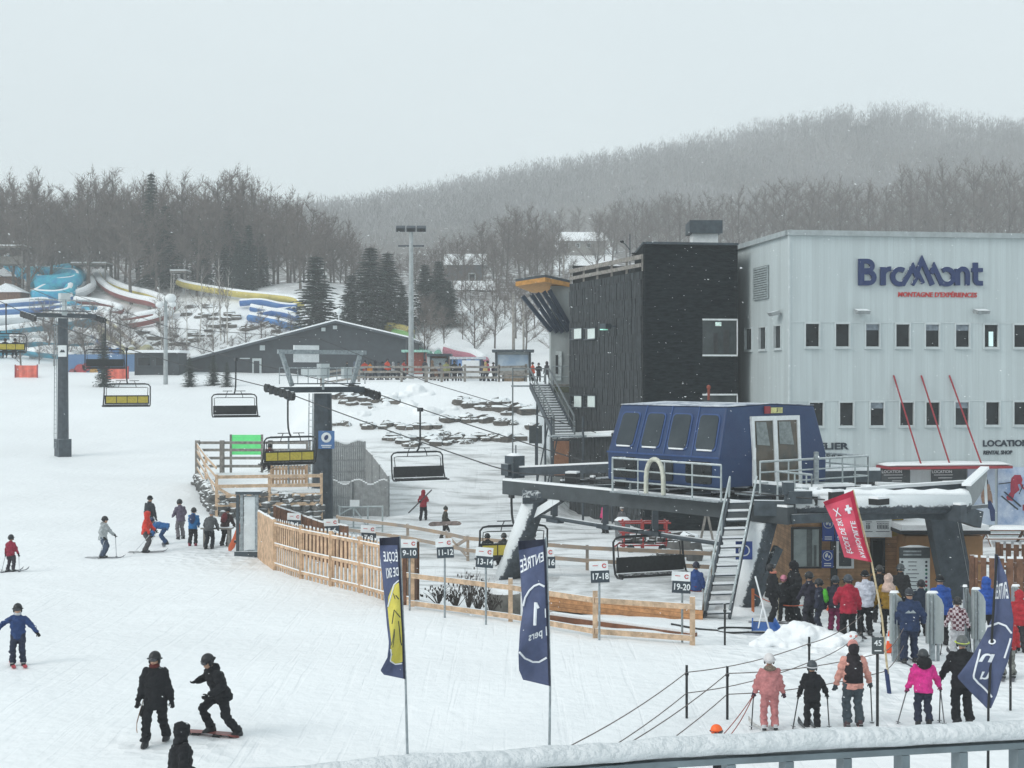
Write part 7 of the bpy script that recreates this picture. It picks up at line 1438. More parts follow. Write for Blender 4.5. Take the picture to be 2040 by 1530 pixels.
def person(p, H, face, label, jacket=BLK, pants=BLK, boots=BLK, gloves=BLK, head='helmet', hat=BLK, band=None, lean=4, tilt=0, nod=0, turn=0, hip=None, hands=None, feet=None, knees=None, hood=None, hem=None,
           pack=None, vest=None, scarf=None, group=None, vox=.022, rz=None, seat=False, face_open=False, jmat=None, bulk=1.0, pmat=None):
    s = H / 1.75; f = math.radians(face); rz = math.atan2(-math.sin(f), -math.cos(f)) if rz is None else rz
    root = thing('person', label, 'person', p, group, rz); S = lambda v: V(v) * s
    hh = hip if hip is not None else .93
    la, ta = math.radians(lean), math.radians(tilt); sp = V((math.sin(ta), math.sin(la), math.cos(la) * math.cos(ta))).normalized(); xr = V((math.cos(ta), 0, -math.sin(ta))); fy = xr.cross(sp) * -1; fy = sp.cross(xr)
    hc = V((0, 0, hh)); ch = hc + sp * .30; nk = hc + sp * .53; na = math.radians(lean * .35 + nod); hd = V((math.sin(ta) * .6, math.sin(na), math.cos(na))).normalized(); hdc = nk + hd * .155 + V((0, .02, 0))
    sh = [nk - sp * .07 + xr * (k * .175) for k in (-1, 1)]
    hands = hands or ((-.30, .10, .80), (.30, .10, .80)); feet = feet or ((-.135, -.02, 0), (.135, .03, 0)); knees = knees or ((0, 1, 0), (0, 1, 0))
    arms = [ik(sh[i], hands[i], .29, .27, ((-1, 1)[i] * .7, -1, -.35)) for i in (0, 1)]
    hp = [hc + xr * (k * .10) - V((0, 0, .03)) for k in (-1, 1)]; ank = [V(q) + V((0, -.03, .10)) for q in feet]; legs = [ik(hp[i], ank[i], .43, .41, knees[i]) for i in (0, 1)]
    Rh = Matrix.Rotation(math.radians(turn), 3, 'Z') @ Matrix.Rotation(-na, 3, 'X')
    hs = max(1.0, (1.75 / H) ** .6) * 1.06; hdc = hdc + hd * (.10 * (hs - 1)); Rh = Rh * hs
    # one continuous body
    b = MB(); b.loft([(S(hc - sp * .08), xr * .14 * s, fy * .10 * s), (S(hc + sp * .1), xr * .13 * s, fy * .10 * s), (S(ch), xr * .155 * s, fy * .105 * s), (S(nk - sp * .06), xr * .15 * s, fy * .08 * s), (S(nk), xr * .06 * s, fy * .06 * s)])
    b.tube([S(nk - sp * .05), S(hdc)], [.06 * s, .055 * s], 10); b.ell(S(hdc), S((.076, .094, .118)), Rh, 16, 12); b.ell(S(hdc + Rh @ V((0, .045, -.065))), S((.05, .05, .05)), Rh); b.loft([(S(hdc + Rh @ V((0, .085, .015))), Rh @ V((.012, 0, 0)) * s, Rh @ V((0, .012, 0)) * s), (S(hdc + Rh @ V((0, .105, -.025))), Rh @ V((.018, 0, 0)) * s, Rh @ V((0, .016, 0)) * s)], 8)
    for k in (-1, 1): b.ell(S(hdc + Rh @ V((k * .078, -.005, 0))), S((.014, .022, .034)), Rh, 8, 6)
    for i in (0, 1):
        e, w_ = arms[i]; b.tube([S(sh[i]), S(e), S(w_)], [.052 * s, .042 * s, .03 * s], 8); b.ell(S(w_ + (w_ - e).normalized() * .05), .035 * s, None, 8, 6)
        k, a = legs[i]; b.tube([S(hp[i]), S(k), S(a)], [.075 * s, .055 * s, .04 * s], 8); b.ell(S(a + V((0, .06, -.05))), S((.04, .10, .04)), None, 8, 6)
    b.build('body', M_skin, root, local=True, smooth=True, mod=('voxel', vox))
    # jacket
    B = bulk; z0 = -.15 if hem is None else hem
    if seat: z0 = -.02
    j = MB(); j.loft([(S(hc + sp * z0), xr * .205 * B * s, fy * .165 * B * s), (S(hc + sp * (z0 + .05)), xr * .212 * B * s, fy * .17 * B * s), (S(hc + sp * .10), xr * .195 * B * s, fy * .16 * B * s), (S(hc + sp * .22), xr * .202 * B * s, fy * .162 * B * s), (S(ch + sp * .05), xr * .212 * B * s, fy * .162 * B * s), (S(nk - sp * .10), xr * .180 * B * s, fy * .135 * B * s), (S(nk - sp * .04), xr * .135 * s, fy * .115 * s), (S(nk + sp * .02), xr * .095 * s, fy * .095 * s), (S(nk + sp * .06), xr * .085 * s, fy * .085 * s)], 20)
    for i in (0, 1):
        e, w_ = arms[i]; so = sh[i] - sp * .025; j.ell(S(so), S((.088, .092, .088)) * B, None, 12, 9); j.tube([S(so), S(so.lerp(e, .45)), S(e), S(e.lerp(w_, .5)), S(w_), S(w_ + (w_ - e).normalized() * .012)], [.086 * B * s, .084 * B * s, .076 * B * s, .072 * B * s, .062 * s, .05 * s], 12)
    if hood == 'down': j.ell(S(nk - fy * .10 - sp * .01), S((.13, .075, .09)), None, 12, 8)
    j.build('jacket', jmat or tinted('jacket', jacket), root, local=True, smooth=True, mod=('voxel', vox))
    t = MB(); t.ell(S(hc - V((0, 0, .03))), S((.172, .145, .14)), None, 12, 8)
    for i in (0, 1):
        k, a = legs[i]; t.tube([S(hp[i]), S(hp[i].lerp(k, .5)), S(k), S(k.lerp(a, .5)), S(a + V((0, 0, -.01)))], [.112 * s, .106 * s, .092 * s, .090 * s, .096 * s], 12)
    t.build('trousers', pmat or tinted('trousers', pants), root, local=True, smooth=True, mod=('voxel', vox))
    bm = mk('boot_%02x%02x%02x' % tuple(int(255 * q) for q in boots), boots, .5, .15, 8); gm = tinted('glove', gloves)
    for i in (0, 1):
        a = legs[i][1]; x = MB(); x.loft([(S(a + V((0, .045, -.098))), S((.058, 0, 0)), S((0, .155, 0))), (S(a + V((0, .045, -.06))), S((.060, 0, 0)), S((0, .155, 0))), (S(a + V((0, .01, -.01))), S((.062, 0, 0)), S((0, .10, 0))), (S(a + V((0, -.01, .05))), S((.066, 0, 0)), S((0, .075, 0)))], 14); x.build('boot', bm, root, local=True, smooth=True)
        e, w_ = arms[i]; d = (w_ - e).normalized(); c = w_ + d * .055; sd = d.cross(V((0, 1, 0))) if abs(d.y) < .9 else V((1, 0, 0)); sd.normalize(); up = sd.cross(d); x = MB()
        Rg = Matrix((sd, d, up)).transposed(); x.ell(S(c), S((.046, .06, .03)), Rg, 10, 7); x.tube([S(w_ - d * .03), S(w_ + d * .02)], [.05 * s, .046 * s], 10)
        for q in range(4):
            o = (q - 1.5) * .021; ln_ = (.052, .062, .058, .045)[q]; p0 = c + d * .04 + sd * o; p1 = p0 + d * ln_ * .6 + up * .01; p2 = p1 + d * ln_ * .25 + up * .03; x.tube([S(p0), S(p1), S(p2)], [.0125 * s, .012 * s, .010 * s], 6)
        th = sd * (-1 if i else 1); p0 = c + th * .035 - d * .01; x.tube([S(p0), S(p0 + th * .025 + d * .03 + up * .012), S(p0 + th * .022 + d * .055 + up * .03)], [.014 * s, .013 * s, .011 * s], 6); x.build('glove', gm, root, local=True, smooth=True)
    hm = mk('helmet_%02x%02x%02x' % tuple(int(255 * q) for q in hat), hat, .45, .1, 6)
    if head == 'helmet':
        x = MB(); Rt = Rh @ Matrix.Rotation(math.radians(24), 3, 'X'); x.ell(S(hdc + Rh @ V((0, -.018, .03))), S((.110, .128, .125)), Rt, 20, 16, zlo=-.42); h_ = x.build('helmet', hm, root, local=True, smooth=True, mod=('voxel', vox * .7))
        for k in (-1, 1): x = MB(); x.ell(S(hdc + Rh @ V((k * .088, .0, -.03))), S((.022, .04, .05)), Rh, 8, 6); x.build('ear_pad', M_black, h_, local=True)
    elif head == 'hood':
        x = MB(); x.ell(S(hdc + Rh @ V((0, -.025, .01))), S((.125, .135, .15)), Rh, 16, 12); x.ell(S(nk + V((0, -.02, .02))), S((.14, .12, .09)), None, 14, 8); h_ = x.build('hood', jmat or tinted('jacket', hat), root, local=True, smooth=True, mod=('voxel', vox))
    else:
        x = MB(); x.ell(S(hdc + Rh @ V((0, -.01, .035))), S((.100, .118, .115)), Rh, 18, 12, zlo=-.5); x.ell(S(hdc + Rh @ V((0, -.01, .155))), .035 * s, None, 8, 6) if head == 'pompom' else None; h_ = x.build('beanie', tinted('beanie', hat), root, local=True, smooth=True)
    if head in ('helmet', 'beanie') or band:
        x = MB(); r0 = .120 if head == 'helmet' else .105
        x.tube([S(hdc + Rh @ V((r0 * math.sin(a) * 1.0, -.012 + r0 * 1.17 * math.cos(a), .018 + .012 * math.cos(a)))) for a in np.linspace(.9, 2 * PI - .9, 16)], .021 * s, 6, flat=.5); x.build('goggle_strap', tinted('strap', band or BLK), root, local=True)
        x = MB(); x.loft([(S(hdc + Rh @ V((0, .055, .012))), Rh @ V((.086, 0, 0)) * s, Rh @ V((0, 0, .042)) * s), (S(hdc + Rh @ V((0, .098, .012))), Rh @ V((.075, 0, 0)) * s, Rh @ V((0, 0, .036)) * s), (S(hdc + Rh @ V((0, .112, .012))), Rh @ V((.05, 0, 0)) * s, Rh @ V((0, 0, .025)) * s)], 14); x.build('goggles', M_lens, root, local=True, smooth=True)
    if face_open:
        for k in (-1, 1): x = MB(); x.ell(S(hdc + Rh @ V((k * .032, .086, .012))), S((.013, .008, .008)), Rh, 8, 6); x.build('eye', M_eye, root, local=True)
        x = MB(); x.ell(S(hdc + Rh @ V((0, .094, -.058))), S((.024, .008, .007)), Rh, 8, 6); x.build('mouth', M_lip, root, local=True)
    if scarf: x = MB(); x.ell(S(nk + hd * .05 + V((0, .03, 0))), S((.105, .11, .055)), None, 14, 8); x.build('neck_warmer', tinted('scarf', scarf), root, local=True, smooth=True)
    if pack:
        c = hc + sp * .30 - fy * .19; Rp = Matrix((xr, fy, sp)).transposed(); x = MB(); x.ell(S(c), S((.15, .10, .24)), Rp, 12, 10); x.ell(S(c - sp * .08 - fy * .06), S((.11, .06, .11)), Rp, 10, 8); x.build('backpack', tinted('pack', pack), root, local=True, smooth=True)
    if vest:
        v = MB(); v.loft([(S(hc + sp * -.02), xr * .205 * B * s, fy * .19 * B * s), (S(hc + sp * .20), xr * .20 * B * s, fy * .19 * B * s), (S(ch + sp * .06), xr * .20 * B * s, fy * .19 * B * s), (S(nk - sp * .05), xr * .16 * B * s, fy * .155 * s), (S(nk + sp * .04), xr * .10 * s, fy * .10 * s)], 18); v.build('vest_panel', tinted('vest', vest), root, local=True, smooth=True)
    root['_arms'] = [list(S(a[1] + (a[1] - a[0]).normalized() * .07)) for a in arms]; root['_feet'] = [list(S(q)) for q in feet]
    return root
def w2(root, loc): c, s_ = math.cos(root.rotation_euler.z), math.sin(root.rotation_euler.z); l = V(loc); return V(root.location) + V((l.x * c - l.y * s_, l.x * s_ + l.y * c, l.z))
def fwd(root): return V((-math.sin(root.rotation_euler.z), math.cos(root.rotation_euler.z), 0))
def skis(root, who, L_=1.6, col=BLK, yaw=0.0, group='skis worn by the skiers'):
    for f in root['_feet']:
        c = w2(root, f); d = Matrix.Rotation(math.radians(yaw), 3, 'Z') @ fwd(root); n = V((-d.y, d.x, 0)); x = MB(); rings = []
        for t, wd, up in ((-.44, .035, .0), (-.40, .05, .0), (0, .036, 0), (.42, .05, .0), (.50, .045, .03), (.56, .012, .10)):
            q = c + d * L_ * t; q.z = max(c.z, T(q.x, q.y)) + .018 + up; rings.append((q, n * wd, UP * .011))
        x.loft(rings, 8); o = x.build('ski', mk('ski_%02x%02x%02x' % tuple(int(255 * q) for q in col), col, .4, .2, 9)); tag(o, 'ski under the boots of ' + who, 'ski', group)
        x = MB(); x.box(c + UP * .05, (.08, .28, .05), rz=root.rotation_euler.z); x.build('binding', M_black, o)
def poles(root, who, which=(0, 1), drop=((-.12, .15), (.12, .15)), col=BLK, tips=None):
    for k, i in enumerate(which):
        h = w2(root, root['_arms'][i]); dx = drop[i]; tip = w2(root, V(root['_arms'][i]) + V((dx[0], dx[1], 0))); tip.z = T(tip.x, tip.y) - .02
        if tips: tip = tips[k]
        x = MB(); x.tube([h + (h - tip).normalized() * .06, tip], .013, 6); o = tag(x.build('ski_pole', mk('pole_%02x%02x%02x' % tuple(int(255 * q) for q in col), col, .4)), 'ski pole held by ' + who, 'ski pole', 'ski poles held by the skiers')
        x = MB(); x.tube([h + (h - tip).normalized() * .07, h - (h - tip).normalized() * .07], .02, 6); x.build('grip', M_black, o); q = tip + (h - tip).normalized() * .06; x = MB(); x.tube([q, q + (h - tip).normalized() * .012], .05, 10); x.build('basket', M_black, o)
def board(label, pts, wd, col, sidev, bind=True):
    """snowboard along pts (tail, nose) with its width along sidev"""
    a, b = V(pts[0]), V(pts[1]); d = (b - a).normalized(); sv = (V(sidev) - d * V(sidev).dot(d)).normalized(); n = d.cross(sv); o = thing('snowboard', label, 'snowboard', a); x = MB(); L_ = (b - a).length
    x.loft([(a + d * L_ * t + n * up, sv * wd * w_, n * .008) for t, w_, up in ((0, .25, .06), (.05, .8, .03), (.14, 1, 0), (.5, .86, -.01), (.86, 1, 0), (.95, .8, .03), (1, .25, .06))], 12); x.build('deck', mk('board_%02x%02x%02x' % tuple(int(255 * q) for q in col), col, .4, .3, 5), o)
    if bind:
        for f in (.33, .67): q = a + d * L_ * f; x = MB(); x.beam(q + n * .02 - sv * .10, q + n * .02 + sv * .12, .14, .03, up=tuple(n)); x.beam(q + n * .02 - sv * .1, q + n * .20 - sv * .12, .16, .02, up=tuple(sv)); x.tube([q + n * .03 + d * .07, q + n * .11 + sv * .03, q + n * .03 - d * .07], .016, 5); x.build('binding', M_black, o)
    return o
# ---- front left
A = person(G(310, 1484), 1.78, -6, 'person in black snow gear walking towards the viewer with a snowboard under one arm', gloves=BLK, face_open=True, scarf=(.10, .02, .02), hands=((-.33, .02, .80), (.30, .10, .84)), feet=((-.13, -.22, .02), (.12, .24, 0)), bulk=1.08, hem=-.24)
pa = w2(A, A['_arms'][1]); board('snowboard with orange edge carried by the walking person in black', [P(267, 1458, 27.0), P(306, 1332, 27.75)], .145, (.28, .13, .06), (.15, -1, .1))
Bp = person(G(440, 1466), 1.78, -48, 'crouching snowboarder in black with one foot strapped on the board', face_open=True, lean=24, nod=14, hip=.85, hands=((-.18, .36, .88), (.34, .34, 1.06)), feet=((-.26, -.20, 0), (.14, .16, .07)), knees=((-.3, 1, 0), (.3, 1, 0)), bulk=1.06, hood='down', hem=-.18)
fb = w2(Bp, (.14, .16, .03)); dv = V((.97, -.26, 0)); board('snowboard with red and white nose on the snow under the crouching rider', [fb + dv * .62 + UP * .03, fb - dv * .72 + UP * .03], .14, (.30, .10, .09), (.26, .97, 0))
ptb = V((( 357 - CX) / F * 22.3, 22.3, 0)); ptb.z = T(ptb.x, ptb.y)
person(ptb, 1.72, 118, 'person in a black hooded coat cut off by the bottom edge of the photo', head='hood', hat=BLK, bulk=1.12, hands=((-.24, .16, .9), (.26, .2, 1.0)))
D = person(G(36, 1326), 1.56, 14, 'child in blue jacket and navy trousers skiing with arms spread wide', jacket=(.025, .055, .16), pants=(.025, .032, .06), scarf=(.5, .52, .55), hands=((-.52, .22, .92), (.55, .10, 1.0)), feet=((-.15, .05, 0), (.15, .02, 0)), hip=.88, lean=10)
skis(D, 'the child in the blue jacket with arms spread', 1.15, (.5, .07, .09), 10)
E = person(G(21, 1140), 1.33, 172, 'small child in red jacket seen from behind at the left edge', jacket=(.26, .02, .045), pants=(.04, .035, .045), hat=(.02, .02, .025), hands=((-.34, .16, .82), (.34, .16, .82))); skis(E, 'the small child in the red jacket', 1.2, (.10, .11, .13), -28); poles(E, 'the small child in the red jacket', drop=((-.1, -.12), (.12, -.2)), col=(.45, .47, .5))
Fp = person(G(205, 1112), 1.66, 80, 'skier in pale grey jacket and denim blue trousers facing right', jacket=(.40, .43, .44), pants=(.075, .10, .15), hands=((-.18, .42, .95), (.26, .18, .88)), hood='down', hip=.90, lean=8, knees=((0, 1, 0), (0, 1, 0))); skis(Fp, 'the skier in pale grey', 1.6, (.12, .13, .15), 4); poles(Fp, 'the skier in pale grey', drop=((-.05, .02), (.0, -.30)), col=(.4, .42, .44))
person(G(297, 1071), 1.82, 150, 'tall person in long dark coat standing behind the red jacket', jacket=(.035, .038, .045), pants=(.03, .03, .035), hem=-.32, head='beanie', hat=BLK)
Hh = person(G(290, 1101), 1.70, 84, 'skier in bright red orange jacket and grey trousers facing right', jacket=(.60, .045, .03), pants=(.085, .08, .085), head='hood', hat=(.60, .045, .03), hands=((-.20, .36, .90), (.24, .26, .86)), lean=8, hip=.9); skis(Hh, 'the skier in bright red orange', 1.6, (.10, .10, .11), 6); poles(Hh, 'the skier in bright red orange', drop=((-.1, -.55), (.1, -.7)), col=(.5, .52, .54))
I_ = person(G(330, 1085), 1.62, -84, 'person in blue jacket bending far down over a ski', jacket=(.03, .13, .33), pants=(.03, .07, .16), lean=76, nod=10, hip=.82, hands=((-.14, .66, .42), (.16, .62, .38)), hat=(.02, .04, .10)); skis(I_, 'the bending person in blue', 1.5, (.2, .22, .24), 90)
person(G(360, 1074), 1.72, -140, 'person in mauve grey jacket among the lesson group', jacket=(.12, .10, .14), pants=(.17, .16, .17), lean=10, hands=((-.2, .34, 1.0), (.25, .32, .95)))
person(G(384, 1088), 1.58, 176, 'child in bright blue jacket with dark trousers and red boots', jacket=(.025, .15, .36), pants=(.025, .025, .03), boots=(.28, .03, .06), lean=16, hands=((-.16, .38, .9), (.16, .38, .9)), pack=(.03, .05, .12))
person(G(416, 1094), 1.66, 172, 'person in dark grey jacket leaning on the wooden bench', jacket=(.085, .09, .095), pants=(.02, .022, .028), lean=32, head='pompom', hat=(.25, .25, .26), hip=.88, hands=((-.25, .45, .82), (.25, .45, .82)))
person(G(448, 1088), 1.66, 160, 'person with maroon pack leaning at the right end of the bench', jacket=(.05, .035, .035), pants=(.045, .042, .042), lean=24, pack=(.12, .025, .03), hip=.9, hands=((-.3, .42, .86), (.2, .45, .86)))
# ---- pit
N_ = person(G(843, 1037), 1.68, 165, 'person in red hooded jacket carrying skis across the shoulder', jacket=(.30, .025, .04), pants=(.02, .02, .025), head='hood', hat=(.30, .025, .04), hands=((-.16, .26, 1.15), (.12, .28, 1.22)), feet=((-.12, -.12, 0), (.12, .14, 0)), vox=.03)
x = MB(); a, b = P(814, 1022, 76.6), P(860, 976, 76.2); x.beam(a, b, .10, .05); o = tag(x.build('carried_skis', mk('dark_skis', (.03, .02, .025), .5)), 'pair of dark skis carried across the shoulder of the red hooded person', 'skis'); x = MB(); x.box(a.lerp(b, .5), (.12, .16, .12)); x.build('bindings', M_black, o)
O_ = person(G(886, 1074), 1.62, 100, 'person in olive dark jacket walking behind the rails with a snowboard', jacket=(.055, .055, .045), pants=(.03, .03, .03), hands=((-.25, .3, .95), (.3, .12, .9)), feet=((-.1, -.16, 0), (.1, .2, 0)), vox=.03, head='pompom', hat=(.04, .045, .04)); board('grey and red snowboard held level by the person in olive', [O_.location + V((-.80, -.28, .78)), O_.location + V((.85, -.32, .84))], .13, (.26, .20, .18), (0, -.4, 1), False)
person(gpt(1206, 73), 1.68, -60, 'person in bright pink jacket before the grey slatted wall', jacket=(.62, .06, .20), pants=(.03, .03, .035), head='hood', hat=(.62, .06, .20), vox=.035)
person(gpt(1238, 71.5), 1.55, 30, 'person in grey coat with white hat behind the round bin', jacket=(.14, .14, .15), pants=(.05, .05, .05), head='beanie', hat=(.55, .55, .55), vox=.04)
person(gpt(1386, 46.5), 1.66, 150, 'person in navy helmet, blue jacket and red trousers behind the 19-20 sign', jacket=(.03, .07, .22), pants=(.25, .03, .035), hat=(.012, .015, .04), vox=.03)
# ---- waiting skiers by the column
def grp(px, yf, H, face, label, **k):
    o = person(G(px, yf), H, face, label, **dict(dict(vox=.025), **k)); return o
a_ = grp(1537, 1243, 1.82, 70, 'skier in black with salmon neck warmer, looking up beside the column', scarf=(.62, .22, .16), nod=-22, hands=((-.3, .15, .85), (.26, .3, .95)), bulk=1.08); poles(a_, 'the skier with the salmon neck warmer', (0,), drop=((-.3, -.1), (.1, .1)), col=(.35, .3, .2)); skis(a_, 'the skier with the salmon neck warmer', 1.6, (.06, .06, .07))
a_ = grp(1586, 1240, 1.90, -70, 'tall skier in black hood beside the kiosk window', head='hood', hat=BLK, bulk=1.12, lean=8, hands=((-.24, .34, 1.0), (.28, .25, 1.0))); skis(a_, 'the tall skier in the black hood', 1.7, (.05, .05, .06))
grp(1561, 1240, 1.42, 160, 'child in black with rose helmet between the two black clad skiers', hat=(.55, .20, .27))
a_ = grp(1614, 1256, 1.66, -150, 'skier in purple black jacket right of the tall hooded skier', jacket=(.03, .028, .045), pants=(.025, .025, .035), hands=((-.22, .3, .95), (.26, .2, .9))); skis(a_, 'the skier in purple black', 1.5, (.07, .07, .08))
grp(1634, 1262, 1.50, -110, 'child in navy with lime green backpack by the orange cone', jacket=(.03, .035, .06), pants=(.03, .035, .055), pack=(.10, .48, .05))
a_ = grp(1690, 1282, 1.84, 176, 'skier in crimson jacket and black trousers seen from behind', jacket=(.36, .02, .045), hat=(.04, .05, .065), hands=((-.28, .22, 1.0), (.3, .14, .86)), hood='down', bulk=1.08); skis(a_, 'the skier in crimson', 1.6, (.05, .05, .06)); poles(a_, 'the skier in crimson', (1,), drop=((-.1, .1), (.12, .12)))
a_ = grp(1724, 1266, 1.80, 178, 'skier in white hooded jacket and black trousers seen from behind', jacket=(.55, .58, .66), head='beanie', hat=BLK, hood='down', hands=((-.3, .12, .84), (.3, .12, .84)), bulk=1.06); skis(a_, 'the skier in the white hooded jacket', 1.6, (.05, .05, .06))
M_two = mk('mustard_cloth', (.27, .16, .02), .9, .12, 14, bump=.6, bscale=9)
a_ = grp(1770, 1268, 1.72, 172, 'skier in mustard jacket with beige hood behind the flag pole', jacket=(.27, .16, .02), vest=None, head='hood', hat=(.56, .42, .36), hands=((-.36, .16, .88), (.28, .16, .9)), jmat=None, gloves=(.20, .12, .02))
x = MB(); x.loft([((0, -.0, 1.25), (.215, 0, 0), (0, .17, 0)), ((0, .01, 1.38), (.20, 0, 0), (0, .155, 0)), ((0, .02, 1.50), (.11, 0, 0), (0, .11, 0))], 16); x.build('beige_yoke', tinted('jacket', (.56, .42, .36)), a_, local=True, smooth=True)
a_ = grp(1812, 1322, 1.86, 172, 'skier in plain navy jacket and trousers beside the leftmost gate panel', jacket=(.022, .04, .095), pants=(.022, .032, .065), hat=(.05, .055, .065), head='beanie', hands=((-.3, .16, .86), (.34, .22, .95)), bulk=1.12, feet=((-.14, -.1, 0), (.14, .14, 0))); skis(a_, 'the skier in plain navy', 1.5, (.05, .06, .08), 14)
x = MB(); q = w2(a_, (0, -.185, 1.32)); x.extrude([q + V((-.14, -.01, -.03)), q + V((-.05, -.01, .04)), q + V((0, -.01, .0)), q + V((.06, -.01, .05)), q + V((.14, -.01, -.03))], (0, -.008, 0)); o = x.build('back_print', M_galv, a_, origin=None); o.matrix_parent_inverse = a_.matrix_basis.inverted(); o.data.transform(Matrix.Translation(a_.location))
grp(1874, 1284, 1.86, 178, 'skier in royal blue jacket with dark hood below the trail board', jacket=(.03, .09, .34), head='beanie', hat=BLK, hood='down', bulk=1.06)
grp(1965, 1282, 1.80, 160, 'skier in royal blue jacket with blue hood up, near the slat fence', jacket=(.03, .09, .36), head='hood', hat=(.03, .10, .40), bulk=1.06)
M_plaid = mk('plaid_cloth', (.50, .40, .42), .9, .05, 8); nt = M_plaid.node_tree; b_ = nt.nodes['Principled BSDF']; ck = nt.nodes.new('ShaderNodeTexChecker'); ck.inputs['Scale'].default_value = 14; ck.inputs['Color1'].default_value = (.58, .50, .52, 1); ck.inputs['Color2'].default_value = (.10, .025, .04, 1); tcn = nt.nodes.new('ShaderNodeTexCoord'); nt.links.new(tcn.outputs['Object'], ck.inputs['Vector']); nt.links.new(ck.outputs['Color'], b_.inputs['Base Color'])
a_ = grp(1908, 1308, 1.50, 176, 'child in red and white checked jacket with white trousers', jmat=M_plaid, pants=(.62, .62, .64), hat=(.02, .02, .022), hands=((-.36, .14, .86), (.36, .1, .84))); poles(a_, 'the child in the checked jacket', drop=((-.12, -.1), (.08, .1))); skis(a_, 'the child in the checked jacket', 1.2, (.06, .06, .07))
grp(1664, 1262, 1.60, 165, 'skier in dark jacket half hidden left of the crimson jacket', jacket=(.025, .025, .04), pants=(.16, .02, .07), hat=(.03, .04, .05))
grp(1795, 1242, 1.80, 178, 'dark clad skier with grey helmet just left of the trail board', jacket=(.02, .02, .022), hat=(.05, .06, .065)); grp(1752, 1240, 1.74, 170, 'dark clad skier standing behind the beige hood', hat=(.03, .03, .03)); grp(1836, 1268, 1.55, 176, 'small dark clad skier with white gloves by the middle gate panel', jacket=(.02, .03, .05), gloves=(.55, .55, .5))
grp(2031, 1300, 1.62, 170, 'skier in red jacket cut by the right photo edge', jacket=(.42, .03, .04), pants=(.04, .04, .045), head='hood', hat=(.42, .03, .04))
# ---- nearest row
T1 = person(G(1533, 1455), 1.52, 176, 'child in a salmon pink snow suit with white goggle strap, from behind', jacket=(.50, .20, .20), pants=(.50, .20, .20), boots=(.55, .56, .58), gloves=(.06, .03, .05), hat=(.62, .60, .60), band=(.6, .6, .62), hands=((-.36, .12, .80), (.36, .12, .78)), bulk=1.1, hem=-.1, hood='down')
x = MB(); x.ell((0, -.07, 1.275), (.13, .10, .06), nu=16, nv=8); x.build('fur_collar', mk('fur_trim', (.22, .17, .13), .95, .35, 40, bump=.8), T1, local=True, smooth=True); skis(T1, 'the child in the salmon pink suit', 1.25, (.6, .6, .58), 20); poles(T1, 'the child in the salmon pink suit', (0,), drop=((-.04, .04), (.1, .1)))
T2 = person(G(1618, 1456), 1.36, 170, 'small child in black suit with white goggle strap, holding two poles', band=(.62, .63, .65), hat=(.05, .06, .07), hands=((-.34, .26, .84), (.42, .30, .80)), bulk=1.08); poles(T2, 'the small child in the black suit', drop=((-.12, -.08), (.04, -.05))); skis(T2, 'the small child in the black suit', 1.1, (.08, .09, .1), 14)
T3 = person(G(1700, 1450), 1.76, 180, 'woman in peach jacket with black vest back and rose pompom hat', jacket=(.62, .30, .25), pants=(.055, .075, .09), vest=(.022, .018, .022), gloves=(.06, .075, .09), head='beanie', hat=(.66, .30, .27), band=(.03, .02, .025), boots=(.06, .03, .035), hands=((-.36, .06, .80), (.38, .16, .86)), bulk=.98, lean=3)
for k in (-1, 1): x = MB(); x.ell((k * .055, -.01, 1.86), .028, nu=8, nv=6); x.build('pompom', tinted('beanie', (.66, .30, .27)), T3, local=True, smooth=True)
x = MB(); x.ell((0, -.035, 1.60), (.115, .10, .13), nu=14, nv=8); x.build('hood_lining', tinted('vest', (.022, .018, .022)), T3, local=True, smooth=True); skis(T3, 'the woman in peach', 1.55, (.55, .28, .26), -16); poles(T3, 'the woman in peach', (1,), drop=((-.1, .1), (.06, .10)))
T4 = person(G(1840, 1446), 1.52, 176, 'child in hot pink jacket and navy trousers with two poles', jacket=(.68, .035, .26), pants=(.025, .03, .055), gloves=(.30, .02, .12), hat=(.04, .045, .05), hands=((-.34, .14, .86), (.46, .20, .78)), bulk=1.08); poles(T4, 'the child in hot pink', drop=((-.22, -.1), (.06, -.12)), col=(.12, .12, .13)); x = MB(); x.ell((0, -.07, 1.30), (.16, .13, .14), nu=14, nv=8); x.build('black_hood', tinted('vest', (.012, .012, .014)), T4, local=True, smooth=True)
T5 = person(G(1918, 1446), 1.82, 178, 'skier in black with yellow green goggle strap beside the twisted banner', hat=(.10, .11, .11), band=(.46, .55, .05), hands=((-.36, .2, .92), (.34, .2, .92)), bulk=1.12); poles(T5, 'the skier with the yellow green strap', (0,), drop=((-.06, -.12), (.1, .1)))
T6 = person(G(2008, 1352), 1.56, 172, 'child in red jacket and camouflage trousers behind the twisted banner', jacket=(.40, .03, .035), pmat=mk('camouflage', (.05, .055, .05), .9, .2, 9, rgb2=(.30, .31, .29)), hat=(.05, .06, .05), hood='down'); skis(T6, 'the child in camouflage trousers', 1.3, (.10, .10, .12), -12); poles(T6, 'the child in camouflage trousers', (0,), drop=((-.3, -.3), (.1, .1)), col=(.4, .36, .3))
pk = V(((1425 - CX) / F * 25.0, 25.0, 0)); pk.z = T(pk.x, pk.y); T7 = person(pk, 1.06, 60, 'toddler in orange helmet half hidden behind the balcony railing', hat=(.85, .13, .02), jacket=(.05, .05, .06), band=(.2, .02, .02)); skis(T7, 'the toddler in the orange helmet', .8, (.1, .1, .12))
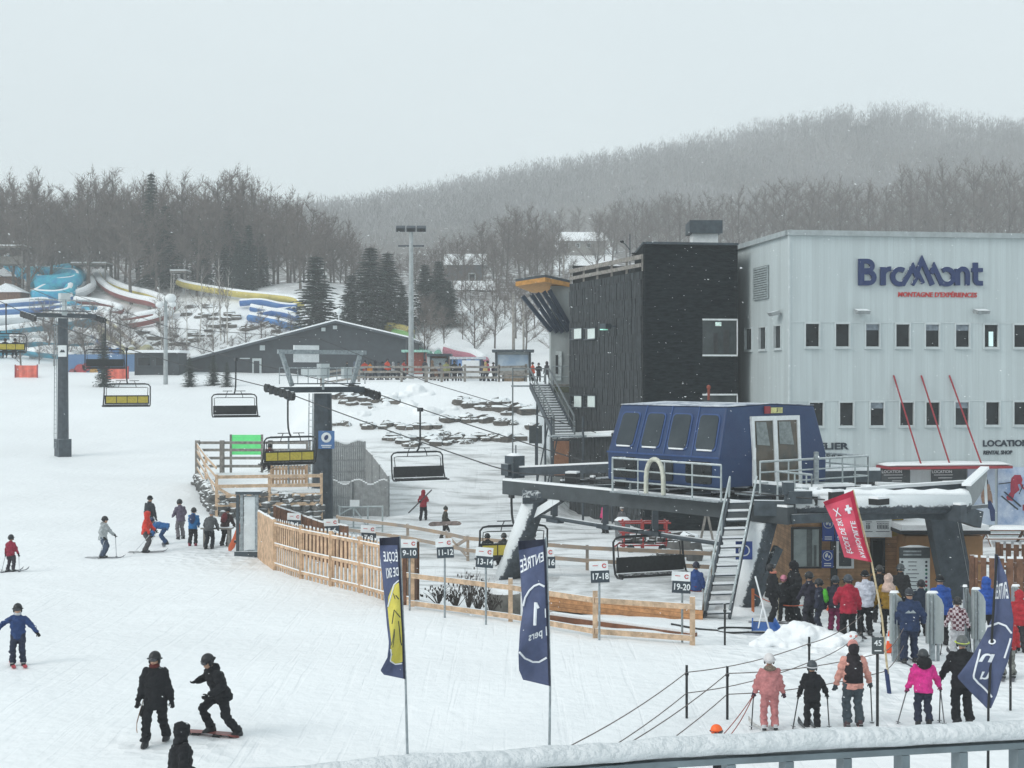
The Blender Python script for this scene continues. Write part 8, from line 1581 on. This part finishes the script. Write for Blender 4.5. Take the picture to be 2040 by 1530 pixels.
for k in (0, 1):
    a = w2(T1, T1['_arms'][0]); b = pk + V((.0, 0, .80 - .08 * k)); x = MB(); x.tube([a.lerp(b, t) - UP * .12 * 4 * t * (1 - t) * (k + .4) for t in np.linspace(0, 1, 9)], .010, 5); tag(x.build('leash', mk('red_leash', (.30, .06, .05), .8)), 'red leash from the salmon pink child to the toddler in the orange helmet', 'leash', 'red leashes of the toddler')
# ---- riders on chairs
def rider(ch, up, xs, label, **k):
    m = Matrix.Rotation(ch.rotation_euler.z, 3, 'Z'); p = V(ch.location) + m @ V((xs, .02, -3.50 + up)); fl_ = k.pop('fl', False)
    o = person(p, 1.72, 0, label, rz=ch.rotation_euler.z, seat=True, hip=.14, hands=((-.22, .36, .30), (.22, .36, .30)), feet=((-.12, .62, -.42), (.14, .58, -.42)), lean=6, vox=.035, **k); return o
def rskis(o, who):
    for f in o['_feet']:
        c = w2(o, f); d = (fwd(o) + V((0, 0, -.25))).normalized(); n = V((-fwd(o).y, fwd(o).x, 0)); x = MB(); x.loft([(c - d * .7, n * .045, UP * .012), (c + d * .5, n * .045, UP * .012), (c + d * .8 + UP * .08, n * .03, UP * .012)], 8); tag(x.build('ski', M_black), 'ski dangling from ' + who, 'ski', 'skis of the chair riders')
for xs, c, w_ in ((-.75, (.02, .02, .025), 'left'), (-.05, (.03, .03, .04), 'middle'), (.65, (.05, .02, .03), 'right')):
    o = rider(ch_d, 0, xs, 'rider seated on the chair beyond the farther tower, %s seat' % w_, jacket=c); rskis(o, 'the riders beyond the farther tower')
o = rider(ch_e, 0, -.95, 'lone rider in maroon on the chair passing the nearer tower', jacket=(.09, .025, .035), pants=(.03, .02, .025)); rskis(o, 'the lone maroon rider')
for xs, c, ht, lab in ((-1.0, (.02, .02, .022), BLK, 'rider in black on the loaded chair by the 13-14 sign'), (-.3, (.06, .06, .06), (.05, .05, .05), 'rider in dark grey second on the loaded chair'), (.35, (.05, .03, .05), (.60, .06, .20), 'rider with hot pink helmet on the loaded chair'), (.95, (.025, .025, .03), BLK, 'rider half hidden by the column on the loaded chair')):
    o = rider(ch_g, 1.0, xs, lab, jacket=c, hat=ht); rskis(o, 'the riders of the loaded chair')
# ---- crowd on the plateau: three builds, copied and recoloured
protos = [person(V((0, 0, 0)), 1.74, 0, 'x', vox=.05), person(V((0, 0, 0)), 1.70, 0, 'x', vox=.05, hands=((-.25, .38, 1.0), (.25, .38, 1.05)), lean=8), person(V((0, 0, 0)), 1.66, 0, 'x', vox=.05, head='hood', feet=((-.12, -.2, 0), (.12, .2, 0)))]
finish(); R6 = random.Random(12); used = set()
CROWD = [(727, 124, 1, (.40, .05, .03), 'in red looking over the rail fence'), (738, 123, 0, (.55, .20, .02), 'in orange and yellow'), (748, 125, 2, (.03, .03, .04), 'in black near the orange one'), (760, 124, 1, (.05, .06, .08), 'in slate jacket'), (771, 122, 0, (.62, .08, .04), 'in vivid red orange standing tall'), (784, 125, 2, (.35, .36, .38), 'in pale grey bending'), (793, 124, 0, (.06, .05, .05), 'in brown black'), (803, 123, 1, (.40, .06, .05), 'in red by the light mast'), (846, 126, 0, (.05, .05, .06), 'in dark blue beside the mint booth'), (862, 124, 2, (.18, .12, .08), 'in brown before the glazed kiosk'), (876, 123, 1, (.10, .11, .15), 'in grey blue before the glazed kiosk'), (889, 122, 0, (.30, .30, .12), 'in olive yellow'), (905, 121, 0, (.012, .012, .014), 'in black before the tent, bulky'), (916, 122, 2, (.03, .035, .06), 'in navy before the tent'), (928, 124, 1, (.03, .05, .10), 'in dark blue before the snow block'), (953, 123, 0, (.02, .02, .03), 'in black right of the snow block'), (962, 122, 2, (.06, .06, .09), 'in slate next to the black one'), (973, 121, 1, (.42, .03, .08), 'in crimson near the mural booth'), (982, 123, 0, (.05, .03, .06), 'in plum near the mural booth'), (968, 119, 2, (.45, .33, .15), 'in sand yellow low by the rails'), (1062, 119, 0, (.60, .10, .05), 'in orange at the stair head'), (1073, 120, 1, (.02, .02, .025), 'in black at the stair head'), (1090, 118, 2, (.04, .04, .05), 'in dark coat on the stair landing side'), (706, 125, 2, (.10, .12, .16), 'in grey blue behind the tower lifting frame'), (690, 126, 0, (.04, .05, .05), 'in dark green grey behind the tower lifting frame')]
for px, d, k, c, lab in CROWD:
    o = protos[k] if k not in used else copy_tree(protos[k]); used.add(k); p = gpt(px, d); o.location = p; o.rotation_euler.z = R6.uniform(0, 6.28); s_ = R6.uniform(.92, 1.06); o.scale = (s_, s_, s_); tag(o, 'small distant person ' + lab, 'person', 'people crowding the upper terrace')
    for ch in o.children:
        n = ch.name.split('.')[0]
        if n in ('jacket', 'trousers', 'hood', 'helmet'):
            ch.material_slots[0].link = 'OBJECT'; ch.material_slots[0].material = tinted('far', c if n in ('jacket', 'hood') else R6.choice(((.02, .02, .025), (.05, .05, .06), (.03, .035, .05))))
# ---- falling snow
R7 = np.random.default_rng(8); n = 4300; d = 8 + 58 * R7.random(n) ** .7; px = R7.uniform(-300, 2340, n); py = R7.uniform(-100, 1500, n); x = MB(); vs = []; fs = []
for i in range(n):
    c = P(px[i], py[i], d[i])
    if c.z < T(c.x, c.y) + .1: continue
    r = R7.uniform(.0022, .0048) * (1 + d[i] / 40); t = V((R7.normal(.9, .4), R7.normal(0, .3), R7.normal(-.35, .3))).normalized(); u = t.orthogonal().normalized(); w_ = t.cross(u); o = len(vs)
    vs += [c + t * r * 2.2, c - t * r * 1.9, c + u * r, c - u * r, c + w_ * r, c - w_ * r]; fs += [(o, o + 2, o + 4), (o, o + 4, o + 3), (o, o + 3, o + 5), (o, o + 5, o + 2), (o + 1, o + 4, o + 2), (o + 1, o + 3, o + 4), (o + 1, o + 5, o + 3), (o + 1, o + 2, o + 5)]
x.v = [tuple(v) for v in vs]; x.f = fs; x.m = [0] * len(fs); tag(x.build('falling_snow', M_cap, origin=V((0, 5, 5))), 'snowflakes drifting through the air', 'snowfall', kind='stuff')
for o in bpy.data.objects:
    for k in ('_arms', '_feet'):
        if k in o: del o[k]
finish()
